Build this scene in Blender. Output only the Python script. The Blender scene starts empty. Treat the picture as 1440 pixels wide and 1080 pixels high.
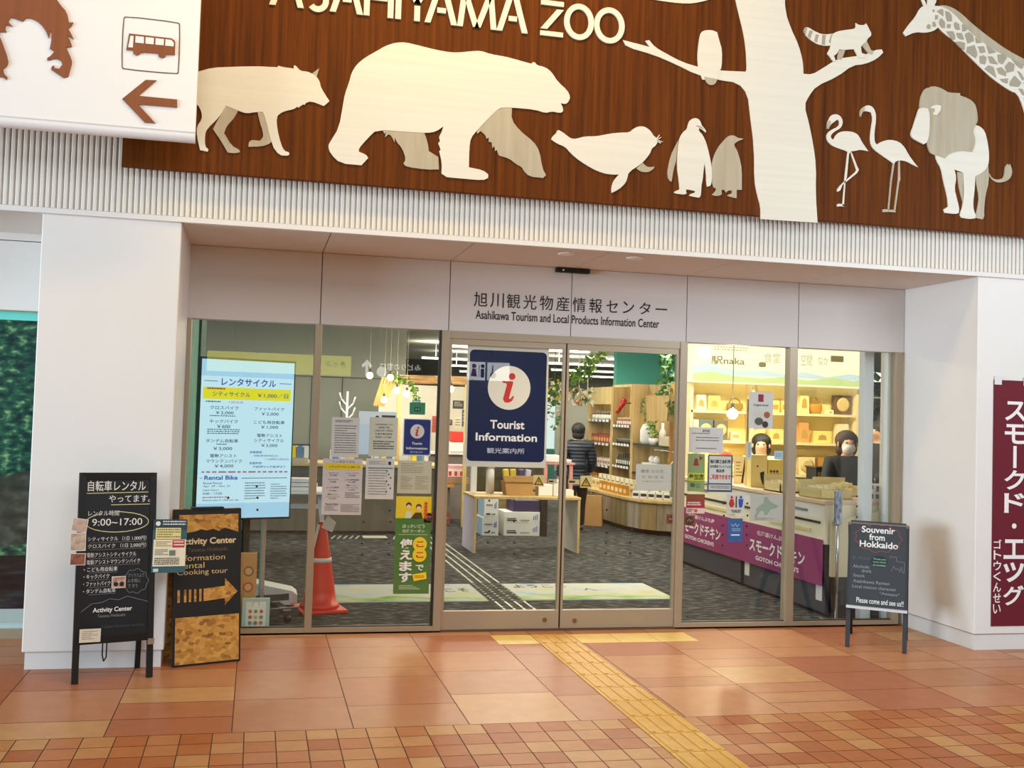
import bpy, bmesh, math, random
from mathutils import Vector, Matrix

S = bpy.context.scene
COL = S.collection
rnd = random.Random(7)

# ------------------------------------------------------------------ camera
F = 1400.0
CX, CY = 658.4, 525.2
CAM = Vector((0.0, -7.2316, 1.62))
RX = Vector((0.97776919, -0.20725149, 0.03184695))
UX = Vector((-0.03895413, -0.03030139, 0.99878146))
FX = Vector((0.20603394, 0.97781831, 0.03770106))
cd = bpy.data.cameras.new('camera')
cam = bpy.data.objects.new('camera', cd)
COL.objects.link(cam)
cd.sensor_width = 36.0
cd.lens = 36.0 * F / 1440.0
cd.shift_x = (720 - CX) / 1440.0
cd.shift_y = -(540 - CY) / 1440.0
cd.clip_start = 0.05
cd.clip_end = 200
m3 = Matrix((RX, UX, -FX)).transposed()
cam.matrix_world = Matrix.Translation(CAM) @ m3.to_4x4()
S.camera = cam

# ------------------------------------------------------------------ world, big lights, exposure
S.view_settings.view_transform = 'Standard'
S.view_settings.look = 'None'
S.view_settings.exposure = 0.0
S.view_settings.gamma = 1.0
S.view_settings.use_curve_mapping = False
wd = bpy.data.worlds.new('world')
S.world = wd
wd.use_nodes = True
bgn = wd.node_tree.nodes['Background']
bgn.inputs[0].default_value = (0.86, 0.93, 1.0, 1)
bgn.inputs[1].default_value = 0.42


def area(name, loc, look, sx, sy, power, col):
    l = bpy.data.lights.new(name, 'AREA')
    l.shape = 'RECTANGLE'
    l.size, l.size_y = sx, sy
    l.energy = power
    l.color = col
    o = bpy.data.objects.new(name, l)
    COL.objects.link(o)
    o.location = loc
    d = Vector(look) - Vector(loc)
    o.rotation_euler = d.to_track_quat('-Z', 'Y').to_euler()
    return o


DAY = area('daylight_from_concourse_windows', (-13, -5.6, 1.7), (4, 0, 1.7), 6, 3.2, 1750, (0.66, 0.86, 1.0))
FILL = area('added_cool_fill_light', (6.4, -4.7, 3.15), (4.2, 0, 2.3), 2.4, 0.7, 88, (0.78, 0.91, 1.0))  # added cool fill, out of view, brightening the right end of the fascia
HALL = area('hall_ceiling_light', (2.0, -12, 8.0), (2.0, 0, 1.8), 12, 5, 570, (0.93, 0.97, 1.0))
WARM = area('mural_wash_light', (1.0, -2.5, 5.9), (0.75, -0.9, 3.8), 2.2, 0.4, 88, (1.0, 0.62, 0.10))


# ------------------------------------------------------------------ pixel -> place on a real plane
def ray(px, py):
    return RX * (px - CX) + UX * (CY - py) + FX * F


def at_y(px, py, y):
    d = ray(px, py)
    return CAM + d * ((y - CAM.y) / d.y)


def at_x(px, py, x):
    d = ray(px, py)
    return CAM + d * ((x - CAM.x) / d.x)


def at_z(px, py, z=0.0):
    d = ray(px, py)
    return CAM + d * ((z - CAM.z) / d.z)


# ------------------------------------------------------------------ materials
def lin(h):
    h = h.lstrip('#')
    out = []
    for i in (0, 2, 4):
        c = int(h[i:i + 2], 16) / 255.0
        out.append(c / 12.92 if c <= 0.04045 else ((c + 0.055) / 1.055) ** 2.4)
    return (*out, 1.0)


MATS = {}


def mat(name, col, rough=0.55, metal=0.0, emit=0.0, var=0.0, scale=(8, 8, 8), col2=None, bump=0.0, spec=0.5):
    if name in MATS:
        return MATS[name]
    m = bpy.data.materials.new(name)
    m.use_nodes = True
    nt = m.node_tree
    b = nt.nodes['Principled BSDF']
    c = lin(col)
    b.inputs['Base Color'].default_value = c
    b.inputs['Roughness'].default_value = rough
    b.inputs['Metallic'].default_value = metal
    b.inputs['Specular IOR Level'].default_value = spec
    if emit:
        b.inputs['Base Color'].default_value = tuple(x * 0.15 for x in c[:3]) + (1,)
        b.inputs['Emission Color'].default_value = c
        b.inputs['Emission Strength'].default_value = emit
    if var or col2 or bump:
        tc = nt.nodes.new('ShaderNodeTexCoord')
        mp = nt.nodes.new('ShaderNodeMapping')
        mp.inputs['Scale'].default_value = scale
        nz = nt.nodes.new('ShaderNodeTexNoise')
        nz.inputs['Scale'].default_value = 1.0
        nz.inputs['Detail'].default_value = 4.0
        nt.links.new(tc.outputs['Object'], mp.inputs['Vector'])
        nt.links.new(mp.outputs['Vector'], nz.inputs['Vector'])
        if var or col2:
            cr = nt.nodes.new('ShaderNodeValToRGB')
            cr.color_ramp.elements[0].position = 0.32
            cr.color_ramp.elements[1].position = 0.68
            if col2:
                cr.color_ramp.elements[0].color = lin(col2)
                cr.color_ramp.elements[1].color = c
            else:
                cr.color_ramp.elements[0].color = tuple(x * (1 - var) for x in c[:3]) + (1,)
                cr.color_ramp.elements[1].color = tuple(min(1, x * (1 + var)) for x in c[:3]) + (1,)
            nt.links.new(nz.outputs['Fac'], cr.inputs['Fac'])
            nt.links.new(cr.outputs['Color'], b.inputs['Base Color'])
        if bump:
            bp = nt.nodes.new('ShaderNodeBump')
            bp.inputs['Strength'].default_value = bump
            bp.inputs['Distance'].default_value = 0.01
            nt.links.new(nz.outputs['Fac'], bp.inputs['Height'])
            nt.links.new(bp.outputs['Normal'], b.inputs['Normal'])
    MATS[name] = m
    return m


def glass_mat():
    m = bpy.data.materials.new('clear_glass')
    m.use_nodes = True
    nt = m.node_tree
    nt.nodes.clear()
    out = nt.nodes.new('ShaderNodeOutputMaterial')
    mix = nt.nodes.new('ShaderNodeMixShader')
    tr = nt.nodes.new('ShaderNodeBsdfTransparent')
    tr.inputs[0].default_value = (0.985, 0.995, 0.99, 1)
    gl = nt.nodes.new('ShaderNodeBsdfGlossy')
    gl.inputs['Roughness'].default_value = 0.0
    lw = nt.nodes.new('ShaderNodeLayerWeight')
    lw.inputs[0].default_value = 0.5
    pw = nt.nodes.new('ShaderNodeMath')
    pw.operation = 'POWER'
    pw.inputs[1].default_value = 5
    ma = nt.nodes.new('ShaderNodeMath')
    ma.operation = 'MULTIPLY_ADD'
    ma.inputs[1].default_value = 0.9
    ma.inputs[2].default_value = 0.045
    nt.links.new(lw.outputs['Facing'], pw.inputs[0])
    nt.links.new(pw.outputs[0], ma.inputs[0])
    nt.links.new(ma.outputs[0], mix.inputs[0])
    nt.links.new(tr.outputs[0], mix.inputs[1])
    nt.links.new(gl.outputs[0], mix.inputs[2])
    nt.links.new(mix.outputs[0], out.inputs[0])
    return m


GLASS = glass_mat()
WHITE = mat('white_panel', 'e6e2de', 0.45, var=0.015, scale=(2, 2, 2))
PLINTH = mat('white_plinth', 'dedbd8', 0.5)
SEAM = mat('dark_seam', '4a4540', 0.7)
FASCIA = mat('fascia_panel', 'd6d0cc', 0.5, var=0.015, scale=(1.5, 1.5, 1.5))
SOFFIT = mat('soffit_panel', 'dcd3cb', 0.6)
SLAT = mat('slat_beige', 'e6e1d8', 0.5)
SLATDK = mat('slat_gap', 'c4beb2', 0.7)
ALU = mat('brushed_aluminium', 'ab9b84', 0.38, 0.35)
ALUDK = mat('dark_gasket', '2e2c2a', 0.5)
STEEL = mat('steel', 'c4c6c8', 0.25, 0.9)
BLACK = mat('black_paint', '0d0d0e', 0.45)
BLACKM = mat('matt_black', '141416', 0.7)
WHT = mat('white_plain', 'f2f0ec', 0.5)
PAPER = mat('paper_white', 'e2dedb', 0.65)
INK = mat('ink_black', '1c1a1c', 0.7)
GREYINK = mat('ink_grey', '6b6866', 0.7)
RED = mat('print_red', 'c8281e', 0.6)
NAVY = mat('print_navy', '14204e', 0.35)
BLUEINK = mat('ink_blue', '1f4fb0', 0.6)
YEL = mat('print_yellow', 'f3d51c', 0.6)
GRN = mat('print_green', '4a8032', 0.6)
CHALK = mat('chalk_white', 'e8e8e4', 0.9)
CHALKDIM = mat('chalk_dim', '8d9296', 0.9)
CHALKYEL = mat('chalk_yellow', 'd9d29a', 0.9)
CHALKRED = mat('chalk_red', 'a04a4a', 0.9)
CARD = mat('kraft_card', 'b98f56', 0.75, var=0.08, scale=(6, 6, 6))
PINE = mat('pine_board', 'd2b680', 0.55, col2='b8985e', scale=(14, 14, 1.2))
PINEY = mat('pine_board_yellow', 'd9c07e', 0.55, col2='c4a660', scale=(14, 14, 1.2))
OAK = mat('oak_orange', 'bf8a48', 0.5, col2='a8743a', scale=(12, 12, 1.0))
GREYWOOD = mat('weathered_wood', 'a59a88', 0.7, col2='7c7262', scale=(16, 16, 1.4))
LAM = mat('white_laminate', 'e9e6e2', 0.4)
PINKLAM = mat('pinkish_laminate', 'dfd0dc', 0.45)
PINK = mat('pink_paint', 'cf8f88', 0.5)
TEAL = mat('teal_wall', '5fc4b0', 0.6)
TEALB = mat('teal_band', '7cf0e4', 0.5)
OLIVE = mat('olive_grey_wall', '8d8d7c', 0.7, var=0.03, scale=(1, 1, 1))
DESKF = mat('desk_front_olive', '6d6454', 0.6, col2='5e5648', scale=(10, 10, 1))
CEIL = mat('interior_ceiling', 'd8d2bc', 0.8)
YWALL = mat('stall_yellow_wall', 'f0dc94', 0.7)
LEAF = mat('leaf_green', '4f7f2e', 0.6, col2='2d5220', scale=(30, 30, 30))
LEAFL = mat('leaf_light', '9db84a', 0.6, col2='6e9436', scale=(30, 30, 30))
SKIN = mat('skin', 'd9a98c', 0.6)
HAIRD = mat('hair_dark', '1d1714', 0.6)
HAIRB = mat('hair_brown', '3b2218', 0.6)
CLOTHB = mat('cloth_black', '1a1b1f', 0.8)
CLOTHN = mat('cloth_black_trouser', '202024', 0.8)
MASKM = mat('mask_white', 'dfe0e4', 0.7)
BULB = mat('warm_bulb_glow', 'ffe6b0', 0.4, emit=14.0)
TUBEM = mat('white_tube_glow', 'fff6e2', 0.4, emit=7.0)
MURALW = mat('mural_white', 'e4e0d4', 0.5, col2='ded9cb', scale=(0.5, 3, 30))
MURALG = mat('mural_greige', 'b9ae98', 0.5, col2='ac9f86', scale=(20, 3, 2))
MURALD = mat('mural_spot', 'a39a88', 0.5)
PURPLE = mat('banner_purple', '8f2a68', 0.7)
MAROON = mat('banner_maroon', '66061f', 0.75)
ORANGE = mat('cone_orange', 'e8351a', 0.4)
BROWNP = mat('print_brown', '8e4e1e', 0.6, col2='824518', scale=(30, 3, 1))
BROWNL = mat('print_brown_line', '6a4238', 0.5)


def wood_board():
    m = bpy.data.materials.new('walnut_board')
    m.use_nodes = True
    nt = m.node_tree
    b = nt.nodes['Principled BSDF']
    b.inputs['Roughness'].default_value = 0.6
    b.inputs['Specular IOR Level'].default_value = 0.12
    tc = nt.nodes.new('ShaderNodeTexCoord')
    mp = nt.nodes.new('ShaderNodeMapping')
    mp.inputs['Scale'].default_value = (30, 3, 0.9)
    nz = nt.nodes.new('ShaderNodeTexNoise')
    nz.inputs['Scale'].default_value = 1.0
    nz.inputs['Detail'].default_value = 6
    mp2 = nt.nodes.new('ShaderNodeMapping')
    mp2.inputs['Scale'].default_value = (110, 3, 3)
    nz2 = nt.nodes.new('ShaderNodeTexNoise')
    nz2.inputs['Scale'].default_value = 1.0
    mx = nt.nodes.new('ShaderNodeMath')
    mx.operation = 'MULTIPLY_ADD'
    mx.inputs[1].default_value = 0.35
    cr = nt.nodes.new('ShaderNodeValToRGB')
    cr.color_ramp.elements[0].position = 0.4
    cr.color_ramp.elements[0].color = lin('421e02')
    cr.color_ramp.elements[1].position = 0.95
    cr.color_ramp.elements[1].color = lin('743c06')
    L = nt.links.new
    L(tc.outputs['Object'], mp.inputs[0])
    L(tc.outputs['Object'], mp2.inputs[0])
    L(mp.outputs[0], nz.inputs['Vector'])
    L(mp2.outputs[0], nz2.inputs['Vector'])
    L(nz2.outputs['Fac'], mx.inputs[0])
    L(nz.outputs['Fac'], mx.inputs[2])
    L(mx.outputs[0], cr.inputs['Fac'])
    L(cr.outputs['Color'], b.inputs['Base Color'])
    return m


def osb_mat():
    m = bpy.data.materials.new('osb_board')
    m.use_nodes = True
    nt = m.node_tree
    b = nt.nodes['Principled BSDF']
    b.inputs['Roughness'].default_value = 0.6
    L = nt.links.new
    tc = nt.nodes.new('ShaderNodeTexCoord')
    nz = nt.nodes.new('ShaderNodeTexNoise')
    nz.inputs['Scale'].default_value = 14
    mp = nt.nodes.new('ShaderNodeMapping')
    mp.inputs['Scale'].default_value = (30, 30, 44)
    mixv = nt.nodes.new('ShaderNodeMix')
    mixv.data_type = 'RGBA'
    mixv.blend_type = 'ADD'
    mixv.inputs[0].default_value = 3.0
    vo = nt.nodes.new('ShaderNodeTexVoronoi')
    vo.inputs['Scale'].default_value = 1.0
    cr = nt.nodes.new('ShaderNodeValToRGB')
    e = cr.color_ramp.elements
    e[0].position = 0.05
    e[0].color = lin('7d4e16')
    e[1].position = 0.9
    e[1].color = lin('d8a24e')
    k = e.new(0.35)
    k.color = lin('b9812f')
    L(tc.outputs['Object'], mp.inputs[0])
    L(tc.outputs['Object'], nz.inputs['Vector'])
    L(mp.outputs[0], mixv.inputs[6])
    L(nz.outputs['Color'], mixv.inputs[7])
    L(mixv.outputs[2], vo.inputs['Vector'])
    L(vo.outputs['Color'], cr.inputs['Fac'])
    L(cr.outputs['Color'], b.inputs['Base Color'])
    return m


def two_noise(name, cols, scale, rough=0.9, detail=3):
    m = bpy.data.materials.new(name)
    m.use_nodes = True
    nt = m.node_tree
    b = nt.nodes['Principled BSDF']
    b.inputs['Roughness'].default_value = rough
    b.inputs['Specular IOR Level'].default_value = 0.2
    tc = nt.nodes.new('ShaderNodeTexCoord')
    mp = nt.nodes.new('ShaderNodeMapping')
    mp.inputs['Scale'].default_value = scale
    nz = nt.nodes.new('ShaderNodeTexNoise')
    nz.inputs['Scale'].default_value = 1
    nz.inputs['Detail'].default_value = detail
    cr = nt.nodes.new('ShaderNodeValToRGB')
    e = cr.color_ramp.elements
    n = len(cols)
    e[0].position = 0.3
    e[0].color = lin(cols[0])
    e[1].position = 0.7
    e[1].color = lin(cols[-1])
    for i in range(1, n - 1):
        k = e.new(0.3 + 0.4 * i / (n - 1))
        k.color = lin(cols[i])
    nt.links.new(tc.outputs['Object'], mp.inputs[0])
    nt.links.new(mp.outputs[0], nz.inputs['Vector'])
    nt.links.new(nz.outputs['Fac'], cr.inputs['Fac'])
    nt.links.new(cr.outputs['Color'], b.inputs['Base Color'])
    return m


WALNUT = wood_board()
OSB = osb_mat()
CARPET = two_noise('grey_carpet', ['111517', '2a3032', '70766f'], (9, 24, 24), 0.95, 6)
FOREST = two_noise('forest_print', ['0a2028', '14403e', '2f6a50', '9cc48a'], (15, 15, 24), 0.35, 12)
MATGRASS = two_noise('mat_watercolour', ['6f9e48', 'a4c078', 'c4cab0', 'b8c4ca'], (2.5, 6, 4), 0.9, 3)
MATSKY = two_noise('mat_sky_watercolour', ['8ab4cc', 'c0c8c0', 'c8c6b6', 'c8c490'], (2.5, 4, 4), 0.9, 3)
SIGNHILL = two_noise('sign_hills', ['cfe08a', 'e6ecb8', 'bfdcd8'], (3, 3, 8), 0.6, 2)


# ------------------------------------------------------------------ text
TXT = {}


def text_mesh(s, bold=0.0):
    key = (s, bold)
    if key in TXT:
        return TXT[key]
    c = bpy.data.curves.new('t', 'FONT')
    c.body = s
    c.resolution_u = 3
    c.offset = bold
    o = bpy.data.objects.new('t', c)
    COL.objects.link(o)
    bpy.context.view_layer.update()
    dg = bpy.context.evaluated_depsgraph_get()
    me = bpy.data.meshes.new_from_object(o.evaluated_get(dg))
    vs = [(v.co.x, v.co.y) for v in me.vertices]
    fs = [tuple(p.vertices) for p in me.polygons]
    bpy.data.objects.remove(o)
    bpy.data.curves.remove(c)
    bpy.data.meshes.remove(me)
    if not vs:
        vs, fs = [(0, 0), (1, 0), (1, 1)], [(0, 1, 2)]
    x0 = min(v[0] for v in vs)
    x1 = max(v[0] for v in vs)
    y0 = min(v[1] for v in vs)
    y1 = max(v[1] for v in vs)
    w = max(x1 - x0, 1e-6)
    h = max(y1 - y0, 1e-6)
    TXT[key] = ([((x - x0) / w, (y - y0) / h) for x, y in vs], fs, w / h)
    return TXT[key]


# ------------------------------------------------------------------ mesh builder
class MB:
    def __init__(s):
        s.bm = bmesh.new()
        s.mats = []

    def mi(s, m):
        if m not in s.mats:
            s.mats.append(m)
        return s.mats.index(m)

    def face(s, pts, m):
        vs = [s.bm.verts.new(p) for p in pts]
        f = s.bm.faces.new(vs)
        f.material_index = s.mi(m)
        return f

    def box(s, x0, x1, y0, y1, z0, z1, m, bev=0.0):
        i = s.mi(m)
        v = [s.bm.verts.new((x, y, z)) for x in (x0, x1) for y in (y0, y1) for z in (z0, z1)]
        fs = []
        for a in ((0, 1, 3, 2), (4, 6, 7, 5), (0, 4, 5, 1), (2, 3, 7, 6), (0, 2, 6, 4), (1, 5, 7, 3)):
            f = s.bm.faces.new([v[k] for k in a])
            f.material_index = i
            fs.append(f)
        if bev:
            es = list({e for f in fs for e in f.edges})
            r = bmesh.ops.bevel(s.bm, geom=es, offset=bev, segments=2, affect='EDGES', profile=0.5)
            for f in r['faces']:
                f.material_index = i
        return s

    def bar(s, p0, p1, w, d, m, side=(1, 0, 0)):
        p0, p1 = Vector(p0), Vector(p1)
        a = (p1 - p0).normalized()
        sx = Vector(side)
        sx = (sx - a * sx.dot(a)).normalized()
        sy = a.cross(sx)
        i = s.mi(m)
        vs = []
        for p in (p0, p1):
            for u, v in ((-1, -1), (1, -1), (1, 1), (-1, 1)):
                vs.append(s.bm.verts.new(p + sx * (u * w / 2) + sy * (v * d / 2)))
        for a4 in ((0, 3, 2, 1), (4, 5, 6, 7), (0, 1, 5, 4), (1, 2, 6, 5), (2, 3, 7, 6), (3, 0, 4, 7)):
            s.bm.faces.new([vs[k] for k in a4]).material_index = i
        return s

    def prism(s, pts, a, b, m, axis='y', m_side=None):
        """outline pts in the plane across the axis, extruded from a to b"""
        def P(p, t):
            if axis == 'y':
                return (p[0], t, p[1])
            if axis == 'z':
                return (p[0], p[1], t)
            return (t, p[0], p[1])
        i = s.mi(m)
        k = s.mi(m_side or m)
        va = [s.bm.verts.new(P(p, a)) for p in pts]
        vb = [s.bm.verts.new(P(p, b)) for p in pts]
        s.bm.faces.new(va).material_index = i
        s.bm.faces.new(vb[::-1]).material_index = i
        n = len(pts)
        for q in range(n):
            r = (q + 1) % n
            s.bm.faces.new((va[q], vb[q], vb[r], va[r])).material_index = k
        return s

    def flat(s, pts, y, m):
        s.face([(p[0], y, p[1]) for p in pts], m)
        return s

    def cyl(s, p0, p1, r0, r1, m, n=16, cap=True):
        p0, p1 = Vector(p0), Vector(p1)
        a = (p1 - p0).normalized()
        t = Vector((1, 0, 0)) if abs(a.x) < 0.9 else Vector((0, 1, 0))
        sx = (t - a * t.dot(a)).normalized()
        sy = a.cross(sx)
        i = s.mi(m)
        ra, rb = [], []
        for k in range(n):
            d = sx * math.cos(2 * math.pi * k / n) + sy * math.sin(2 * math.pi * k / n)
            ra.append(s.bm.verts.new(p0 + d * r0))
            rb.append(s.bm.verts.new(p1 + d * r1))
        for k in range(n):
            q = (k + 1) % n
            f = s.bm.faces.new((ra[k], ra[q], rb[q], rb[k]))
            f.material_index = i
            f.smooth = True
        if cap:
            s.bm.faces.new(ra[::-1]).material_index = i
            s.bm.faces.new(rb).material_index = i
        return s

    def tube(s, path, r, m, n=8):
        for a, b in zip(path, path[1:]):
            s.cyl(a, b, r, r, m, n)
        return s

    def lathe(s, prof, m, c=(0, 0, 0), n=20):
        i = s.mi(m)
        rings = []
        for r, z in prof:
            rings.append([s.bm.verts.new((c[0] + r * math.cos(2 * math.pi * k / n), c[1] + r * math.sin(2 * math.pi * k / n), c[2] + z)) for k in range(n)])
        for A, B in zip(rings, rings[1:]):
            for k in range(n):
                q = (k + 1) % n
                f = s.bm.faces.new((A[k], A[q], B[q], B[k]))
                f.material_index = i
                f.smooth = True
        s.bm.faces.new(rings[0][::-1]).material_index = i
        s.bm.faces.new(rings[-1]).material_index = i
        return s

    def ball(s, c, r, m, sz=(1, 1, 1), n=12):
        prof = []
        for k in range(n // 2 + 1):
            a = math.pi * k / (n // 2)
            prof.append((max(0.002, math.sin(a)) * r, -math.cos(a) * r))
        i = s.mi(m)
        rings = []
        for rr, z in prof:
            rings.append([s.bm.verts.new((c[0] + sz[0] * rr * math.cos(2 * math.pi * k / n), c[1] + sz[1] * rr * math.sin(2 * math.pi * k / n), c[2] + sz[2] * z)) for k in range(n)])
        for A, B in zip(rings, rings[1:]):
            for k in range(n):
                q = (k + 1) % n
                f = s.bm.faces.new((A[k], A[q], B[q], B[k]))
                f.material_index = i
                f.smooth = True
        s.bm.faces.new(rings[0][::-1]).material_index = i
        s.bm.faces.new(rings[-1]).material_index = i
        return s

    def text(s, t, x0, z0, x1, z1, y, m, bold=0.0, fit=False):
        vs, fs, asp = text_mesh(t, bold)
        w, h = x1 - x0, z1 - z0
        if fit:
            if w / h > asp:
                d = (w - h * asp) / 2
                x0 += d
                w -= 2 * d
            else:
                d = (h - w / asp) / 2
                z0 += d
                h -= 2 * d
        i = s.mi(m)
        bv = [s.bm.verts.new((x0 + p[0] * w, y, z0 + p[1] * h)) for p in vs]
        for f in fs:
            try:
                s.bm.faces.new([bv[k] for k in f]).material_index = i
            except ValueError:
                pass
        return s

    def leaves(s, pts, m, size=0.05, n=6, spread=0.05):
        for p in pts:
            for _ in range(n):
                c = Vector(p) + Vector((rnd.uniform(-1, 1), rnd.uniform(-1, 1), rnd.uniform(-1, 1))) * spread
                a = Vector((rnd.uniform(-1, 1), rnd.uniform(-1, 1), rnd.uniform(-1, 0.6))).normalized()
                b = a.cross(Vector((rnd.uniform(-1, 1), rnd.uniform(-1, 1), rnd.uniform(-1, 1)))).normalized()
                L = size * rnd.uniform(0.7, 1.3)
                nn = a.cross(b) * L * 0.12
                s.face([c, c + a * L * 0.45 + b * L * 0.33 + nn, c + a * L, c + a * L * 0.45 - b * L * 0.33 + nn], m)
        return s

    def build(s, name, parent=None, loc=None, rot=None, smooth=False):
        me = bpy.data.meshes.new(name)
        bmesh.ops.recalc_face_normals(s.bm, faces=s.bm.faces[:])
        s.bm.to_mesh(me)
        s.bm.free()
        for m in s.mats:
            me.materials.append(m)
        o = bpy.data.objects.new(name, me)
        COL.objects.link(o)
        if parent:
            o.parent = parent
        if loc is not None:
            o.location = loc
        if rot is not None:
            o.rotation_euler = rot
        return o


def tag(o, label=None, cat=None, group=None, kind=None):
    if label:
        o['label'] = label
    if cat:
        o['category'] = cat
    if group:
        o['group'] = group
    if kind:
        o['kind'] = kind
    return o


def structure(mb, name, label=None, parent=None):
    o = mb.build(name, parent)
    if not parent:
        o['kind'] = 'structure'
        if label:
            o['label'] = label
    return o


def empty(name, label, cat, loc=(0, 0, 0), rz=0.0, group=None):
    o = bpy.data.objects.new(name, None)
    o.empty_display_size = 0.1
    COL.objects.link(o)
    o.location = loc
    o.rotation_euler = (0, 0, rz)
    return tag(o, label, cat, group)


KIDS = {}


def copy_tree(o, parent=None):
    c = o.copy()
    COL.objects.link(c)
    if parent:
        c.parent = parent
    for ch in list(o.children):
        copy_tree(ch, c)
    return c


class Panel:
    """a flat sheet: local x right, z up from its bottom edge, printed face towards -y"""
    def __init__(s, name, w, h, base, loc=(0, 0, 0), rot=(0, 0, 0), parent=None, thick=0.002, label=None, cat=None, group=None, side=None):
        mb = MB()
        mb.prism([(-w / 2, 0), (w / 2, 0), (w / 2, h), (-w / 2, h)], 0, thick, base, 'y', side or base)
        s.o = mb.build(name, parent, loc, rot)
        if label:
            tag(s.o, label, cat, group)
        s.w, s.h = w, h
        s.g = MB()
        s.t = MB()
        s.k = 0
        s.ng = s.nt = 0
        s.step = 0.0006
        s.join = False

    def X(s, u):
        return (u - 0.5) * s.w

    def Zv(s, v):
        return (1 - v) * s.h

    def rect(s, u0, v0, u1, v1, m):
        s.k += 1
        s.ng += 1
        s.g.flat([(s.X(u0), s.Zv(v1)), (s.X(u1), s.Zv(v1)), (s.X(u1), s.Zv(v0)), (s.X(u0), s.Zv(v0))], -s.step * s.k, m)
        return s

    def poly(s, pts, m):
        s.k += 1
        s.ng += 1
        s.g.flat([(s.X(u), s.Zv(v)) for u, v in pts], -s.step * s.k, m)
        return s

    def round_rect(s, u0, v0, u1, v1, r, m):
        """r is in metres"""
        x0, x1, z0, z1 = s.X(u0), s.X(u1), s.Zv(v1), s.Zv(v0)
        pts = []
        for cx, cz, a0 in ((x1 - r, z1 - r, 0), (x0 + r, z1 - r, 90), (x0 + r, z0 + r, 180), (x1 - r, z0 + r, 270)):
            for q in range(7):
                a = math.radians(a0 + 15 * q)
                pts.append((cx + r * math.cos(a), cz + r * math.sin(a)))
        s.k += 1
        s.ng += 1
        s.g.flat(pts, -s.step * s.k, m)
        return s

    def circle(s, u, v, r, m, sx=1.0):
        s.k += 1
        s.ng += 1
        s.g.flat([(s.X(u) + sx * r * math.cos(a * math.pi / 16), s.Zv(v) + r * math.sin(a * math.pi / 16)) for a in range(32)], -s.step * s.k, m)
        return s

    def stroke(s, pts, wd, m):
        """pts in u,v; wd in metres"""
        s.k += 1
        s.ng += 1
        q = [Vector((s.X(u), s.Zv(v))) for u, v in pts]
        for a, b in zip(q, q[1:]):
            d = (b - a)
            if d.length < 1e-6:
                continue
            d.normalize()
            n = Vector((-d.y, d.x)) * wd / 2
            e = d * wd * 0.3
            s.g.flat([tuple(a - n - e), tuple(b - n + e), tuple(b + n + e), tuple(a + n - e)], -s.step * s.k, m)
        return s

    def text(s, t, u0, v0, u1, v1, m, bold=0.0, fit=False):
        s.nt += 1
        if s.nt > 1 and not s.join:
            s.t.build('lettering', s.o)
            s.t = MB()
        s.t.text(t, s.X(u0), s.Zv(v1), s.X(u1), s.Zv(v0), -s.step * (s.k + 1), m, bold, fit)
        return s

    def vtext(s, t, u0, v0, u1, v1, m, bold=0.0):
        s.join = True
        n = len(t)
        for i, c in enumerate(t):
            a = v0 + (v1 - v0) * i / n
            b = v0 + (v1 - v0) * (i + 0.86) / n
            if c in 'ー':
                s.stroke([((u0 + u1) / 2, a), ((u0 + u1) / 2, b)], (u1 - u0) * s.w * 0.16, m)
            elif c in '・':
                s.circle((u0 + u1) / 2, (a + b) / 2, (u1 - u0) * s.w * 0.11, m)
            else:
                s.text(c, u0, a, u1, b, m, bold)
        s.join = False
        return s

    def lines(s, u0, v0, u1, v1, n, m, fill=0.45, gaps=True):
        """rows of fine print too small to read"""
        for i in range(n):
            a = v0 + (v1 - v0) * i / n
            b = a + (v1 - v0) / n * fill
            u = u0
            end = u1 if rnd.random() > 0.25 else u0 + (u1 - u0) * rnd.uniform(0.5, 0.9)
            while u < end - 0.01:
                L = min(rnd.uniform(0.025, 0.09) * (u1 - u0), end - u)
                s.g.flat([(s.X(u), s.Zv(b)), (s.X(u + L), s.Zv(b)), (s.X(u + L), s.Zv(a)), (s.X(u), s.Zv(a))], -s.step * (s.k + 1), m)
                s.ng += 1
                u += L + (0.022 if gaps else 0.0) * (u1 - u0)
        s.k += 1
        return s

    def done(s):
        if s.ng:
            s.g.build('print', s.o)
        else:
            s.g.bm.free()
        if s.nt:
            s.t.build('lettering', s.o)
        else:
            s.t.bm.free()
        return s.o


def glass_sheet(name, px, base, label, cat, y=0.0095, thick=0.0015, group=None):
    """sheet stuck on the inner face of the glass; px = x0,y0,x1,y1 in photo pixels"""
    x0, y0, x1, y1 = px
    mx, my = (x0 + x1) / 2, (y0 + y1) / 2
    a, b = at_y(x0, my, y), at_y(x1, my, y)
    t, q = at_y(mx, y0, y), at_y(mx, y1, y)
    return Panel(name, b.x - a.x, t.z - q.z, base, ((a.x + b.x) / 2, y, q.z), label=label, cat=cat, thick=thick, group=group)


R = math.radians

# ================================================================== SETTING
ZF, ZS, YF = 2.21, 2.735, -0.86      # fascia bottom, soffit height, front plane of the piers
XL, XR = -0.53, 5.16                 # recess from left pier to right pier

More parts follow.
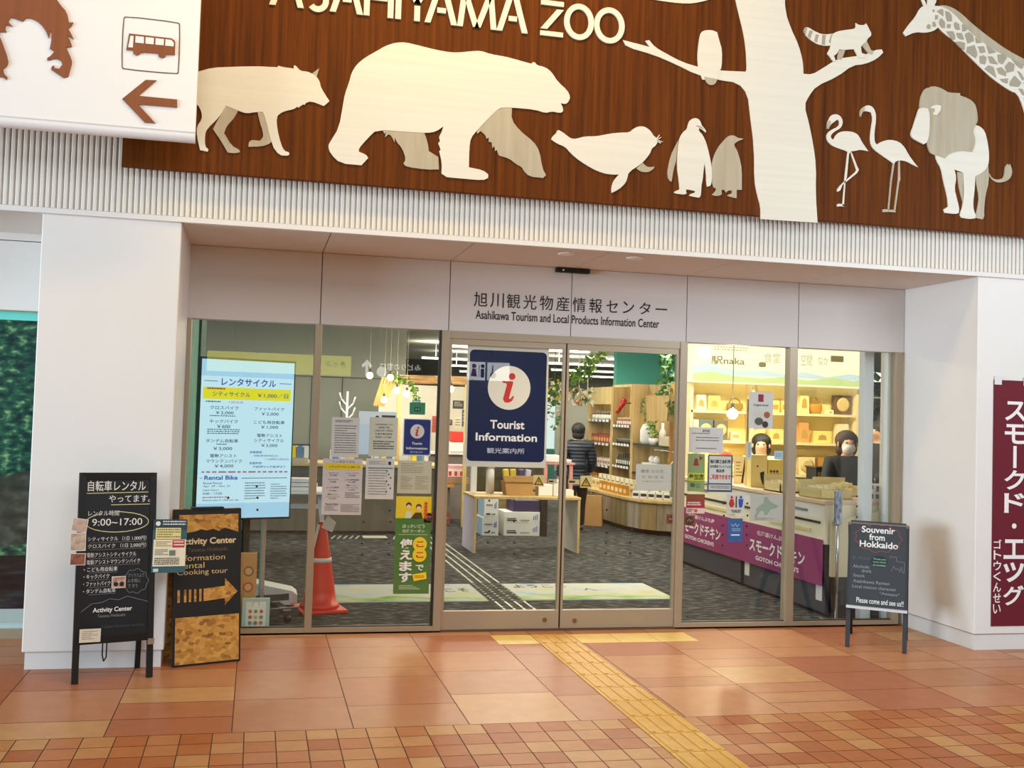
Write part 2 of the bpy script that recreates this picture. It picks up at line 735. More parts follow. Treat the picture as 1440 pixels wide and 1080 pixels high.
# ---- concourse floor
TILES = [mat('tile_%d' % i, c, 0.33, var=0.06, scale=(9, 9, 9), spec=0.2) for i, c in enumerate(
    ['bd8258', 'b3764c', 'c28e5c', 'ad6844', 'ba7c54', 'b06e48'])]
SMALL = [mat('small_tile_%d' % i, c, 0.38, var=0.06, scale=(12, 12, 12), spec=0.16) for i, c in enumerate(
    ['b46e3c', 'bc824e', 'aa6032', 'c08a54', 'b67444', 'ae6636', 'b87c48'])]
YTILE = mat('tactile_yellow', 'cf9a34', 0.45, var=0.08, scale=(14, 14, 14))
YTILEL = mat('pale_yellow_tile', 'dcb65a', 0.4, var=0.05, scale=(10, 10, 10))
GROUT = mat('grout', '5e4232', 0.8)
fl = MB()
fl.face([(-7, -17, -0.003), (13, -17, -0.003), (13, 0, -0.003), (-7, 0, -0.003)], GROUT)


def tile(x0, x1, y0, y1, m, g=0.0025):
    fl.face([(x0 + g, y0 + g, 0), (x1 - g, y0 + g, 0), (x1 - g, y1 - g, 0), (x0 + g, y1 - g, 0)], m)


YB = -2.14
joints = {-2: [-0.23, -0.935, -1.31, -1.875], -1: [-0.23, -0.91, -1.31, -1.595, -1.875],
          0: [-0.104, -0.42, -0.98, -1.59], 1: [-0.15, -0.43, -0.97, -1.19, -1.76], 2: [-0.15, -0.6, -1.1, -1.6]}
x = -6.66
k = -12
while x < 10:
    x0, x1 = x, x + 0.6
    js = joints.get(k + 1)
    if not js:
        js, yy = [], -rnd.choice((0.1, 0.24, 0.38))
        while yy > YB + 0.12:
            js.append(yy)
            yy -= rnd.choice((0.2, 0.28, 0.4, 0.56))
    ys = [0.0] + js + [YB]
    for a, b in zip(ys, ys[1:]):
        xs = [(x0, x1)]
        if x0 < 2.016 < x1:
            xs = [(x0, 2.016)] + ([(2.316, x1)] if x1 > 2.33 else [])
        elif x0 < 2.316 < x1 or abs(x1 - 2.34) < 0.05:
            xs = [(2.316, x1)] if x1 > 2.325 else []
        for p, q in xs:
            if q - p > 0.008:
                tile(p, q, b, a, rnd.choice(TILES))
    x += 0.6
    k += 1
tile(2.016, 2.316, -0.15, 0.0, TILES[3])
yy = YB
while yy > -16:
    st = 0.15 if yy > -5 else 1.0
    x = -6.6
    while x < 12.4:
        sx = st
        a, b = x, x + sx
        if not (a > 2.0 and b < 2.33) and not (a < 2.016 < b) and not (a < 2.316 < b):
            tile(a, b, yy - st, yy, rnd.choice(SMALL))
        elif a < 2.016 < b:
            tile(a, 2.016, yy - st, yy, rnd.choice(SMALL))
        elif a < 2.316 < b:
            tile(2.316, b, yy - st, yy, rnd.choice(SMALL))
        x += sx
    yy -= st
structure(fl, 'floor', 'terracotta tiled concourse floor in front of the storefront')

# tactile paving
tp = MB()
yy = -0.15
while yy > -6:
    tp.box(2.018, 2.314, yy - 0.277, yy - 0.003, -0.002, 0.002, YTILE)
    for i in range(4):
        cx = 2.016 + 0.0375 + 0.075 * i
        tp.box(cx - 0.014, cx + 0.014, yy - 0.265, yy - 0.015, 0.002, 0.006, YTILE)
    yy -= 0.28
for x0 in (1.716, 2.316, 2.616, 2.916):
    tp.box(x0 + 0.003, x0 + 0.297, -0.43, -0.153, -0.002, 0.0015, YTILEL)
structure(tp, 'trim_1', 'yellow ribbed tactile paving leading to the doors')

# ---- interior floor
cf = MB()
cf.face([(-9, 0, 0.0), (22, 0, 0.0), (22, 21, 0.0), (-9, 21, 0.0)], CARPET)
structure(cf, 'floor_carpet', 'grey streaked carpet inside the shop')
gb = MB()
for i in range(4):
    x = 2.05 + 0.085 * i
    y = 0.25
    while y < 5.2:
        if not 1.1 < y < 1.95:
            gb.box(x - 0.009, x + 0.009, y, y + 0.26, 0, 0.006, mat('guide_bar', 'c9c9c0', 0.4, 0.3))
        else:
            for q in range(3):
                gb.cyl((x, y + 0.045 + 0.09 * q, 0), (x, y + 0.045 + 0.09 * q, 0.005), 0.012, 0.012, mat('guide_bar', 'c9c9c0'), 8)
        y += 0.29
for i in range(5):
    gb.bar((0.95 + i * 0.075, 5.1, 0.004), (1.02 + i * 0.075, 5.4, 0.004), 0.02, 0.006, mat('guide_bar', 'c9c9c0'), (1, 0, 0))
gb.box(1.36, 1.66, 5.2, 5.42, 0, 0.005, mat('guide_plate', 'd8d2b8', 0.4))
for i in range(3):
    gb.bar((1.72 + i * 0.08, 5.1, 0.004), (1.78 + i * 0.08, 5.4, 0.004), 0.02, 0.006, mat('guide_bar', 'c9c9c0'), (1, 0, 0))
structure(gb, 'trim_2', 'pale tactile guide bars set in the carpet')

# ---- piers
w = MB()
w.box(-1.31, XL + 0.03, YF, 0.3, 0.105, ZS - 0.002, WHITE, 0.006)
w.box(-1.295, XL + 0.015, YF + 0.02, 0.28, 0.0, 0.105, PLINTH)
structure(w, 'wall_left', 'white pier left of the storefront')
w = MB()
w.box(XR, 9.0, YF, 0.3, 0.115, ZS - 0.002, WHITE, 0.006)
w.box(XR + 0.012, 9.0, YF + 0.012, 0.28, 0.0, 0.11, PLINTH)
structure(w, 'wall_right', 'white pier right of the storefront')

# ---- fascia panels above the glass
seams = [XL, 0.42, 1.363, 2.306, 3.247, 4.205, XR]
for i, (a, b) in enumerate(zip(seams, seams[1:])):
    w = MB()
    w.box(a + 0.003, b - 0.003, -0.012, 0.10, ZF, ZS - 0.008, FASCIA, 0.002)
    structure(w, 'fascia_panel', 'painted metal panel of the band above the storefront glass')
w = MB()
w.box(XL, XR, 0.0, 0.14, ZF + 0.006, ZS + 0.25, SEAM)
structure(w, 'lintel', 'dark backing behind the panel joints')
w = MB()
for a, b in ((-4.2, -2.75), (-2.745, -1.29)):
    w.box(a + 0.003, b - 0.003, -0.012, 0.10, ZF - 0.005, ZS - 0.06, WHITE, 0.002)
w.box(-4.2, -1.29, -0.02, 0.1, ZS - 0.055, ZS, WHITE)
structure(w, 'fascia_left', 'white panels above the poster window')

# ---- soffit
c = MB()
c.box(-5, 9, YF + 0.003, 0.14, ZS + 0.004, ZS + 0.05, SEAM)
for a, b in zip([-4.4, -2.36, -0.52, 0.42, 1.363, 2.306, 3.247, 4.205, 5.15, 6.9], [-2.36, -0.52, 0.42, 1.363, 2.306, 3.247, 4.205, 5.15, 6.9, 8.9]):
    c.box(a + 0.003, b - 0.003, YF + 0.01, 0.12, ZS - 0.006, ZS + 0.004, SOFFIT)
structure(c, 'ceiling', 'soffit of pale panels over the entrance recess')

# ---- slatted upper wall: one corrugated sheet
sl = MB()
PITCH, GAPW = 0.034, 0.011
x = -3.2
prof = []
while x < 8.6:
    prof += [(x, YF - 0.006), (x, YF - 0.012), (x + 0.004, YF - 0.016), (x + PITCH - GAPW - 0.004, YF - 0.016), (x + PITCH - GAPW, YF - 0.012), (x + PITCH - GAPW, YF - 0.006)]
    x += PITCH
z0, z1 = ZS + 0.029, 5.6
i = sl.mi(SLAT)
j = sl.mi(SLATDK)
va = [sl.bm.verts.new((p[0], p[1], z0)) for p in prof]
vb = [sl.bm.verts.new((p[0], p[1], z1)) for p in prof]
for q in range(len(prof) - 1):
    f = sl.bm.faces.new((va[q], va[q + 1], vb[q + 1], vb[q]))
    f.material_index = j if q % 6 == 5 else i
sl.box(-3.2, 8.6, YF - 0.016, YF + 0.02, ZS - 0.004, ZS + 0.028, WHITE)
sl.box(-3.2, 8.6, YF + 0.021, YF + 0.09, ZS + 0.01, z1, SLATDK)
structure(sl, 'wall_upper', 'upper wall clad in fine upright beige slats')

# ---- far left poster window
w = MB()
w.box(-4.2, -1.3, 0.0, 0.008, 0.1, ZF, GLASS)
wo = structure(w, 'window_5', 'window left of the pier with a forest picture behind it')
w = MB()
w.box(-4.2, -1.3, -0.03, 0.06, 0.0, 0.06, ALU)
w.box(-4.2, -1.3, -0.01, 0.03, ZF - 0.012, ZF, ALU)
w.build('window_frame', wo)
w = MB()
w.box(-4.2, -1.3, 0.02, 0.03, 2.14, ZF, TEALB)
w.box(-4.2, -1.3, 0.02, 0.03, 0.06, 0.19, mat('pale_ledge', 'b9c9c6', 0.5))
structure(w, 'trim_3', 'teal strip and pale ledge around the forest picture')
P = Panel('forest_picture', 2.9, 1.95, FOREST, (-2.75, 0.02, 0.19), label='tall dark forest and stream picture filling the window at far left', cat='picture', thick=0.01)
rk = two_noise('rock_print', ['1a2426', '39443f', '5d655a'], (10, 10, 14), 0.4, 6)
P.poly([(0.80, 0.58), (0.93, 0.52), (0.965, 0.6), (0.96, 0.77), (0.82, 0.8)], rk)
P.poly([(0.0, 0.83), (1, 0.815), (1, 1), (0, 1)], two_noise('stream_print', ['070d12', '121c24', '33424a'], (3, 3, 30), 0.3, 6))
P.done()

# ---- storefront glazing
posts = [(XL + 0.03, XL + 0.06), (0.386, 0.438), (1.313, 1.372), (3.196, 3.255), (4.128, 4.196), (5.075, 5.13)]


def dots(parent, pxs):
    for px, py in pxs:
        p = at_y(px, py, 0.009)
        d = MB()
        d.cyl((p.x, 0.0085, p.z), (p.x, 0.0105, p.z), 0.0085, 0.0085, INK, 10)
        d.build('safety_dot', parent)


def win(n, x0, x1, label, pa, pb, pxs=()):
    w = MB()
    w.box(x0, x1, 0.0, 0.008, 0.045, ZF, GLASS)
    o = structure(w, 'window_%d' % n, label)
    w = MB()
    for a, b in (pa, pb):
        if a is not None:
            w.box(a, b, -0.03, 0.05, 0.0, ZF, ALU, 0.002)
    w.box(x0, x1, -0.03, 0.05, 0.0, 0.045, ALU)
    w.box(x0, x1, -0.008, 0.014, 0.045, 0.052, ALUDK)
    w.build('window_frame', o)
    dots(o, pxs)
    return o


N2 = (None, None)
win(1, XL + 0.06, 0.386, 'left glass pane of the storefront in front of the lit price screen', posts[0], posts[1], [(321, 717), (321, 700), (362, 717), (362, 700), (361, 684)])
win(2, 0.438, 1.313, 'glass pane covered in notices left of the doors', N2, N2, [(511, 734), (549, 734), (548, 718), (509, 764), (547, 764), (509, 780), (547, 780)])
win(3, 3.255, 4.128, 'glass pane with stickers right of the doors', posts[3], posts[4], [(1018, 708), (1018, 725), (1017, 739), (1051, 708), (1051, 725), (1050, 740), (1016, 752), (1050, 752), (1016, 767), (1050, 767), (967, 867)])
win(4, 4.196, 5.075, 'rightmost glass pane of the storefront behind the chalkboard stand', N2, posts[5], [(1205, 698), (1205, 712), (1205, 727), (1204, 742), (1126, 866)])
w = MB()
w.box(posts[2][0], posts[2][1], -0.03, 0.06, 0, ZF, ALU, 0.002)
w.box(posts[2][0] - 0.012, posts[2][0] + 0.002, -0.012, 0.04, 0.05, ZF, ALUDK)
w.box(1.372, 3.196, -0.02, 0.10, ZF - 0.055, ZF, ALU)
structure(w, 'trim_4', 'door jamb and header rail')


def door(n, x0, x1, label, y, pxs, lock_px):
    w = MB()
    w.box(x0 + 0.012, x1 - 0.012, y, y + 0.008, 0.13, ZF - 0.06, GLASS)
    o = structure(w, 'door_%d' % n, label)
    w = MB()
    w.box(x0, x1, y - 0.016, y + 0.024, 0.014, 0.15, ALU, 0.002)
    w.box(x0, x1, y - 0.012, y + 0.02, ZF - 0.10, ZF - 0.056, ALU)
    w.box(x0, x0 + 0.018, y - 0.014, y + 0.022, 0.15, ZF - 0.1, ALU)
    w.box(x1 - 0.018, x1, y - 0.014, y + 0.022, 0.15, ZF - 0.1, ALU)
    w.build('door_frame', o)
    w = MB()
    p = at_y(*lock_px, y)
    w.cyl((p.x, y - 0.022, p.z), (p.x, y - 0.015, p.z), 0.017, 0.017, mat('lock_brass', '8a7350', 0.35, 0.8), 16)
    w.build('lock', o)
    dots(o, pxs)
    return o


door(1, 1.375, 2.272, 'left leaf of the sliding glass doors', 0.0, [(686, 763), (723, 763), (688, 747), (723, 733), (723, 779), (751, 690), (688, 704), (723, 704)], (765, 871))
door(2, 2.284, 3.194, 'right leaf of the sliding glass doors', 0.0, [(852, 763), (886, 763), (852, 778), (886, 778), (853, 749), (889, 745), (853, 717)], (807, 872))
w = MB()
w.box(2.272, 2.284, -0.006, 0.014, 0.02, ZF - 0.06, BLACK)
structure(w, 'trim_5', 'black seal between the two door leaves')
w = MB()
w.box(XL, XR, -0.03, 0.05, -0.001, 0.012, mat('threshold', '6a5a48', 0.4, 0.5))
structure(w, 'trim_6', 'door threshold')

# ---- room behind the glass
w = MB()
w.box(-9, 22, 20, 20.2, 0, 3.6, mat('back_wall_grey', '8f8c80', 0.8))
structure(w, 'wall_back', 'far back wall of the shop')
w = MB()
w.box(-0.62, -0.52, 0.3, 1.75, 0, 3.1, TEAL)
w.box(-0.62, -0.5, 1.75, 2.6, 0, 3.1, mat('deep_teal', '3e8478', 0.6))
structure(w, 'wall_side', 'teal side wall just inside the left pane')
w = MB()
w.box(-9.2, -9, 0.3, 20, 0, 3.6, OLIVE)
structure(w, 'wall_far_left', 'side wall of the office')
w = MB()
w.box(-9, 2.4, 9.2, 9.35, 0, 3.1, OLIVE)
for x in (0.85, 1.35):
    w.box(x, x + 0.012, 9.19, 9.2, 0, 2.1, SEAM)
w.box(-3, 2.4, 9.188, 9.2, 2.1, 2.112, SEAM)
structure(w, 'wall_office', 'olive grey wall behind the information desk')
w = MB()
w.box(6.25, 10, 9.6, 9.75, 0, 3.1, TEAL)
structure(w, 'wall_teal', 'teal wall above the wooden shelf units')
w = MB()
w.box(21.8, 22, 0, 20, 0, 3.6, mat('side_dark', '55504a', 0.8))
structure(w, 'wall_far_right', 'side wall of the shop')
w = MB()
w.box(-9, 22, 0.14, 20, 3.0, 3.1, CEIL)
structure(w, 'ceiling_interior', 'pale ceiling inside the shop')
w = MB()
w.box(-9, 22, 19.85, 19.99, 2.15, 3.0, mat('dark_bulkhead', '3a3830', 0.8))
structure(w, 'trim_7', 'dark bulkhead at the back of the shop')

# reflected side: the wall and hanging direction sign across the concourse
w = MB()
w.box(-14, 18, -17.3, -17, 0, 7, mat('concourse_wall', '9a988a', 0.7))
structure(w, 'wall_concourse', 'wall across the concourse, behind the viewer')
SIGNY = mat('sign_yellow_glow', 'd8d24a', 0.5, emit=4.5)
SIGNG = mat('sign_grey', '8c8c80', 0.6)
SIGNW = mat('sign_white_glow', 'f2f4f0', 0.5, emit=5.0)
hs = empty('hanging_sign', 'long hanging direction sign across the concourse, seen reflected in the glass', 'sign', (2.0, -14.0, 2.2))
w = MB()
w.box(-3.1, 3.5, -0.1, 0.0, 0.0, 0.66, SIGNG)
w.build('sign_board', hs)
w = MB()
w.box(-3.05, -0.08, 0.0, 0.01, 0.08, 0.5, SIGNY)
w.build('yellow_panel', hs)
w = MB()


def mirror_text(mb, t, xr, z0, h, y, m, wfac=1.0):
    """text on a face turned to +y: reads towards -x"""
    vs, fs, asp = text_mesh(t, 0.01)
    i = mb.mi(m)
    bv = [mb.bm.verts.new((xr - p[0] * h * asp * wfac, y, z0 + p[1] * h)) for p in vs]
    for f in fs:
        mb.bm.faces.new([bv[q] for q in f]).material_index = i


mirror_text(w, 'きっぷ', -0.2, 0.26, 0.13, 0.012, INK)
w.build('lettering', hs)
w = MB()
w.prism([(0.14, 0.32), (0.26, 0.45), (0.38, 0.32), (0.34, 0.28), (0.29, 0.33), (0.29, 0.12), (0.23, 0.12), (0.23, 0.33), (0.18, 0.28)], 0.0, 0.012, SIGNW)
mirror_text(w, 'みどりの窓口', 1.42, 0.25, 0.14, 0.012, SIGNW)
w.prism([(0.58 + 0.11 * math.cos(a * 0.3927), 0.2 + 0.11 * math.sin(a * 0.3927)) for a in range(16)], 0, 0.012, SIGNW)
w.build('lettering', hs)
w = MB()
w.box(2.45, 2.85, 0.0, 0.01, 0.1, 0.5, SIGNW)
w.box(2.9, 3.4, 0.0, 0.01, 0.1, 0.5, SIGNW)
w.build('pictogram_panel', hs)
w = MB()
w.prism([(2.6 + 0.05 * math.cos(a * 0.524), 0.41 + 0.05 * math.sin(a * 0.524)) for a in range(12)], 0, 0.014, RED)
w.prism([(2.53, 0.18), (2.67, 0.18), (2.64, 0.35), (2.56, 0.35)], 0, 0.014, RED)
w.box(2.71, 2.72, 0, 0.014, 0.15, 0.45, INK)
w.build('pictogram', hs)
w = MB()
w.prism([(2.79 + 0.045 * math.cos(a * 0.524), 0.41 + 0.045 * math.sin(a * 0.524)) for a in range(12)], 0, 0.014, NAVY)
w.box(2.75, 2.83, 0, 0.014, 0.16, 0.35, NAVY)
w.build('pictogram', hs)
w = MB()
w.prism([(3.03 + 0.07 * math.cos(a * 0.524), 0.22 + 0.07 * math.sin(a * 0.524)) for a in range(12)], 0, 0.014, INK)
w.box(3.0, 3.03, 0, 0.014, 0.22, 0.44, INK)
w.build('pictogram', hs)
for x in (-2.5, 0.2, 3.0):
    w = MB()
    w.cyl((x, -0.05, 0.66), (x, -0.05, 4.5), 0.02, 0.02, STEEL, 8)
    w.build('hanger_rod', hs)

# ================================================================== lamps
for i, (px, py) in enumerate(((797, 357), (893, 363))):
    p = at_z(px, py, ZS - 0.006)
    l = empty('downlight', ('recessed soffit downlight above the door joint', 'recessed soffit downlight to the right of the door joint')[i], 'ceiling light', (p.x, p.y, ZS - 0.006))
    w = MB()
    w.lathe([(0.05, 0.004), (0.062, 0.004), (0.062, -0.004), (0.05, -0.004)], WHT, n=24)
    w.build('ring', l)
    w = MB()
    w.cyl((0, 0, -0.0035), (0, 0, -0.0005), 0.049, 0.049, mat('downlight_glow', 'ffe9c8', 0.4, emit=12), 24)
    w.build('diffuser', l)
    ld = bpy.data.lights.new('downlight_light', 'SPOT')
    ld.energy = 36
    ld.spot_size = R(105)
    ld.spot_blend = 0.8
    ld.shadow_soft_size = 0.05
    ld.color = (1.0, 0.76, 0.40)
    lo = bpy.data.objects.new('downlight_light', ld)
    COL.objects.link(lo)
    lo.location = (0, 0, -0.02)
    lo.parent = l

# interior tube lights
tube0 = empty('strip_light', 'x', 'ceiling light', (0, 0, 0), group='strip lights on the shop ceiling')
w = MB()
w.box(-1.2, 1.2, -0.06, 0.06, -0.02, 0, LAM)
w.build('housing', tube0)
w = MB()
w.box(-1.18, 1.18, -0.045, 0.045, -0.05, -0.02, TUBEM)
w.build('tube', tube0)
ld = bpy.data.lights.new('strip_light_light', 'AREA')
ld.shape = 'RECTANGLE'
ld.size, ld.size_y = 2.3, 0.2
ld.energy = 62
ld.color = (1.0, 0.95, 0.84)
lo = bpy.data.objects.new('strip_light_light', ld)
COL.objects.link(lo)
lo.location = (0, 0, -0.06)
lo.parent = tube0
ld = bpy.data.lights.new('strip_light_uplight', 'AREA')
ld.shape = 'RECTANGLE'
ld.size, ld.size_y = 2.3, 0.1
ld.energy = 38
ld.color = (1.0, 0.95, 0.82)
lo = bpy.data.objects.new('strip_light_uplight', ld)
COL.objects.link(lo)
lo.location = (0, 0, 0.012)
lo.rotation_euler = (R(180), 0, 0)
lo.parent = tube0
for x_ in (-0.9, 0.9):
    w = MB()
    w.cyl((x_, 0, 0), (x_, 0, 0.299), 0.006, 0.006, LAM, 6)
    w.build('hanger_rod', tube0)
TUBES = [(7.0, 12.6), (4.4, 12.6), (8.0, 15.5), (5.4, 15.5), (9.4, 18.6), (6.4, 18.6), (7.5, 10.2), (4.2, 8.6), (1.0, 6.8), (3.3, 5.2), (3.9, 2.6), (-2.6, 5.6), (6.6, 6.0)]
for i, (x, y) in enumerate(TUBES):
    o = tube0 if i == 0 else copy_tree(tube0)
    o.location = (x, y, 2.7 if x > 2.5 else 2.998)
    if x <= 2.5:
        for ch in list(o.children):
            if ch.name.startswith('hanger_rod') or ch.name.startswith('strip_light_uplight'):
                bpy.data.objects.remove(ch)
    o['label'] = 'white strip light in the rows on the shop ceiling'

# ================================================================== MURAL BOARD
BY = -0.97   # board face
bx0 = at_y(170.7, 233.3, BY).x
bz0 = at_y(170.7, 233.3, BY).z
mural = empty('zoo_mural', 'wide walnut wood mural of white zoo animals and raised lettering above the entrance', 'mural', (0, 0, bz0))
w = MB()
w.box(bx0, 8.2, BY, BY + 0.045, 0, 2.4, WALNUT, 0.003)
for x in (0.4, 2.0, 3.6, 5.2, 6.8):
    w.box(x, x + 0.1, BY + 0.045, YF - 0.017, 0.3, 2.2, SLATDK)
w.build('board', mural)


def tr(x0, y0, s, flat):
    return [(x0 + flat[i] / s, y0 + flat[i + 1] / s) for i in range(0, len(flat), 2)]


def smooth(pts, corner=50):
    """round gentle bends of an outline, keep sharp corners"""
    n = len(pts)
    out = []
    for i in range(n):
        a, b, c = Vector(pts[i - 1]), Vector(pts[i]), Vector(pts[(i + 1) % n])
        d1, d2 = b - a, c - b
        if d1.length < 1e-6 or d2.length < 1e-6:
            continue
        if math.degrees(abs(d1.angle(d2))) < corner:
            out += [tuple(b - d1 * 0.25), tuple(b + d2 * 0.25)]
        else:
            out.append(tuple(b))
    return out


def cut(name, parent, pxpts, m, lvl=0, y=BY, zoff=None, sm=True):
    """a flat cut-out fixed on the board"""
    zo = bz0 if zoff is None else zoff
    if sm:
        pxpts = smooth(pxpts)
    q = [at_y(px, py, y) for px, py in pxpts]
    t = 0.008 + 0.002 * lvl
    mb = MB()
    mb.prism([(p.x, p.z - zo) for p in q], y - t, y - 0.0005 - 0.001 * lvl, m)
    return mb.build(name, parent)


# wolf
WF = (260, 80, 6.545)
wolf = cut('wolf', mural, tr(*WF, [-150, 260, -60, 200, 40, 160, 125, 140, 250, 104, 430, 96, 650, 90, 850, 100, 860, 86, 900, 98, 1000, 112, 1003, 84, 1020, 84, 1062, 134, 1130, 140, 1165, 156, 1212, 186, 1240, 230, 1252, 290, 1330, 412, 1278, 456, 1165, 412, 1115, 425, 1100, 447, 1088, 440, 1045, 470, 1035, 462, 1000, 486, 930, 500, 880, 520, 843, 558, 850, 670, 885, 810, 915, 868, 955, 880, 962, 900, 945, 914, 868, 908, 800, 815, 740, 560, 715, 510, 650, 512, 570, 525, 490, 500, 380, 452, 315, 560, 205, 665, 185, 720, 185, 825, 218, 855, 210, 876, 140, 860, 112, 740, 110, 645, 158, 580, 155, 510, 118, 440, 60, 420, -20, 520, -120, 560]), MURALW, 1)
cut('far_leg', wolf, tr(*WF, [380, 450, 490, 500, 450, 570, 385, 640, 362, 705, 430, 820, 500, 855, 508, 880, 460, 890, 395, 882, 330, 770, 258, 668, 310, 570]), MURALG, 0)
cut('far_leg', wolf, tr(*WF, [668, 508, 725, 505, 745, 560, 800, 780, 775, 805, 700, 828, 585, 830, 588, 790, 610, 768, 650, 770, 690, 775, 722, 740, 715, 680, 690, 610]), MURALG, 0)
cut('far_ear', wolf, tr(*WF, [1165, 160, 1235, 108, 1212, 190]), MURALG, 0)
# bear
B1 = (450, 50, 4.91)
B2 = (630, 50, 4.91)
bear = cut('polar_bear', mural,
           tr(*B1, [520, 52, 590, 50, 680, 72, 800, 102, 900, 120]) + tr(*B2, [80, 120, 150, 112, 225, 108, 285, 130, 400, 150, 480, 172, 572, 198, 585, 186, 600, 190, 612, 208, 670, 222, 712, 254, 755, 322, 820, 380, 842, 425, 830, 460, 810, 476, 775, 470, 790, 500, 792, 525, 775, 538, 715, 526, 670, 538, 600, 514, 440, 500, 370, 498, 330, 520, 200, 655, 155, 710, 145, 780, 142, 912, 240, 932, 275, 960, 275, 985, 240, 1002, 100, 990, -10, 980])
           + tr(*B1, [870, 976, 838, 955, 840, 880, 822, 800, 832, 790, 815, 745, 828, 730, 820, 700, 838, 670, 850, 630, 800, 665, 740, 676, 600, 668, 390, 652, 330, 710, 268, 780, 268, 805, 318, 825, 332, 848, 285, 898, 140, 885, 70, 815, 55, 765, 70, 735, 130, 640, 160, 470, 170, 410, 205, 310, 215, 265, 250, 205, 310, 155, 400, 105, 450, 75]), MURALW, 1)
cut('far_leg', bear, tr(*B1, [430, 655, 445, 680, 455, 665, 448, 705, 470, 685, 490, 690, 515, 740, 515, 705, 535, 745, 555, 765, 575, 800, 592, 855, 575, 885, 595, 908, 740, 928, 820, 926, 815, 840, 750, 800, 742, 740, 720, 676, 600, 640]), MURALG, 0)
cut('far_leg', bear, tr(*B2, [370, 495, 440, 500, 436, 585, 500, 665, 590, 735, 630, 800, 650, 920, 675, 965, 655, 985, 560, 975, 520, 935, 512, 912, 470, 890, 420, 850, 350, 830, 335, 790, 325, 800, 318, 765, 305, 780, 300, 740, 280, 735, 280, 705, 265, 715, 258, 690, 225, 662, 200, 680, 195, 655, 280, 560]), MURALG, 0)
# seal
SE = (760, 150, 7.579)
seal = cut('seal', mural, tr(*SE, [188, 252, 235, 278, 300, 330, 330, 345, 375, 346, 470, 320, 590, 320, 740, 290, 850, 280, 945, 278, 985, 238, 1040, 214, 1100, 215, 1150, 245, 1180, 280, 1200, 315, 1240, 340, 1245, 375, 1222, 420, 1180, 448, 1165, 500, 1110, 570, 1060, 620, 935, 700, 920, 770, 900, 820, 830, 885, 755, 922, 750, 880, 768, 800, 832, 726, 760, 728, 660, 712, 540, 660, 400, 570, 320, 500, 262, 432, 180, 400, 110, 352, 125, 320, 165, 285, 172, 262]), MURALW, 1)
cut('far_flipper', seal, tr(*SE, [1085, 600, 1125, 640, 1160, 648, 1212, 642, 1200, 668, 1150, 700, 1090, 700, 1050, 685, 1018, 660]), MURALG, 0)
for q in ([1235, 335, 1262, 300, 1266, 306, 1243, 345], [1240, 350, 1282, 325, 1284, 332, 1245, 357], [1240, 358, 1296, 374, 1292, 381, 1240, 366], [1238, 365, 1278, 388, 1274, 396, 1236, 374]):
    cut('whisker', seal, tr(*SE, q), MURALW, 1, sm=False)
# penguins
PE = (920, 150, 7.714)
pg = cut('penguin', mural, tr(*PE, [385, 145, 435, 125, 480, 140, 502, 180, 508, 208, 540, 240, 556, 272, 550, 284, 520, 255, 480, 235, 478, 268, 520, 310, 560, 400, 590, 520, 615, 640, 622, 760, 610, 850, 600, 862, 568, 872, 560, 830, 556, 720, 540, 610, 528, 700, 520, 790, 505, 860, 500, 970, 480, 990, 440, 985, 370, 968, 385, 950, 435, 935, 438, 918, 400, 910, 345, 900, 338, 920, 345, 945, 320, 958, 220, 945, 205, 930, 240, 912, 270, 900, 262, 800, 240, 650, 250, 440, 270, 340, 310, 275, 352, 245, 362, 190]), MURALW, 1)
cut('far_flipper', pg, tr(*PE, [255, 370, 240, 500, 235, 590, 205, 680, 185, 815, 165, 810, 138, 760, 145, 660, 180, 520, 220, 440]), MURALG, 0)
cut('beak_line', pg, tr(*PE, [445, 210, 490, 212, 530, 245, 480, 225]), MURALG, 3)
cut('small_penguin', mural, tr(*PE, [790, 325, 835, 312, 875, 322, 905, 345, 960, 348, 955, 358, 905, 375, 865, 405, 865, 432, 895, 480, 925, 580, 945, 680, 945, 905, 890, 905, 888, 995, 855, 990, 785, 970, 800, 955, 838, 945, 838, 912, 795, 912, 775, 935, 755, 905, 725, 905, 728, 955, 700, 968, 655, 972, 620, 958, 660, 920, 668, 890, 640, 880, 618, 820, 615, 640, 640, 540, 690, 440, 740, 380]), MURALG, 0)
# tree
TE = (860, 0, 3.375)
tree = cut('tree', mural, tr(*TE, [560, -420, 850, -420, 835, -200, 818, -60, 822, 60, 850, 140, 885, 215, 905, 290, 908, 352, 950, 355, 1000, 325, 1070, 280, 1130, 272, 1200, 262, 1250, 238, 1280, 236, 1286, 252, 1255, 282, 1200, 306, 1140, 312, 1070, 365, 970, 410, 935, 455, 912, 502, 935, 590, 955, 690, 968, 790, 966, 920, 975, 1058, 705, 1040, 705, 980, 690, 930, 676, 860, 675, 700, 655, 540, 645, 450, 600, 395, 500, 380, 400, 355, 300, 305, 200, 262, 70, 225, 52, 192, 100, 204, 180, 225, 158, 196, 176, 192, 205, 226, 255, 255, 330, 295, 410, 320, 500, 336, 635, 342, 640, 330, 636, 240, 625, 160, 600, 60, 580, -30, 572, -150]), MURALW, 0)
cut('owl', tree, tr(*TE, [430, 148, 470, 144, 498, 155, 510, 200, 522, 240, 520, 320, 510, 340, 500, 380, 430, 380, 410, 330, 405, 270, 410, 215, 418, 165]), MURALW, 1)
cut('owl_tail', tree, tr(*TE, [435, 366, 498, 378, 490, 400, 470, 408, 450, 398]), MURALG, 2)
cut('leaf', tree, tr(*TE, [150, -8, 270, 12, 360, 20, 420, 12, 500, -12, 400, -40, 200, -30]), MURALW, 0)
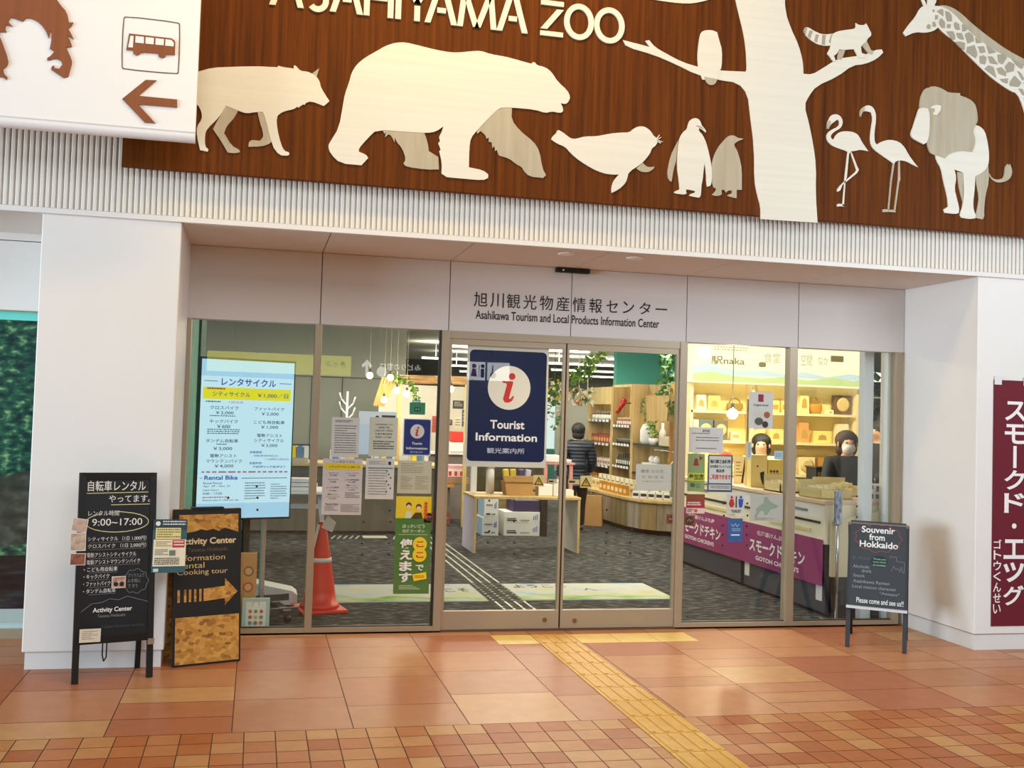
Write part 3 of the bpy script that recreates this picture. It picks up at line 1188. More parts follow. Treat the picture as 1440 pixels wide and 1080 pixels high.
# raccoon
RC = (1110, 20, 9.6)
rac = cut('raccoon', mural, tr(*RC, [575, 270, 640, 238, 750, 220, 865, 205, 888, 180, 886, 125, 915, 150, 960, 155, 1005, 152, 1022, 130, 1045, 165, 1065, 210, 1095, 265, 1090, 300, 1050, 330, 1030, 375, 960, 430, 955, 470, 965, 530, 1020, 550, 1000, 600, 920, 590, 862, 480, 790, 482, 740, 490, 660, 480, 640, 530, 590, 570, 610, 620, 600, 650, 560, 620, 545, 590, 500, 540, 510, 515, 540, 470, 545, 430, 548, 350]), MURALW, 2)
cut('far_leg', rac, tr(*RC, [660, 490, 745, 488, 710, 590, 690, 620, 640, 610, 640, 570]), MURALG, 1)
cut('far_leg', rac, tr(*RC, [970, 430, 1030, 360, 1070, 440, 1090, 490, 1130, 500, 1110, 550, 1060, 540]), MURALG, 1)
tail = cut('tail', rac, tr(*RC, [185, 215, 210, 183, 250, 185, 330, 235, 420, 275, 500, 278, 585, 268, 560, 330, 540, 430, 470, 432, 380, 415, 300, 370, 230, 310, 190, 255]), MURALW, 1)
for q in ([185, 215, 205, 190, 232, 190, 215, 240, 208, 280, 190, 255], [262, 228, 305, 232, 285, 290, 270, 338, 235, 300], [345, 280, 388, 285, 370, 340, 365, 385, 325, 372], [435, 285, 480, 288, 470, 360, 470, 420, 425, 410], [550, 285, 575, 272, 550, 340, 540, 400, 522, 380]):
    cut('tail_ring', rac, tr(*RC, q), MURALD, 2)
# flamingos
FL = (1150, 140, 6.353)
f1 = cut('flamingo', mural, tr(*FL, [95, 175, 110, 145, 150, 132, 190, 145, 215, 185, 215, 225, 195, 260, 150, 285, 118, 310, 108, 335, 120, 358, 138, 355, 150, 325, 185, 295, 230, 285, 300, 290, 345, 310, 370, 345, 385, 380, 445, 465, 375, 450, 325, 462, 290, 465, 272, 490, 258, 465, 180, 440, 120, 415, 80, 375, 70, 330, 85, 295, 125, 268, 165, 250, 185, 228, 186, 200, 172, 182, 150, 195, 110, 225, 88, 268, 74, 262, 78, 215]), MURALW, 1)
cut('leg', f1, tr(*FL, [262, 470, 275, 470, 255, 690, 242, 740, 228, 955, 215, 950, 232, 745, 236, 690]), MURALW, 0, sm=False)
cut('leg', f1, tr(*FL, [285, 470, 298, 475, 345, 595, 362, 630, 345, 660, 215, 765, 195, 815, 170, 825, 168, 805, 190, 775, 230, 735, 330, 650, 340, 630]), MURALW, 0, sm=False)
cut('foot', f1, tr(*FL, [165, 940, 180, 932, 228, 938, 230, 958, 195, 955, 170, 958]), MURALW, 0, sm=False)
cut('beak', f1, tr(*FL, [78, 215, 98, 190, 108, 210, 88, 268, 74, 262]), MURALG, 3)
f2 = cut('tall_flamingo', mural, tr(*FL, [372, 100, 400, 70, 440, 52, 480, 65, 508, 110, 515, 180, 498, 300, 500, 380, 520, 405, 570, 375, 640, 360, 720, 380, 770, 430, 800, 490, 850, 560, 888, 607, 840, 585, 780, 552, 720, 545, 690, 555, 672, 578, 650, 560, 570, 505, 500, 455, 468, 410, 460, 350, 470, 260, 485, 170, 470, 118, 415, 104, 388, 120, 376, 158, 366, 140]), MURALW, 1)
cut('leg', f2, tr(*FL, [665, 570, 680, 570, 660, 710, 655, 740, 632, 990, 620, 990, 642, 740, 645, 710]), MURALG, 0, sm=False)
cut('leg', f2, tr(*FL, [715, 548, 727, 548, 732, 720, 722, 740, 688, 995, 675, 990, 708, 740, 712, 720]), MURALG, 0, sm=False)
cut('foot', f2, tr(*FL, [572, 985, 590, 980, 690, 990, 690, 1010, 640, 1005, 575, 1008]), MURALG, 0, sm=False)
cut('beak', f2, tr(*FL, [372, 100, 410, 70, 408, 105, 388, 120, 376, 158, 366, 140]), MURALG, 3)
# lion
LI = (1265, 110, 5.141)
lion = cut('lion', mural, tr(*LI, [250, 545, 330, 560, 420, 520, 480, 420, 535, 340, 575, 350, 610, 385, 630, 460, 642, 560, 635, 635, 600, 680, 542, 710, 535, 820, 525, 900, 530, 960, 545, 990, 540, 1015, 500, 1020, 440, 1010, 428, 985, 450, 930, 460, 830, 455, 685, 390, 662, 405, 720, 390, 800, 410, 880, 425, 940, 422, 975, 400, 984, 320, 975, 312, 950, 345, 930, 340, 860, 310, 740, 295, 655, 262, 600]), MURALW, 1)
cut('far_leg', lion, tr(*LI, [636, 630, 642, 745, 615, 850, 605, 960, 608, 1000, 595, 1022, 540, 1010, 560, 930, 570, 860, 548, 760, 545, 705]), MURALG, 0)
cut('far_leg', lion, tr(*LI, [412, 680, 455, 685, 452, 900, 425, 800, 415, 730]), MURALG, 0)
cut('tail', lion, tr(*LI, [640, 690, 660, 725, 700, 738, 740, 725, 752, 690, 755, 640, 775, 622, 782, 635, 790, 622, 808, 670, 800, 715, 770, 745, 720, 758, 680, 752, 645, 715]), MURALG, 2)
mane = cut('mane', lion, tr(*LI, [135, 225, 140, 150, 165, 90, 190, 72, 192, 78, 225, 60, 280, 70, 320, 92, 345, 108, 430, 112, 428, 128, 490, 150, 535, 185, 550, 235, 558, 310, 540, 345, 522, 385, 538, 440, 535, 490, 515, 535, 425, 525, 350, 548, 320, 582, 265, 560, 245, 560, 208, 540, 190, 480, 165, 400]), MURALG, 3)
cut('face', lion, tr(*LI, [130, 225, 160, 218, 195, 225, 208, 270, 205, 400, 190, 465, 165, 482, 130, 465, 85, 440, 68, 408, 90, 350, 108, 290]), MURALW, 5)
cut('ear', lion, tr(*LI, [208, 225, 225, 205, 260, 196, 290, 205, 285, 240, 258, 272, 235, 270, 232, 255, 248, 240, 240, 222]), MURALW, 5)
# giraffe
GI = (1260, 0, 6.356)
gir = cut('giraffe', mural, tr(*GI, [60, 290, 110, 220, 170, 150, 205, 80, 240, 55, 218, 0, 200, -60, 225, -60, 245, 0, 268, 55, 275, 0, 280, -60, 350, -70, 357, 10, 335, 55, 400, 62, 470, 95, 560, 180, 650, 290, 780, 395, 900, 470, 1020, 530, 1150, 580, 1300, 680, 1420, 900, 1420, 1200, 1190, 1200, 1130, 960, 1080, 840, 1010, 815, 860, 710, 760, 620, 620, 480, 500, 360, 420, 300, 370, 250, 330, 280, 260, 298, 165, 290, 80, 328, 58, 300]), MURALW, 1)
cut('back_mane', gir, tr(*GI, [360, 60, 420, 48, 500, 70, 580, 125, 680, 220, 800, 315, 950, 425, 1060, 490, 1200, 560, 1320, 700, 1150, 600, 1000, 530, 800, 430, 640, 300, 480, 110]), MURALG, 0)
for q in ([318, 90, 335, 95, 330, 115, 318, 108], [355, 105, 395, 85, 412, 95, 412, 150], [432, 105, 460, 110, 490, 145, 488, 195, 450, 195, 435, 165], [340, 140, 365, 142, 362, 175, 340, 180],
          [380, 180, 395, 168, 430, 205, 425, 255, 400, 255, 372, 215], [262, 240, 278, 220, 300, 230, 295, 262, 270, 262], [318, 205, 330, 198, 348, 222, 345, 242, 318, 242], [448, 222, 478, 222, 475, 255, 445, 255],
          [508, 215, 520, 202, 552, 220, 560, 270, 530, 272, 512, 255], [580, 225, 600, 222, 630, 262, 610, 285, 582, 285], [438, 285, 500, 285, 520, 330, 515, 360, 490, 360], [528, 300, 575, 300, 598, 355, 570, 360, 540, 340],
          [605, 310, 640, 292, 678, 320, 685, 370, 630, 395], [700, 338, 760, 385, 705, 390], [515, 380, 560, 375, 605, 390, 602, 450, 570, 440], [625, 425, 690, 408, 718, 490, 700, 525, 620, 470],
          [722, 420, 775, 418, 788, 470, 745, 480], [795, 405, 885, 470, 820, 485], [735, 510, 770, 498, 798, 520, 785, 580, 740, 570], [812, 508, 850, 510, 900, 580, 830, 570], [895, 495, 950, 488, 980, 520, 940, 580, 905, 560],
          [780, 620, 815, 588, 860, 605, 885, 700], [890, 615, 930, 605, 975, 650, 970, 685, 905, 660], [960, 600, 1000, 555, 1048, 580, 1040, 640, 985, 652], [915, 712, 990, 705, 985, 750, 945, 740],
          [1002, 740, 1048, 680, 1110, 745, 1085, 780, 1008, 772], [1020, 530, 1135, 580, 1115, 620, 1080, 605], [1072, 640, 1100, 650, 1135, 710, 1120, 725], [1085, 795, 1120, 800, 1140, 860, 1115, 850], [1130, 740, 1180, 730, 1180, 800, 1140, 780], [1130, 880, 1190, 870, 1190, 960, 1150, 930]):
    cut('coat_patch', gir, tr(*GI, q), MURALD, 3)

# raised lettering: built stroke by stroke on one baseline
LZ0 = at_y(775, 52, BY).z - bz0
LH = 0.236
SW = 0.037


def lx(px, py=45):
    return at_y(px, py, BY).x


def strokes(mb, x0, x1, segs):
    for (u0, v0, u1, v1, wd) in segs:
        a = Vector((x0 + (x1 - x0) * u0, LZ0 + LH * v0))
        b = Vector((x0 + (x1 - x0) * u1, LZ0 + LH * v1))
        d = abs(b.x - a.x) / max((b - a).length, 1e-6)
        if abs(b.y - a.y) < 0.01:
            pts = [(a.x, a.y - wd / 2), (b.x, b.y - wd / 2), (b.x, b.y + wd / 2), (a.x, a.y + wd / 2)]
        else:
            q = wd / 2 / math.sqrt(max(1 - d * d, 0.2))
            pts = [(a.x - q, a.y), (a.x + q, a.y), (b.x + q, b.y), (b.x - q, b.y)]
        mb.prism(pts, BY - 0.014, BY - 0.0005, MURALW)


def ring(mb, x0, x1):
    n = 36
    cx, cz, rx, rz = (x0 + x1) / 2, LZ0 + LH / 2, (x1 - x0) / 2, LH / 2 + 0.004
    i = mb.mi(MURALW)
    V = []
    for k in range(n):
        a = 2 * math.pi * k / n
        V.append([mb.bm.verts.new((cx + (rx - o) * math.cos(a), y, cz + (rz - o) * math.sin(a))) for o, y in ((0, BY - 0.0005), (0, BY - 0.014), (SW, BY - 0.014), (SW, BY - 0.0005))])
    for k in range(n):
        A, B = V[k], V[(k + 1) % n]
        for q in range(3):
            mb.bm.faces.new((A[q], B[q], B[q + 1], A[q + 1])).material_index = i


A_ = [(0.1, 0, 0.42, 1, SW), (0.9, 0, 0.58, 1, SW), (0.38, 0.37, 0.64, 0.37, SW * 0.9)]
M_ = [(0.06, 0, 0.16, 1, SW), (0.16, 1, 0.48, 0.02, SW), (0.52, 0.02, 0.84, 1, SW), (0.84, 1, 0.94, 0, SW)]
H_ = [(0.08, 0, 0.08, 1, SW), (0.92, 0, 0.92, 1, SW), (0.2, 0.52, 0.8, 0.52, SW)]
I_ = [(0.5, 0, 0.5, 1, SW)]
Y_ = [(0.5, 0, 0.5, 0.42, SW), (0.5, 0.5, 0.1, 1, SW), (0.5, 0.5, 0.9, 1, SW)]
Z_ = [(0.03, 0.94, 0.97, 0.94, SW * 0.85), (0.03, 0.07, 0.97, 0.07, SW * 0.85), (0.17, 0.2, 0.83, 0.78, SW)]
lett = [('A', A_, 378, 428, 5), ('S', None, 429, 464, 8), ('A', A_, 463, 511, 14), ('H', H_, 512, 552, 20), ('I', I_, 553, 566, 23), ('Y', Y_, 568, 604, 26), ('A', A_, 596, 643, 32), ('M', M_, 643, 697, 38), ('A', A_, 697, 742, 44), ('Z', Z_, 758, 792, 52), ('O', 0, 792, 834, 55), ('O', 0, 834, 877, 60)]
for ch, seg, p0, p1, py in lett:
    mb = MB()
    a, b = lx(p0, py), lx(p1, py)
    if ch == 'S':
        n = 22
        cx, rz = (a + b) / 2, LH / 4 + 0.005
        for sgn, cz, a0, a1 in ((1, LZ0 + LH * 0.75, 40, 270), (-1, LZ0 + LH * 0.25, -140, 90)):
            rx = (b - a) / 2 * 0.9
            pts = []
            for rr in (0, SW):
                row = []
                for k in range(n):
                    t = R(a0 + (a1 - a0) * k / (n - 1))
                    row.append((cx + (rx - rr) * math.cos(t), cz + (rz + SW / 4 - rr) * math.sin(t)))
                pts += row if rr == 0 else row[::-1]
            mb.prism(pts, BY - 0.014, BY - 0.0005, MURALW)
    elif ch == 'O':
        ring(mb, a, b)
    else:
        strokes(mb, a, b, seg)
    mb.build('raised_letter', mural)

# ---- white hanging bus sign in front of the board
SY = -1.25
bs = empty('direction_sign', 'white bus stop direction sign with brown elephant, hung over the left end of the mural', 'sign', (0, 0, at_y(276, 199, SY).z))
sz0 = at_y(276, 199, SY).z
sx1 = at_y(278, 100, SY).x
w = MB()
q = []
for k in range(9):
    a = R(180 + 90 * k / 8)
    q.append((SY + 0.03 + 0.03 * math.cos(a), 0.035 + 0.035 * math.sin(a)))
q = q + [(SY + 0.055, 0.0), (SY + 0.055, 1.6), (SY, 1.6)]
w.prism(q, -3.4, sx1, mat('sign_white', 'eeebea', 0.4), 'x')
w.build('sign_box', bs)
w = MB()
w.box(-3.4, sx1 + 0.002, SY - 0.004, SY, 0.05, 0.056, PLINTH)
w.build('edge_bead', bs)
for x_ in (-3.0, -1.9, -0.8):
    w = MB()
    w.box(x_ - 0.02, x_ + 0.02, SY + 0.055, BY - 0.001 if x_ > bx0 else YF - 0.018, 1.3, 1.34, STEEL)
    w.build('bracket', bs)
EL = (0, 0, 5.143)
cut('elephant', bs, tr(*EL, [-700, -300, 300, -300, 380, -60, 412, 0, 440, 40, 485, 90, 500, 165, 532, 165, 520, 190, 497, 210, 535, 285, 488, 258, 515, 310, 522, 340, 480, 345, 522, 435, 520, 470, 495, 555, 460, 565, 372, 505, 375, 485, 392, 475, 395, 495, 430, 500, 452, 470, 445, 445, 420, 430, 385, 425, 360, 440, 342, 435, 345, 420, 365, 410, 395, 375, 362, 355, 375, 290, 375, 235, 365, 230, 355, 280, 330, 220, 290, 170, 240, 140, 190, 130, 170, 158, 145, 152, 80, 125, 62, 160, 95, 195, 45, 180, 40, 215, 50, 235, -20, 235, -300, 330, -500, 330]), BROWNP, 0, SY, sz0)
cut('elephant_leg', bs, tr(*EL, [-300, 240, -10, 245, 15, 300, 65, 440, 55, 480, 25, 500, 30, 535, 55, 560, 52, 580, 10, 555, -150, 560, -300, 540]), BROWNP, 0, SY, sz0)
cut('arrow', bs, tr(*EL, [885, 717, 1055, 580, 1132, 583, 1000, 695, 1282, 722, 1282, 780, 1000, 757, 1125, 893, 1048, 888]), BROWNP, 0, SY, sz0, sm=False)
fr = MB()
ou = smooth(tr(*EL, [888, 135, 910, 115, 1290, 160, 1306, 180, 1296, 525, 1280, 540, 895, 505, 876, 485]), 100)
inn = smooth(tr(*EL, [896, 140, 913, 123, 1285, 167, 1298, 183, 1288, 520, 1275, 532, 898, 497, 884, 482]), 100)
A = [at_y(*p, SY) for p in ou]
B = [at_y(*p, SY) for p in inn]
n = len(A)
for k in range(n):
    r_ = (k + 1) % n
    fr.face([(A[k].x, SY - 0.002, A[k].z - sz0), (A[r_].x, SY - 0.002, A[r_].z - sz0), (B[r_].x, SY - 0.002, B[r_].z - sz0), (B[k].x, SY - 0.002, B[k].z - sz0)], BROWNL)
fr.build('pictogram_frame', bs)
bus = cut('bus_pictogram', bs, tr(*EL, [935, 245, 1240, 280, 1262, 295, 1268, 310, 1265, 400, 1200, 396, 1195, 412, 1172, 422, 1150, 412, 1143, 390, 1020, 380, 1010, 395, 990, 402, 968, 392, 962, 368, 915, 362]), BROWNP, 0, SY, sz0, sm=False)
for q in ([945, 262, 968, 265, 962, 348, 928, 345], [982, 264, 1042, 271, 1042, 318, 980, 312], [1055, 272, 1115, 279, 1112, 325, 1053, 319], [1127, 280, 1187, 287, 1185, 332, 1125, 327], [1198, 288, 1240, 293, 1258, 312, 1257, 340, 1196, 334]):
    cut('bus_window', bus, tr(*EL, q), MATS['sign_white'], 1, SY, sz0, sm=False)

# ---- storefront name lettering
nm = empty('facade_sign', 'dark Japanese and English centre name lettering on the panel above the doors', 'sign', (2.3, -0.014, 2.25))
w = MB()
for i, ch in enumerate('旭川観光物産情報センター'):
    cpx = 676 + (930 - 676) * i / 11.0
    cpy = 421 + (435 - 421) * i / 11.0
    p = at_y(cpx, cpy, -0.014)
    hw, hh = 0.052, 0.055
    if ch == 'ー':
        hh = 0.006
        hw = 0.048
    elif ch in 'センタ':
        hw, hh = 0.046, 0.046
    w.text(ch, p.x - hw - 2.3, p.z - hh - 2.25, p.x + hw - 2.3, p.z + hh - 2.25, 0.0, INK, 0.002)
w.build('lettering', nm)
w = MB()
p0 = at_y(669, 438, -0.014)
p1 = at_y(927, 453, -0.014)
w.text('Asahikawa Tourism and Local Products Information Center', p0.x - 2.3, p0.z - 0.042 - 2.25 - 0.012, p1.x - 2.3, p0.z + 0.012 - 2.25, 0.0, INK, 0.012)
w.build('lettering', nm)
p = at_y(805, 378, -0.03)
ds = empty('door_sensor', 'black bar shaped door sensor under the soffit above the doors', 'sensor', (p.x, -0.012, ZS - 0.045))
w = MB()
w.box(-0.135, 0.135, -0.045, 0.0, 0.0, 0.035, BLACK, 0.008)
w.build('casing', ds)
w = MB()
w.cyl((-0.08, -0.048, 0.017), (-0.08, -0.044, 0.017), 0.007, 0.007, WHT, 10)
w.build('indicator', ds)

# ================================================================== OUTSIDE: boards and banner
# ---- left chalkboard stand
ab = empty('chalkboard_stand', 'tall black A-frame chalkboard in front of the left pier, with bicycle rental chalk writing', 'chalkboard', (-0.756, -1.128, 0), math.atan2(0.114, 0.406))
AH, TILT = 1.19, math.atan2(0.11, 1.19)


def lean(z, back=0.0):
    return z * math.sin(TILT) + back


for sx in (-1, 1):
    w = MB()
    w.bar((sx * 0.205, 0, 0), (sx * 0.2, lean(AH), AH), 0.036, 0.028, BLACK)
    w.build('leg', ab)
for sx in (-1, 1):
    w = MB()
    w.bar((sx * 0.175, 0.235, 0), (sx * 0.175, 0.135, AH - 0.03), 0.03, 0.024, BLACK)
    w.build('rear_leg', ab)
w = MB()
for z in (0.235, AH - 0.02):
    w.bar((-0.2, lean(z), z), (0.2, lean(z), z), 0.04, 0.028, BLACK, (0, 0, 1))
w.build('frame_rail', ab)
w = MB()
w.tube([(-0.06, 0.02, 0.235), (-0.055, 0.05, 0.14), (-0.045, 0.06, 0.10), (-0.03, 0.07, 0.12), (-0.025, 0.1, 0.23)], 0.004, BLACKM)
w.build('stay_chain', ab)
w = MB()
w.box(0.186, 0.222, -0.019, -0.012, 0.195, 0.23, STEEL)
w.build('catch', ab)
P = Panel('slate', 0.37, 0.94, mat('slate_black', '1b2028', 0.38, col2='12151b', scale=(3, 3, 3)), (0, lean(0.25) - 0.008, 0.245), (-TILT, 0, 0), ab, 0.012)
P.text('自転車レンタル', 0.04, 0.04, 0.92, 0.105, CHALK, 0.006)
P.stroke([(0.03, 0.118), (0.96, 0.112)], 0.004, CHALKYEL)
P.text('やってます。', 0.36, 0.13, 1.0, 0.175, CHALK, 0.004)
P.stroke([(0.4, 0.19), (1.0, 0.188)], 0.004, CHALKYEL)
P.text('レンタル時間', 0.06, 0.225, 0.52, 0.257, CHALK)
P.text('9:00~17:00', 0.12, 0.275, 0.88, 0.318, CHALK, 0.004)
el = [(0.52, 0.232)] + [(0.5 + 0.48 * math.cos(t * 0.26), 0.297 + 0.062 * math.sin(t * 0.26)) for t in range(-5, 17)]
P.stroke(el, 0.0045, CHALKYEL)
for i, (t, u) in enumerate((('・シティサイクル （1日 1,000円）', 0.95), ('・クロスバイク （1日 2,000円）', 0.95), ('・電動アシストシティサイクル', 0.80), ('・電動アシストマウンテンバイク', 0.86), ('・こども用自転車', 0.52), ('・キックバイク', 0.40), ('・ファットバイク', 0.42), ('・タンデム自転車', 0.50))):
    v = 0.385 + i * 0.0435 + (0.01 if i > 1 else 0)
    P.text(t, 0.02, v, u, v + 0.028, CHALK)
    P.stroke([(0.1, v + 0.036), (u, v + 0.034)], 0.0016, CHALKDIM)
cl = [(0.8 + (0.19 + 0.012 * math.cos(9 * t * 0.2)) * math.cos(t * 0.2), 0.665 + (0.072 + 0.006 * math.cos(9 * t * 0.2)) * math.sin(t * 0.2)) for t in range(33)]
P.stroke(cl, 0.0022, CHALKDIM)
for i, t in enumerate(('プリウスより', 'お手軽に', 'です!!')):
    P.text(t, 0.68, 0.618 + i * 0.032, 0.93 - 0.05 * i, 0.642 + i * 0.032, CHALKDIM)
P.stroke([(0.0, 0.835), (0.15, 0.79), (0.3, 0.785), (0.42, 0.765), (0.55, 0.775), (0.68, 0.755), (0.8, 0.77), (1.0, 0.795)], 0.0022, CHALKDIM)
P.text('Activity Center', 0.17, 0.815, 0.76, 0.852, CHALK, 0.02)
P.text('Taisetsu Hokkaido', 0.24, 0.858, 0.66, 0.875, CHALKDIM)
P.text('Tadaaki Hokkaido Activity', 0.3, 0.925, 0.95, 0.945, mat('chalk_faint', '4a525a', 0.9))
P.done()
abm = Matrix.Translation(ab.location) @ Matrix.Rotation(ab.rotation_euler.z, 4, 'Z')


def on_board(name, x, z, wd, h, base, label, cat, rot=0.0, off=-0.024):
    """paper fixed on the chalkboard's leaning face"""
    p = abm @ Vector((x, lean(z) + off, z))
    return Panel(name, wd, h, base, p, (-TILT, rot, ab.rotation_euler.z), label=label, cat=cat, thick=0.0015)


ph = mat('photo_red_brick', '9a5a44', 0.4, col2='d2b8a8', scale=(40, 40, 40))
P = on_board('photo_card', 0.015, 0.525, 0.078, 0.068, PAPER, 'small photo of a red bicycle stuck in the middle of the left chalkboard', 'photo')
P.rect(0.05, 0.06, 0.95, 0.94, ph)
P.circle(0.3, 0.66, 0.013, INK)
P.circle(0.72, 0.66, 0.013, INK)
P.done()
for i, (z, t, lab, rr, cc) in enumerate((
        (0.855, 0.075, 'pinkish photo card tilted at the top of the row clipped to the left post', 0.16, ('d9bfae', 'b59a8c')),
        (0.745, 0.105, 'pale photo card in the middle of the row clipped to the left post', 0.0, ('d8c6b4', 'a88c74')),
        (0.665, 0.068, 'dark red landscape photo card lowest on the left post of the chalkboard', 0.03, ('b06a50', '6e4030')))):
    P = on_board('photo_card', -0.215, z, 0.085, t, PAPER, lab, 'photo', rr)
    P.rect(0.05, 0.05, 0.95, 0.95, mat('photo_tone_%d' % i, cc[0], 0.45, col2=cc[1], scale=(30, 30, 30)))
    P.done()
P = on_board('note_card', -0.135, 0.232, 0.115, 0.075, mat('cream_paper', 'ddd3bd', 0.6), 'cream note card at the lower left corner of the left chalkboard', 'note', 0.02, -0.036)
P.lines(0.12, 0.15, 0.88, 0.85, 5, mat('ink_soft', '9a8f82', 0.7))
P.done()
P = on_board('flyer', 0.295, 0.6, 0.2, 0.315, mat('flyer_teal', '35616c', 0.5), 'colourful bike event flyer clipped to the right post of the left chalkboard', 'flyer', 0.025)
P.rect(0.0, 0.0, 1.0, 0.2, mat('flyer_dark', '27434f', 0.5))
P.lines(0.28, 0.03, 0.95, 0.13, 2, WHT)
P.circle(0.14, 0.08, 0.014, WHT)
P.rect(0.08, 0.16, 0.82, 0.37, mat('flyer_yellow', 'e9dfa2', 0.5))
P.lines(0.12, 0.18, 0.8, 0.36, 4, mat('ink_olive', '8c8434', 0.6), 0.55)
P.rect(0.03, 0.38, 0.98, 0.88, mat('flyer_cream', 'efe9cf', 0.5))
P.rect(0.58, 0.39, 0.94, 0.53, RED)
P.lines(0.62, 0.41, 0.92, 0.52, 2, WHT, 0.5)
P.lines(0.1, 0.41, 0.55, 0.52, 3, mat('ink_mustard', 'c2a63a', 0.6), 0.6)
P.rect(0.5, 0.58, 0.68, 0.68, mat('flyer_photo', '6f7f78', 0.5))
P.lines(0.08, 0.56, 0.46, 0.68, 4, GREYINK)
P.lines(0.08, 0.72, 0.8, 0.86, 4, INK, 0.5)
P.rect(0.05, 0.92, 0.2, 0.98, mat('flyer_pale', 'cfdfe0', 0.5))
P.done()

# ---- OSB activity centre board
ob = empty('activity_sign', 'black and wood chip A-frame board with activity centre text and a right arrow', 'sign board', (-0.247, -0.80, 0), math.atan2(0.14, 0.404))
OW, OH, OT = 0.43, 0.955, 0.055
for nm_, sgn in (('front_board', 1), ('rear_board', -1)):
    w = MB()
    w.box(-OW / 2, OW / 2, -0.009, 0.009, 0, OH, OSB if sgn < 0 else BLACKM, 0.002)
    w.build(nm_, ob, (0, 0.0 if sgn > 0 else 0.22, 0), (-sgn * R(6.0), 0, 0))
w = MB()
w.box(-0.1, 0.1, 0.085, 0.135, OH - 0.012, OH + 0.006, BLACK)
w.build('hinge', ob)
P = Panel('face', OW - 0.006, OH, BLACKM, (0, -0.0115, 0.0), (-R(6.0), 0, 0), ob, 0.0012)
P.poly([(0.07, 0.035), (0.96, 0.035), (0.96, 0.155), (0.86, 0.14), (0.75, 0.125), (0.66, 0.145), (0.58, 0.13), (0.48, 0.14), (0.4, 0.13), (0.3, 0.145), (0.2, 0.15), (0.07, 0.16)], OSB)
OSBL = mat('osb_letter', 'd8b878', 0.6)
P.text('Activity Center', 0.05, 0.185, 0.93, 0.24, mat('osb_letter_pale', 'e2c79a', 0.6), 0.028)
P.text('Taisetsu Hokkaido', 0.2, 0.25, 0.8, 0.275, mat('osb_letter_dim', '6b5a3a', 0.7))
for t, u, v in (('Information', 0.76, 0.296), ('Rental', 0.45, 0.344), ('Cooking tour', 0.80, 0.388)):
    P.text(t, 0.05, v, u, v + (0.043 if 'g' in t else 0.036), OSBL, 0.0)
for u in (0.06, 0.155, 0.225, 0.3, 0.375):
    P.rect(u, 0.515, u + 0.035, 0.595, OSB)
P.poly([(0.44, 0.515), (0.76, 0.505), (0.76, 0.455), (0.95, 0.545), (0.76, 0.63), (0.76, 0.585), (0.44, 0.595)], OSB)
P.rect(0.03, 0.69, 0.975, 0.985, OSB)
P.done()

# ---- right chalkboard stand
rb = empty('chalkboard_stand', 'low dark A-frame chalkboard with souvenir writing, beside the right pier', 'chalkboard', (4.41, -0.787, 0), math.atan2(-0.236, 0.325))
BH, SPR = 0.87, 0.5
RT = math.atan2(SPR / 2, BH)
DKB = mat('board_dark_blue', '23262c', 0.45)


def lean2(z):
    return z * math.tan(RT)


for sx in (-1, 1):
    w = MB()
    w.bar((sx * 0.19, 0, 0), (sx * 0.19, lean2(BH), BH), 0.03, 0.03, DKB)
    w.build('leg', rb)
for sx in (-1, 1):
    w = MB()
    w.bar((sx * 0.195, SPR, 0), (sx * 0.195, SPR / 2 + 0.01, BH), 0.03, 0.03, BLACK)
    w.build('rear_leg', rb)
w = MB()
w.box(-0.205, 0.205, SPR / 2 - 0.02, SPR / 2 + 0.025, BH - 0.01, BH + 0.012, STEEL)
w.build('top_rail', rb)
w = MB()
w.box(-0.205, 0.205, lean2(0.29) - 0.05, lean2(0.29), 0.275, 0.292, mat('tray_grey', 'cfd2d6', 0.4))
w.build('chalk_tray', rb)
P = Panel('slate', 0.38, 0.64, mat('slate_grey', '2a2f37', 0.5), (0, lean2(0.285) - 0.022, 0.28), (-RT, 0, 0), rb, 0.012)
for i, (t, a, b) in enumerate((('Souvenir', 0.2, 0.8), ('from', 0.34, 0.62), ('Hokkaido', 0.17, 0.86))):
    P.text(t, a, 0.06 + 0.085 * i, b, 0.135 + 0.085 * i, CHALK, 0.018)
cl = [(0.5 + (0.41 + 0.022 * math.cos(11 * t * 0.16)) * math.cos(t * 0.16), 0.19 + (0.16 + 0.012 * math.cos(11 * t * 0.16)) * math.sin(t * 0.16)) for t in range(41)]
P.stroke(cl, 0.0035, CHALKRED)
P.text('Ex. Alcohol', 0.05, 0.415, 0.36, 0.452, mat('chalk_faint2', '59606a', 0.9))
P.circle(0.53, 0.46, 0.042, mat('dark_green_dot', '16302e', 0.8), 1.35)
for i, t in enumerate(('Thank you', 'many kinds', 'of souvenir')):
    P.text(t, 0.42, 0.425 + 0.033 * i, 0.65, 0.447 + 0.033 * i, mat('chalk_mint', '9fc0b4', 0.9), 0.01)
P.stroke([(0.72, 0.42), (0.73, 0.39), (0.77, 0.4), (0.83, 0.39), (0.84, 0.44), (0.98, 0.45), (0.97, 0.57), (0.94, 0.56), (0.92, 0.5), (0.9, 0.56), (0.86, 0.52), (0.83, 0.54), (0.79, 0.5), (0.75, 0.56)], 0.002, CHALKDIM)
for t, a, v, b in (('Alcoholic', 0.06, 0.515, 0.36), ('drink', 0.22, 0.562, 0.4), ('Snack', 0.07, 0.62, 0.28), ('Asahikawa Ramen', 0.07, 0.685, 0.72), ('Local mascot character', 0.06, 0.745, 0.84), ('"Asappy"', 0.55, 0.805, 0.9)):
    P.text(t, a, v, b, v + 0.036, CHALKDIM, 0.006)
P.text('Please come and see us!!', 0.14, 0.885, 0.97, 0.945, CHALK, 0.006)
P.done()

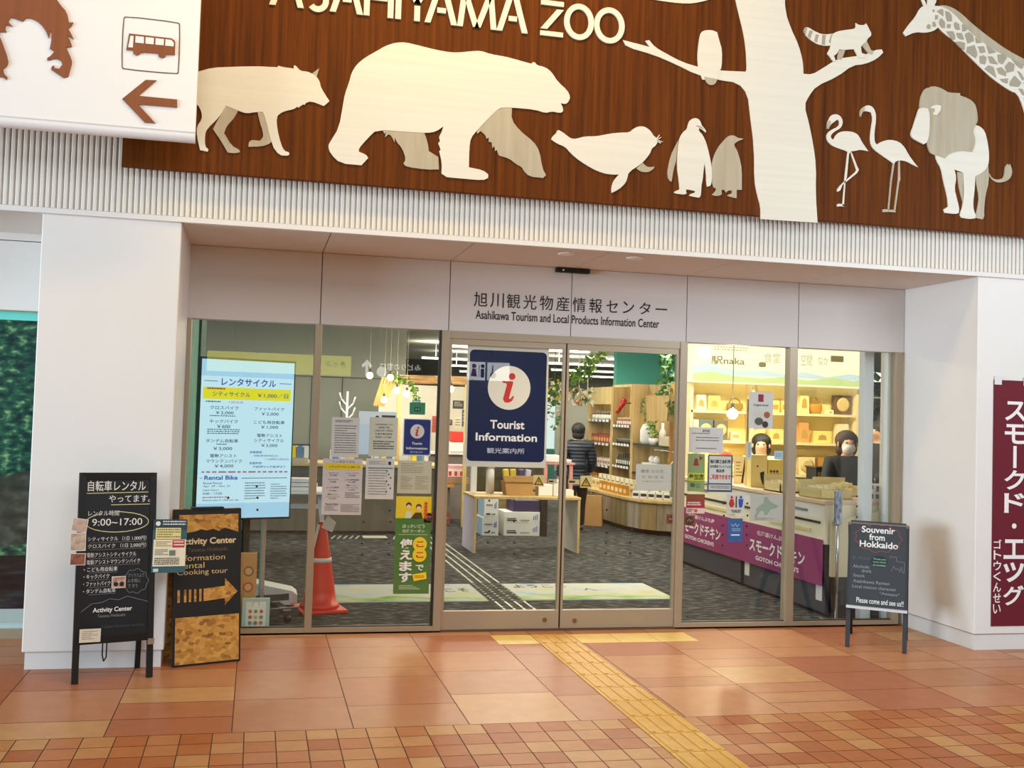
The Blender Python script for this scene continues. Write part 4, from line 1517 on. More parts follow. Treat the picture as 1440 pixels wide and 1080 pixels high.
# ---- maroon banner on the right pier
a = at_y(1395, 705, YF)
t = at_y(1420, 535, YF)
q = at_y(1420, 880, YF)
bw = 0.62
P = Panel('hanging_banner', bw, t.z - q.z, MAROON, (a.x + bw / 2, YF - 0.006, q.z), thick=0.004, label='maroon hanging cloth banner with white vertical smoked egg lettering on the right pier', cat='banner')
u0, u1 = 0.17, 0.45


def pu(px, py):
    p_ = at_y(px, py, YF)
    return (p_.x - a.x) / bw, (t.z - p_.z) / (t.z - q.z)


BW = mat('banner_white', 'eeeae8', 0.7)
P.vtext('スモークド・エッグ', 0.155, 0.085, 0.44, 0.93, BW, 0.022)
P.vtext('ゴトウくんせい', 0.02, 0.65, 0.125, 0.955, BW, 0.012)
ban = P.done()
for i, u in enumerate((0.02, 0.42)):
    w = MB()
    w.box(-0.03, 0.03, -0.003, 0.0, -0.035, 0.03, mat('clear_tape', 'dedede', 0.3))
    w.build('tape', ban, ((u - 0.5) * bw + 0.02, -0.002, t.z - q.z))

# ================================================================== SHEETS ON THE GLASS
def notice(px, label, seed, rows=12, head=True, base=PAPER):
    P = glass_sheet('notice', px, base, label, 'notice')
    if head:
        P.lines(0.12, 0.07, 0.75, 0.14, 2, INK, 0.5)
    P.lines(0.12, 0.2, 0.9, 0.93, rows, GREYINK, 0.38)
    return P.done()


notice((466, 587, 505, 643), 'white paper notice with small grey text, left end of the upper row on the glass', 1, 12)
P = glass_sheet('notice', (519, 587, 559, 642), mat('paper_cream', 'dbd8c8', 0.65), 'cream notice with bold centred opening hours text beside the small blue information sign', 'notice')
for i, (t_, a_, b_) in enumerate((('お足元御注意ください', 0.22, 0.85), ('年末年始 ご案内', 0.32, 0.7), ('12月31日〜1月3日', 0.2, 0.82), ('毎週木曜日定休', 0.2, 0.82), ('9:30〜17:00', 0.22, 0.78))):
    P.text(t_, a_, 0.15 + i * 0.083, b_, 0.2 + i * 0.083, INK, 0.012)
P.lines(0.15, 0.6, 0.88, 0.84, 4, INK, 0.5)
P.done()
P = glass_sheet('information_sign', (567, 589, 606, 641), mat('sign_rim', 'cfd4d6', 0.4), 'small navy tourist information sign with a red letter in a white disc', 'sign')
INFO = mat('info_navy', '1c2a78', 0.35)
P.round_rect(0.03, 0.02, 0.97, 0.97, 0.012, INFO)


def info_i(P, u, v, r, m_disc):
    P.circle(u, v, r, m_disc)
    k = 0.62 * r
    w_, h_ = P.w, P.h
    P.circle(u + 0.12 * r / w_, v - 0.52 * r / h_, 0.155 * r, RED)
    pts = [(-0.34, 0.3), (0.16, 0.3), (0.18, 0.24), (0.02, -0.38), (0.0, -0.5), (0.06, -0.5), (0.18, -0.36), (0.24, -0.4), (0.14, -0.6), (-0.02, -0.68), (-0.2, -0.66), (-0.28, -0.52), (-0.12, 0.12), (-0.14, 0.2), (-0.3, 0.22)]
    P.poly([(u + x_ * r / w_, v - z_ * r / h_) for x_, z_ in pts], RED)


info_i(P, 0.5, 0.34, 0.052, mat('info_disc', 'ded8d0', 0.5))
P.text('Tourist', 0.32, 0.63, 0.68, 0.7, WHT, 0.015)
P.text('Information', 0.12, 0.76, 0.88, 0.83, WHT, 0.015)
P.text('観光案内所', 0.26, 0.87, 0.72, 0.93, mat('pale_blue', 'b4bcd8', 0.6))
P.done()
P = glass_sheet('sticker', (576, 566, 598, 583), mat('sticker_green', '2c8a62', 0.5), 'green square sticker above the small blue information sign', 'sticker')
P.round_rect(0.3, 0.4, 0.7, 0.75, 0.008, mat('sticker_dark', '1e4436', 0.5))
P.circle(0.42, 0.56, 0.006, mat('sticker_mint', '7cc49a', 0.5))
P.circle(0.58, 0.56, 0.006, MATS['sticker_mint'])
P.done()


P = glass_sheet('rental_poster', (453, 645, 509, 724), mat('paper_pinkish', 'dcd4d6', 0.65), 'printed bicycle rental price poster with a yellow band, above the traffic cone', 'poster')
P.text('レンタサイクル', 0.25, 0.035, 0.8, 0.075, INK, 0.014)
P.rect(0.05, 0.085, 0.96, 0.2, YEL)
P.text('シティサイクル ￥1,000／日', 0.16, 0.125, 0.92, 0.165, INK, 0.01)
OCH = mat('ink_ochre', '6b6420', 0.7)
for t_, a_, v, b_, m_ in (('クロスバイク', 0.14, 0.245, 0.4, INK), ('￥2,000', 0.18, 0.285, 0.36, INK), ('キックバイク', 0.14, 0.36, 0.4, INK), ('￥600', 0.2, 0.4, 0.34, INK), ('タンデム自転車', 0.11, 0.5, 0.42, INK), ('￥3,000', 0.18, 0.56, 0.36, INK), ('電動アシスト', 0.14, 0.625, 0.4, OCH), ('マウンテンバイク', 0.1, 0.665, 0.44, OCH), ('￥4,000', 0.18, 0.7, 0.36, OCH),
                          ('ファットバイク', 0.58, 0.245, 0.9, INK), ('￥2,000', 0.65, 0.285, 0.83, INK), ('こども用自転車', 0.57, 0.36, 0.92, INK), ('￥1,000', 0.65, 0.4, 0.83, INK), ('電動アシスト', 0.6, 0.46, 0.88, OCH), ('シティサイクル', 0.58, 0.5, 0.9, OCH), ('￥3,000', 0.65, 0.54, 0.83, OCH)):
    P.text(t_, a_, v, b_, v + 0.028, m_, 0.008)
P.lines(0.58, 0.6, 0.95, 0.71, 4, INK, 0.4)
P.text('Rental Bike', 0.1, 0.795, 0.42, 0.825, INK, 0.012)
P.lines(0.08, 0.84, 0.4, 0.94, 4, GREYINK, 0.4)
P.lines(0.48, 0.81, 0.95, 0.96, 7, GREYINK, 0.4)
P.done()
P = glass_sheet('notice', (514, 645, 554, 702), PAPER, 'white instruction notice with small dark marks, middle of the lower row on the glass', 'notice')
P.rect(0.78, 0.07, 0.88, 0.15, INK)
P.lines(0.1, 0.06, 0.7, 0.16, 3, GREYINK, 0.35)
P.rect(0.08, 0.22, 0.95, 0.245, GREYINK)
P.lines(0.1, 0.28, 0.75, 0.93, 10, GREYINK, 0.25)
for i in range(7):
    P.circle(0.74 + 0.07 * (i % 3), 0.3 + 0.085 * i, 0.0055, INK)
P.done()
P = glass_sheet('notice', (559, 648, 607, 694), mat('paper_yellowish', 'cfc8ae', 0.65), 'yellowish notice with a timetable grid under the small blue information sign', 'notice')
P.lines(0.1, 0.08, 0.75, 0.4, 6, mat('ink_tan', '8a8266', 0.7), 0.35)
P.lines(0.1, 0.48, 0.45, 0.9, 8, mat('ink_tan', '8a8266'), 0.3)
P.lines(0.52, 0.48, 0.9, 0.9, 8, mat('ink_tan', '8a8266'), 0.3)
P.done()
P = glass_sheet('coupon_poster', (555, 698, 605, 835), GRN, 'tall green and yellow coupon poster with large white lettering on the glass', 'poster')
P.rect(0, 0, 1, 0.225, YEL)
for u, v, hair in ((0.36, 0.1, INK), (0.64, 0.115, mat('hair_print', '5a3018', 0.6))):
    P.circle(u, v - 0.008, 0.021, hair)
    P.circle(u, v + 0.008, 0.017, mat('face_print', 'eec49a', 0.6))
P.poly([(0.25, 0.225), (0.28, 0.155), (0.43, 0.155), (0.47, 0.225)], mat('shirt_print', 'd8dcb8', 0.6))
P.poly([(0.42, 0.225), (0.55, 0.165), (0.72, 0.165), (0.76, 0.225)], mat('dress_print', '4a2e20', 0.6))
for i in range(5):
    P.circle(0.84, 0.072 + 0.034 * i, 0.0125, mat('badge_red', 'd84a20', 0.6))
P.text('ほっかいどう', 0.2, 0.285, 0.82, 0.325, mat('pale_green', 'dcebc4', 0.6), 0.012)
P.text('応援クーポン', 0.2, 0.338, 0.82, 0.372, mat('pale_green', 'dcebc4'), 0.012)
P.rect(0.1, 0.39, 0.9, 0.394, mat('pale_green', 'dcebc4'))
P.circle(0.7, 0.49, 0.052, YEL)
P.circle(0.7, 0.6, 0.052, YEL)
P.text('こ', 0.6, 0.46, 0.82, 0.52, RED, 0.03)
P.text('こ', 0.6, 0.57, 0.82, 0.63, RED, 0.03)
P.text('で', 0.6, 0.7, 0.83, 0.76, WHT, 0.025)
for i, ch in enumerate('使えます'):
    P.text(ch, 0.14, 0.435 + 0.115 * i, 0.5, 0.535 + 0.115 * i, WHT, 0.035)
P.poly([(0.52, 0.8), (0.9, 0.775), (0.92, 0.845), (0.56, 0.87)], YEL)
P.lines(0.58, 0.81, 0.85, 0.84, 2, RED, 0.6)
P.lines(0.15, 0.91, 0.75, 0.96, 3, mat('pale_green', 'dcebc4'), 0.4)
P.done()
# big tourist information poster
P = glass_sheet('information_poster', (655, 484, 770, 657), mat('poster_film', 'd9d4c8', 0.35), 'large navy tourist information poster with a red letter i, on the left door', 'poster')
NV = mat('poster_navy', '16224e', 0.22)
P.round_rect(0.03, 0.055, 0.975, 0.955, 0.035, NV)
info_i(P, 0.52, 0.355, 0.165, mat('poster_disc', 'efe7d8', 0.4))
P.text('Tourist', 0.3, 0.62, 0.72, 0.69, WHT, 0.022)
P.text('Information', 0.13, 0.725, 0.88, 0.79, WHT, 0.022)
P.text('観光案内所', 0.27, 0.845, 0.73, 0.89, mat('pale_white_blue', 'ccd2de', 0.5), 0.006)
P.done()

# door stickers
for i, (px, lab) in enumerate((((750, 668, 765, 684), 'round caution sticker with a black triangle on the left door'), ((816, 669, 832, 686), 'round caution sticker with a black triangle on the right door'))):
    P = glass_sheet('caution_sticker', px, mat('sticker_clear', 'c6b98e', 0.5), lab, 'sticker')
    P.round_rect(0, 0, 1, 1, 0.03, mat('sticker_tan', 'd6c384', 0.5))
    P.poly([(0.5, 0.12), (0.95, 0.88), (0.05, 0.88)], mat('sticker_black', '2a2414', 0.5))
    P.poly([(0.5, 0.3), (0.8, 0.8), (0.2, 0.8)], mat('caution_yellow', 'c79a22', 0.5))
    P.rect(0.46, 0.42, 0.54, 0.62, mat('sticker_black', '2a2414'))
    P.done()
for i, (px, lab) in enumerate((((771, 674, 783, 680), 'small arrow label near the seal on the left door'), ((799, 674, 815, 681), 'small arrow label near the seal on the right door'))):
    P = glass_sheet('arrow_label', px, mat('label_tan', 'c9b88c', 0.5), lab, 'sticker')
    P.rect(0.08, 0.3, 0.6, 0.7, MATS['sticker_black'])
    P.done()
for px, lab in (((596, 719, 610, 735), 'round brown no entry style sticker beside the coupon poster'), ((625, 721, 633, 737), 'round brown sticker at the left edge of the left door'), ((937, 723, 948, 737), 'round brown sticker at the right edge of the right door'), ((962, 725, 977, 739), 'round brown sticker on the pane over the purple banner')):
    P = glass_sheet('round_sticker', px, mat('sticker_brown', '8a4a38', 0.5), lab, 'sticker')
    c_ = MATS['sticker_brown']
    P.circle(0.5, 0.5, P.w * 0.4, mat('sticker_dark_brown', '4a2a24', 0.5))
    P.stroke([(0.3, 0.6), (0.45, 0.35), (0.6, 0.6), (0.75, 0.4)], 0.006, mat('sticker_tan2', 'b98a78', 0.5))
    P.done()
P = glass_sheet('notice', (894, 653, 944, 690), mat('paper_grey', 'cbc8c0', 0.65), 'grey white shop hours notice with three lines on the right door', 'notice')
P.text('農家 なの花', 0.14, 0.2, 0.78, 0.33, mat('ink_mid', '8a8880', 0.7), 0.004)
P.text('10：30〜18：30', 0.18, 0.43, 0.78, 0.54, MATS['ink_mid'], 0.006)
P.text('(水曜 15:30まで)', 0.18, 0.62, 0.76, 0.69, MATS['ink_mid'])
P.done()
# right of the doors
P = glass_sheet('notice', (969, 601, 1017, 637), PAPER, 'white business hours notice at the top left of the sticker pane', 'notice')
P.text('昼時間', 0.38, 0.09, 0.6, 0.19, INK, 0.006)
P.lines(0.08, 0.22, 0.6, 0.3, 1, mat('ink_redgrey', '9a6a6a', 0.7), 0.5)
P.lines(0.2, 0.38, 0.88, 0.6, 2, GREYINK, 0.35)
P.lines(0.2, 0.8, 0.8, 0.88, 1, GREYINK, 0.5)
P.done()
P = glass_sheet('poster', (1053, 551, 1087, 603), PAPER, 'white poster with a red square and dark drawing high on the sticker pane', 'poster')
P.rect(0.38, 0.07, 0.6, 0.27, mat('stamp_red', '9c2438', 0.6))
P.text('Original Goods', 0.2, 0.33, 0.8, 0.4, INK, 0.012)
P.circle(0.4, 0.6, 0.032, mat('drawing_pale', 'dcd8c8', 0.6), 1.3)
P.circle(0.75, 0.62, 0.026, mat('drawing_orange', 'a85a3c', 0.6))
P.circle(0.42, 0.8, 0.03, mat('drawing_grey', '5c554c', 0.6), 1.2)
P.circle(0.68, 0.88, 0.026, mat('drawing_black', '332c28', 0.6))
P.done()
P = glass_sheet('sticker', (967, 638, 991, 691), mat('sticker_sage', '93a870', 0.5), 'green participating shop sticker with a red figure, left side of the sticker pane', 'sticker')
P.circle(0.48, 0.18, 0.016, mat('figure_red', 'a02c20', 0.6))
P.poly([(0.32, 0.32), (0.38, 0.2), (0.58, 0.2), (0.65, 0.32)], mat('figure_red', 'a02c20'))
P.poly([(0.66, 0.06), (0.9, 0.11), (0.68, 0.18)], mat('figure_red', 'a02c20'))
P.rect(0.03, 0.51, 0.97, 0.72, mat('band_yellow', 'c8cc30', 0.5))
P.text('参加店', 0.06, 0.53, 0.94, 0.7, mat('ink_darkgreen', '3c4a10', 0.6), 0.03)
P.circle(0.3, 0.83, 0.016, mat('blob_green', '3c6a4a', 0.6), 1.3)
P.lines(0.5, 0.8, 0.75, 0.93, 3, mat('ink_darkgreen', '3c4a10'), 0.3)
P.done()
P = glass_sheet('sticker', (995, 640, 1030, 692), mat('frame_slate', '4c5c78', 0.5), 'white and slate sticker saying vouchers can be used, beside the green sticker', 'sticker')
P.rect(0.06, 0.03, 0.94, 0.76, mat('sticker_white', 'dcdcd8', 0.5))
P.rect(0.06, 0.8, 0.94, 0.94, MATS['sticker_white'])
P.text('旭川商工会議所', 0.09, 0.12, 0.92, 0.23, INK, 0.03)
P.text('全市限定プレミアム付', 0.09, 0.27, 0.92, 0.35, INK, 0.02)
P.text('商品券', 0.34, 0.38, 0.68, 0.47, INK, 0.02)
P.text('ご利用できます', 0.08, 0.52, 0.93, 0.66, RED, 0.035)
P.lines(0.12, 0.83, 0.9, 0.92, 2, INK, 0.5)
P.done()
P = glass_sheet('sticker', (965, 695, 991, 722), mat('sticker_red', 'b02a38', 0.5), 'red food photo sticker at the lower left of the sticker pane', 'sticker')
P.rect(0, 0, 1, 0.32, mat('food_photo', '6a5a30', 0.5, col2='a83a20', scale=(60, 60, 60)))
P.lines(0.06, 0.4, 0.94, 0.62, 2, WHT, 0.6)
P.rect(0, 0.72, 1, 1, mat('sticker_pinkwhite', 'dcc8c4', 0.5))
P.circle(0.52, 0.86, 0.014, mat('badge_red', 'd84a20'))
P.lines(0.06, 0.78, 0.4, 0.95, 2, INK, 0.5)
P.done()
P = glass_sheet('toilet_sign', (1022, 695, 1047, 723), mat('sign_offwhite', 'd9d6d0', 0.5), 'toilet sign with red and blue figures on the glass', 'sign')
for u, m_, wide in ((0.27, RED, 1), (0.78, BLUEINK, 0)):
    P.circle(u, 0.15, 0.011, m_)
    if wide:
        P.poly([(u - 0.08, 0.24), (u + 0.08, 0.24), (u + 0.16, 0.5), (u + 0.07, 0.66), (u - 0.07, 0.66), (u - 0.16, 0.5)], m_)
    else:
        P.poly([(u - 0.13, 0.24), (u + 0.13, 0.24), (u + 0.12, 0.45), (u + 0.08, 0.66), (u - 0.08, 0.66), (u - 0.12, 0.45)], m_)
P.rect(0.49, 0.1, 0.55, 0.68, INK)
P.text('TOILET', 0.24, 0.78, 0.8, 0.92, INK, 0.02)
P.done()
P = glass_sheet('sticker', (1024, 729, 1044, 762), mat('sticker_blue', '2462a8', 0.5), 'blue rectangular sticker under the toilet sign', 'sticker')
P.stroke([(0.2, 0.25), (0.35, 0.35), (0.5, 0.22), (0.62, 0.36), (0.75, 0.25)], 0.006, mat('pale_blue2', 'a8c4e0', 0.5))
P.lines(0.25, 0.42, 0.85, 0.58, 2, mat('pale_blue2', 'a8c4e0'), 0.55)
P.rect(0.2, 0.68, 0.8, 0.73, WHT)
P.done()
P = glass_sheet('map_sheet', (1055, 696, 1101, 733), mat('sheet_grey', 'c2c2bc', 0.5), 'grey sheet with a pale green map of an island on the sticker pane', 'map')
P.poly([(0.42, 0.08), (0.52, 0.06), (0.56, 0.2), (0.7, 0.32), (0.86, 0.4), (0.8, 0.5), (0.62, 0.56), (0.52, 0.75), (0.44, 0.78), (0.4, 0.6), (0.3, 0.62), (0.24, 0.75), (0.2, 0.86), (0.12, 0.84), (0.2, 0.64), (0.16, 0.55), (0.3, 0.4), (0.4, 0.32)], mat('map_green', '96ab98', 0.6))
P.text('都北海道エゾビ', 0.15, 0.86, 0.72, 0.95, mat('ink_mapgrey', '8e8e88', 0.7))
P.done()
P = glass_sheet('sticker', (1089, 634, 1101, 646), mat('sticker_skyblue', 'b8d0e4', 0.5), 'pale blue square sticker near the right edge of the sticker pane', 'sticker')
P.lines(0.15, 0.3, 0.85, 0.8, 3, mat('ink_sky', '7a9ac0', 0.6))
P.done()
P = glass_sheet('price_strip', (1050, 621, 1057, 646), mat('strip_white', 'dcdcda', 0.5), 'narrow white upright label at the middle of the sticker pane', 'label')
P.lines(0.2, 0.1, 0.8, 0.9, 9, GREYINK, 0.4)
P.done()

# ================================================================== INSIDE, LEFT
# ---- digital price screen
SCY = 0.30
sa = R(18.5)
p_bl = at_y(270, 733, SCY)
p_tl = at_y(281, 501, SCY)
sw_, sh_ = 0.737, p_tl.z - p_bl.z
scx, scy = p_bl.x + 0.012 + sw_ / 2 * math.cos(sa), SCY + sw_ / 2 * math.sin(sa)
ds = empty('digital_signage', 'upright lit price screen on a black floor stand behind the left pane', 'screen', (scx, scy, 0), sa)
w = MB()
w.box(-sw_ / 2, sw_ / 2, 0, 0.05, p_bl.z, p_bl.z + sh_, BLACK, 0.004)
w.box(-0.3, 0.3, 0.05, 0.09, p_bl.z + 0.2, p_bl.z + sh_ - 0.2, BLACKM)
w.build('screen_body', ds)
for x in (0.06, 0.2):
    w = MB()
    w.bar((x, 0.11, 0.1), (x, 0.11, 1.5), 0.05 if x < 0.1 else 0.03, 0.04, BLACKM if x < 0.1 else STEEL)
    w.build('pole', ds)
w = MB()
w.bar((-0.3, 0.11, 0.14), (0.42, 0.11, 0.14), 0.05, 0.03, mat('stand_grey', '3b3d3d', 0.45), (0, 0, 1))
w.bar((-0.3, -0.1, 0.08), (0.42, -0.1, 0.08), 0.04, 0.03, MATS['stand_grey'], (0, 0, 1))
for x in (-0.25, 0.32):
    w.bar((x, -0.16, 0.07), (x, 0.38, 0.1), 0.06, 0.04, MATS['stand_grey'])
w.build('base_frame', ds)
for x, y in ((-0.25, -0.15), (0.32, -0.15), (-0.25, 0.36), (0.32, 0.36)):
    w = MB()
    w.cyl((x - 0.02, y, 0.03), (x + 0.02, y, 0.03), 0.03, 0.03, BLACK, 14)
    w.build('caster', ds)
SCR = mat('screen_glow', 'a9dcf8', 0.3, emit=0.85)
SCRP = mat('screen_glow_pale', 'c6eefa', 0.3, emit=0.9)
SCRY = mat('screen_glow_yellow', 'eae616', 0.3, emit=0.85)
SB1 = mat('screen_ink_blue', '1450c4', 0.4, emit=0.5)
SB2 = mat('screen_ink_teal', '1f5f8c', 0.4, emit=0.5)
SB3 = mat('screen_ink_grey', '46707c', 0.4, emit=0.5)
SB4 = mat('screen_ink_rose', 'cf6f9a', 0.4, emit=0.6)
P = Panel('display', sw_ - 0.024, sh_ - 0.03, SCR, (0, -0.003, p_bl.z + 0.015), (0, 0, 0), ds, 0.002)
P.rect(0, 0.105, 1, 0.905, SCRP)
P.text('レンタサイクル', 0.21, 0.115, 0.8, 0.163, SB1, 0.02)
P.rect(0.03, 0.135, 0.17, 0.139, SB2)
P.rect(0.84, 0.135, 0.97, 0.139, SB2)
P.rect(0.02, 0.175, 0.97, 0.25, SCRY)
P.lines(0.06, 0.178, 0.26, 0.192, 1, RED, 0.8)
P.text('シティサイクル', 0.12, 0.202, 0.52, 0.232, SB2, 0.012)
P.text('￥1,000／日', 0.6, 0.202, 0.94, 0.234, SB2, 0.012)
P.lines(0.05, 0.262, 0.27, 0.272, 1, SB2, 0.8)
P.text('1日のみ', 0.3, 0.26, 0.45, 0.275, SB4, 0.01)
for t_, a_, v, b_, m_ in (('クロスバイク', 0.1, 0.292, 0.4, SB2), ('￥2,000', 0.16, 0.325, 0.35, SB2), ('キックバイク', 0.1, 0.378, 0.4, SB2), ('￥600', 0.18, 0.41, 0.32, SB2),
                          ('タンデム自転車', 0.07, 0.5, 0.41, SB2), ('￥3,000', 0.15, 0.55, 0.35, SB2), ('電動アシスト', 0.12, 0.595, 0.4, SB3), ('マウンテンバイク', 0.08, 0.628, 0.46, SB3), ('￥4,000', 0.17, 0.66, 0.37, SB3),
                          ('ファットバイク', 0.57, 0.292, 0.9, SB2), ('￥2,000', 0.65, 0.325, 0.84, SB2), ('こども用自転車', 0.57, 0.378, 0.91, SB2), ('￥1,000', 0.65, 0.41, 0.84, SB2),
                          ('電動アシスト', 0.61, 0.463, 0.89, SB3), ('シティサイクル', 0.58, 0.495, 0.91, SB3), ('￥3,000', 0.66, 0.528, 0.84, SB3),
                          ('営業期間', 0.54, 0.575, 0.67, SB1), ('令和5年4月29日(土)', 0.58, 0.598, 0.85, SB1), ('〜10月31日(火)', 0.7, 0.62, 0.97, SB1), ('営業時間', 0.54, 0.645, 0.67, SB1), ('午前9時から午後5時まで', 0.58, 0.668, 0.94, SB1)):
    P.text(t_, a_, v, b_, v + (0.023 if v < 0.57 or a_ < 0.5 else 0.015), m_, 0.012)
P.lines(0.1, 0.352, 0.37, 0.36, 1, SB2, 0.7)
P.lines(0.08, 0.438, 0.42, 0.475, 3, SB2, 0.45)
P.lines(0.18, 0.53, 0.3, 0.54, 1, SB2, 0.7)
P.lines(0.04, 0.703, 0.96, 0.715, 1, SB4, 0.8)
P.text('Rental Bike', 0.07, 0.73, 0.42, 0.757, SB1, 0.022)
P.rect(0.02, 0.745, 0.05, 0.748, SB2)
P.rect(0.46, 0.745, 0.96, 0.749, SB2)
P.text('Rental Period', 0.06, 0.77, 0.25, 0.784, SB2, 0.008)
P.text('Apr. 29 - Oct. 31', 0.06, 0.79, 0.34, 0.806, SB2, 0.008)
P.text('Open Hours', 0.06, 0.815, 0.22, 0.829, SB2, 0.008)
P.text('9:00 - 17:00', 0.06, 0.835, 0.26, 0.85, SB2, 0.008)
P.lines(0.06, 0.862, 0.34, 0.873, 1, SB4, 0.7)
P.text('Electric bike ¥ 1,000 per day', 0.06, 0.878, 0.44, 0.892, SB2, 0.008)
P.lines(0.5, 0.775, 0.72, 0.89, 7, SB2, 0.34)
P.lines(0.78, 0.785, 0.96, 0.89, 7, SB2, 0.34)
P.done()

# kraft board and pale bag leaning at the sill
def stand_sheet(name, px, y, base, label, cat):
    x0, y0, x1, y1 = px
    a_ = at_y(x0, (y0 + y1) / 2, y)
    b_ = at_y(x1, (y0 + y1) / 2, y)
    t_ = at_y((x0 + x1) / 2, y0, y)
    q_ = at_y((x0 + x1) / 2, y1, y)
    return Panel(name, b_.x - a_.x, t_.z - max(q_.z, 0.002), base, ((a_.x + b_.x) / 2, y, max(q_.z, 0.002)), label=label, cat=cat, thick=0.04)


P = stand_sheet('paper_bag', (337, 778, 360, 884), 0.17, CARD, 'narrow kraft paper bag with three round printed faces behind the arrow board', 'paper bag')
for v, m_ in ((0.24, mat('dot_brown', '7d6440', 0.6)), (0.45, mat('dot_rust', 'b0502c', 0.6)), (0.66, mat('dot_olive', '6e6a3e', 0.6))):
    P.circle(0.5, v, 0.037, m_)
    P.circle(0.5, v, 0.025, mat('dot_skin', 'c9a070', 0.6))
P.done()
P = stand_sheet('paper_bag', (340, 842, 379, 884), 0.10, mat('bag_teal', 'a9c9c0', 0.6), 'pale teal shopping bag print with colourful round icons at the bottom of the left pane', 'paper bag')
P.rect(0.14, 0.1, 0.86, 0.97, mat('bag_white', 'dfe6dc', 0.6))
P.stroke([(0.38, 0.24), (0.4, 0.12), (0.5, 0.08), (0.6, 0.12), (0.62, 0.24)], 0.006, mat('bag_teal', 'a9c9c0'))
ic = [mat('icon_%d' % i, c, 0.6) for i, c in enumerate(['c9824a', '7f9a5a', 'b9644a', 'd3b35a', '6d9a90', 'a8705a'])]
for r_ in range(3):
    for c_ in range(3):
        P.circle(0.3 + 0.2 * c_, 0.42 + 0.19 * r_, 0.013, ic[(r_ * 2 + c_) % 6])
P.done()

# traffic cone
cn = empty('traffic_cone', 'red orange traffic cone with a white paper on its tip behind the glass', 'cone', (0.545, 0.82, 0), R(12))
w = MB()
w.box(-0.185, 0.185, -0.185, 0.185, 0.0, 0.028, ORANGE, 0.008)
w.build('base_plate', cn)
w = MB()
w.lathe([(0.16, 0.028), (0.15, 0.06), (0.138, 0.065), (0.12, 0.16), (0.082, 0.40), (0.032, 0.68), (0.024, 0.70)], ORANGE, n=28)
w.build('cone_body', cn)
w = MB()
w.lathe([(0.0865, 0.385), (0.0885, 0.385), (0.0835, 0.42), (0.0815, 0.42)], mat('band_white', 'e6e2dc', 0.4), n=28)
w.build('reflective_band', cn)
w = MB()
w.prism([(-0.02, 0.66), (0.07, 0.62), (0.10, 0.70), (0.03, 0.755)], -0.05, -0.046, PAPER)
w.prism([(-0.115, 0.43), (-0.085, 0.43), (-0.03, 0.68), (-0.05, 0.69)], -0.05, -0.046, PAPER)
w.build('paper_tag', cn)

# welcome mats
def mat_obj(x0, x1, y0, y1, label, marks, sk):
    e = empty('welcome_mat', label, 'mat', ((x0 + x1) / 2, (y0 + y1) / 2, 0))
    hw, hh = (x1 - x0) / 2, (y1 - y0) / 2
    w = MB()
    w.box(-hw, hw, -hh, hh, 0.0, 0.008, MATSKY)
    w.build('mat_body', e)
    w = MB()
    yv = -hh + 0.02
    pts = [(-hw, yv), (hw, yv)] + [(hw - 2 * hw * k / 12, yv + 0.2 + 0.07 * math.sin(k * 1.3 + sk)) for k in range(13)]
    w.face([(p[0], p[1], 0.0086) for p in pts], MATGRASS)
    w.build('print', e)
    w = MB()
    for t_, u0, v0, u1, v1 in marks:
        vs, fs, asp = text_mesh(t_, 0.02)
        i_ = w.mi(INK)
        bv = [w.bm.verts.new((-hw + 2 * hw * (u0 + (u1 - u0) * p[0]), -hh + 2 * hh * (v0 + (v1 - v0) * p[1]), 0.0092)) for p in vs]
        for f in fs:
            w.bm.faces.new([bv[q_] for q_ in f]).material_index = i_
    w.build('lettering', e)


mat_obj(0.55, 2.0, 1.10, 1.92, 'watercolour welcome mat left of the guide bars inside the doors', [('ようこそ', 0.62, 0.5, 0.95, 0.72)], 0)
mat_obj(2.31, 3.72, 1.13, 1.92, 'watercolour welcome mat right of the guide bars inside the doors', [('ようこそ', 0.05, 0.72, 0.42, 0.92), ('へ', 0.5, 0.5, 0.58, 0.66)], 2)

# white folding table on the left
wt = empty('office_table', 'white topped folding table with pale legs behind the price screen', 'table', (0.25, 4.1, 0))
w = MB()
w.box(-0.75, 0.62, -0.35, 0.35, 0.66, 0.69, LAM, 0.004)
w.build('table_top', wt)
for x in (-0.65, 0.52):
    w = MB()
    w.bar((x - 0.05, 0.0, 0.66), (x + 0.03, 0.0, 0.05), 0.05, 0.05, mat('leg_grey', 'b4b6b0', 0.4))
    w.bar((x, -0.3, 0.05), (x, 0.3, 0.05), 0.045, 0.04, MATS['leg_grey'])
    w.build('leg', wt)
w = MB()
w.box(-0.6, 0.5, 0.2, 0.23, 0.45, 0.5, MATS['leg_grey'])
w.build('crossbar', wt)
for i, (x, y, lab) in enumerate(((0.5, 3.95, 'white document tray stack on the white folding table'), (-0.05, 4.0, 'low pile of papers on the white folding table'))):
    e = empty('paper_stack', lab, 'papers', (x, y, 0.6915))
    for k in range(3 if i == 0 else 2):
        w = MB()
        w.box(-0.15, 0.15, -0.11, 0.11, k * 0.045, k * 0.045 + 0.04, PAPER, 0.003)
        w.build('paper_pile', e, (rnd.uniform(-.02, .02), 0, 0), (0, 0, rnd.uniform(-.2, .2)))
w = MB()
w.box(-0.14, 0.14, -0.1, 0.1, 0, 0.13, mat('bag_brown', '7a3e2c', 0.6), 0.03)
tag(w.build('handbag', None, (-0.42, 4.1, 0.6915)), 'reddish brown bag on the white folding table left of the screen', 'bag')

# white wedge box beside the screen foot
w = MB()
w.prism([(-0.2, 0.0), (0.26, 0.0), (0.26, 0.08), (0.22, 0.11), (-0.2, 0.2)], -0.12, 0.12, LAM)
tag(w.build('plastic_box', None, (0.12, 1.16, 0)), 'white sloped plastic box on the carpet behind the screen stand', 'box')

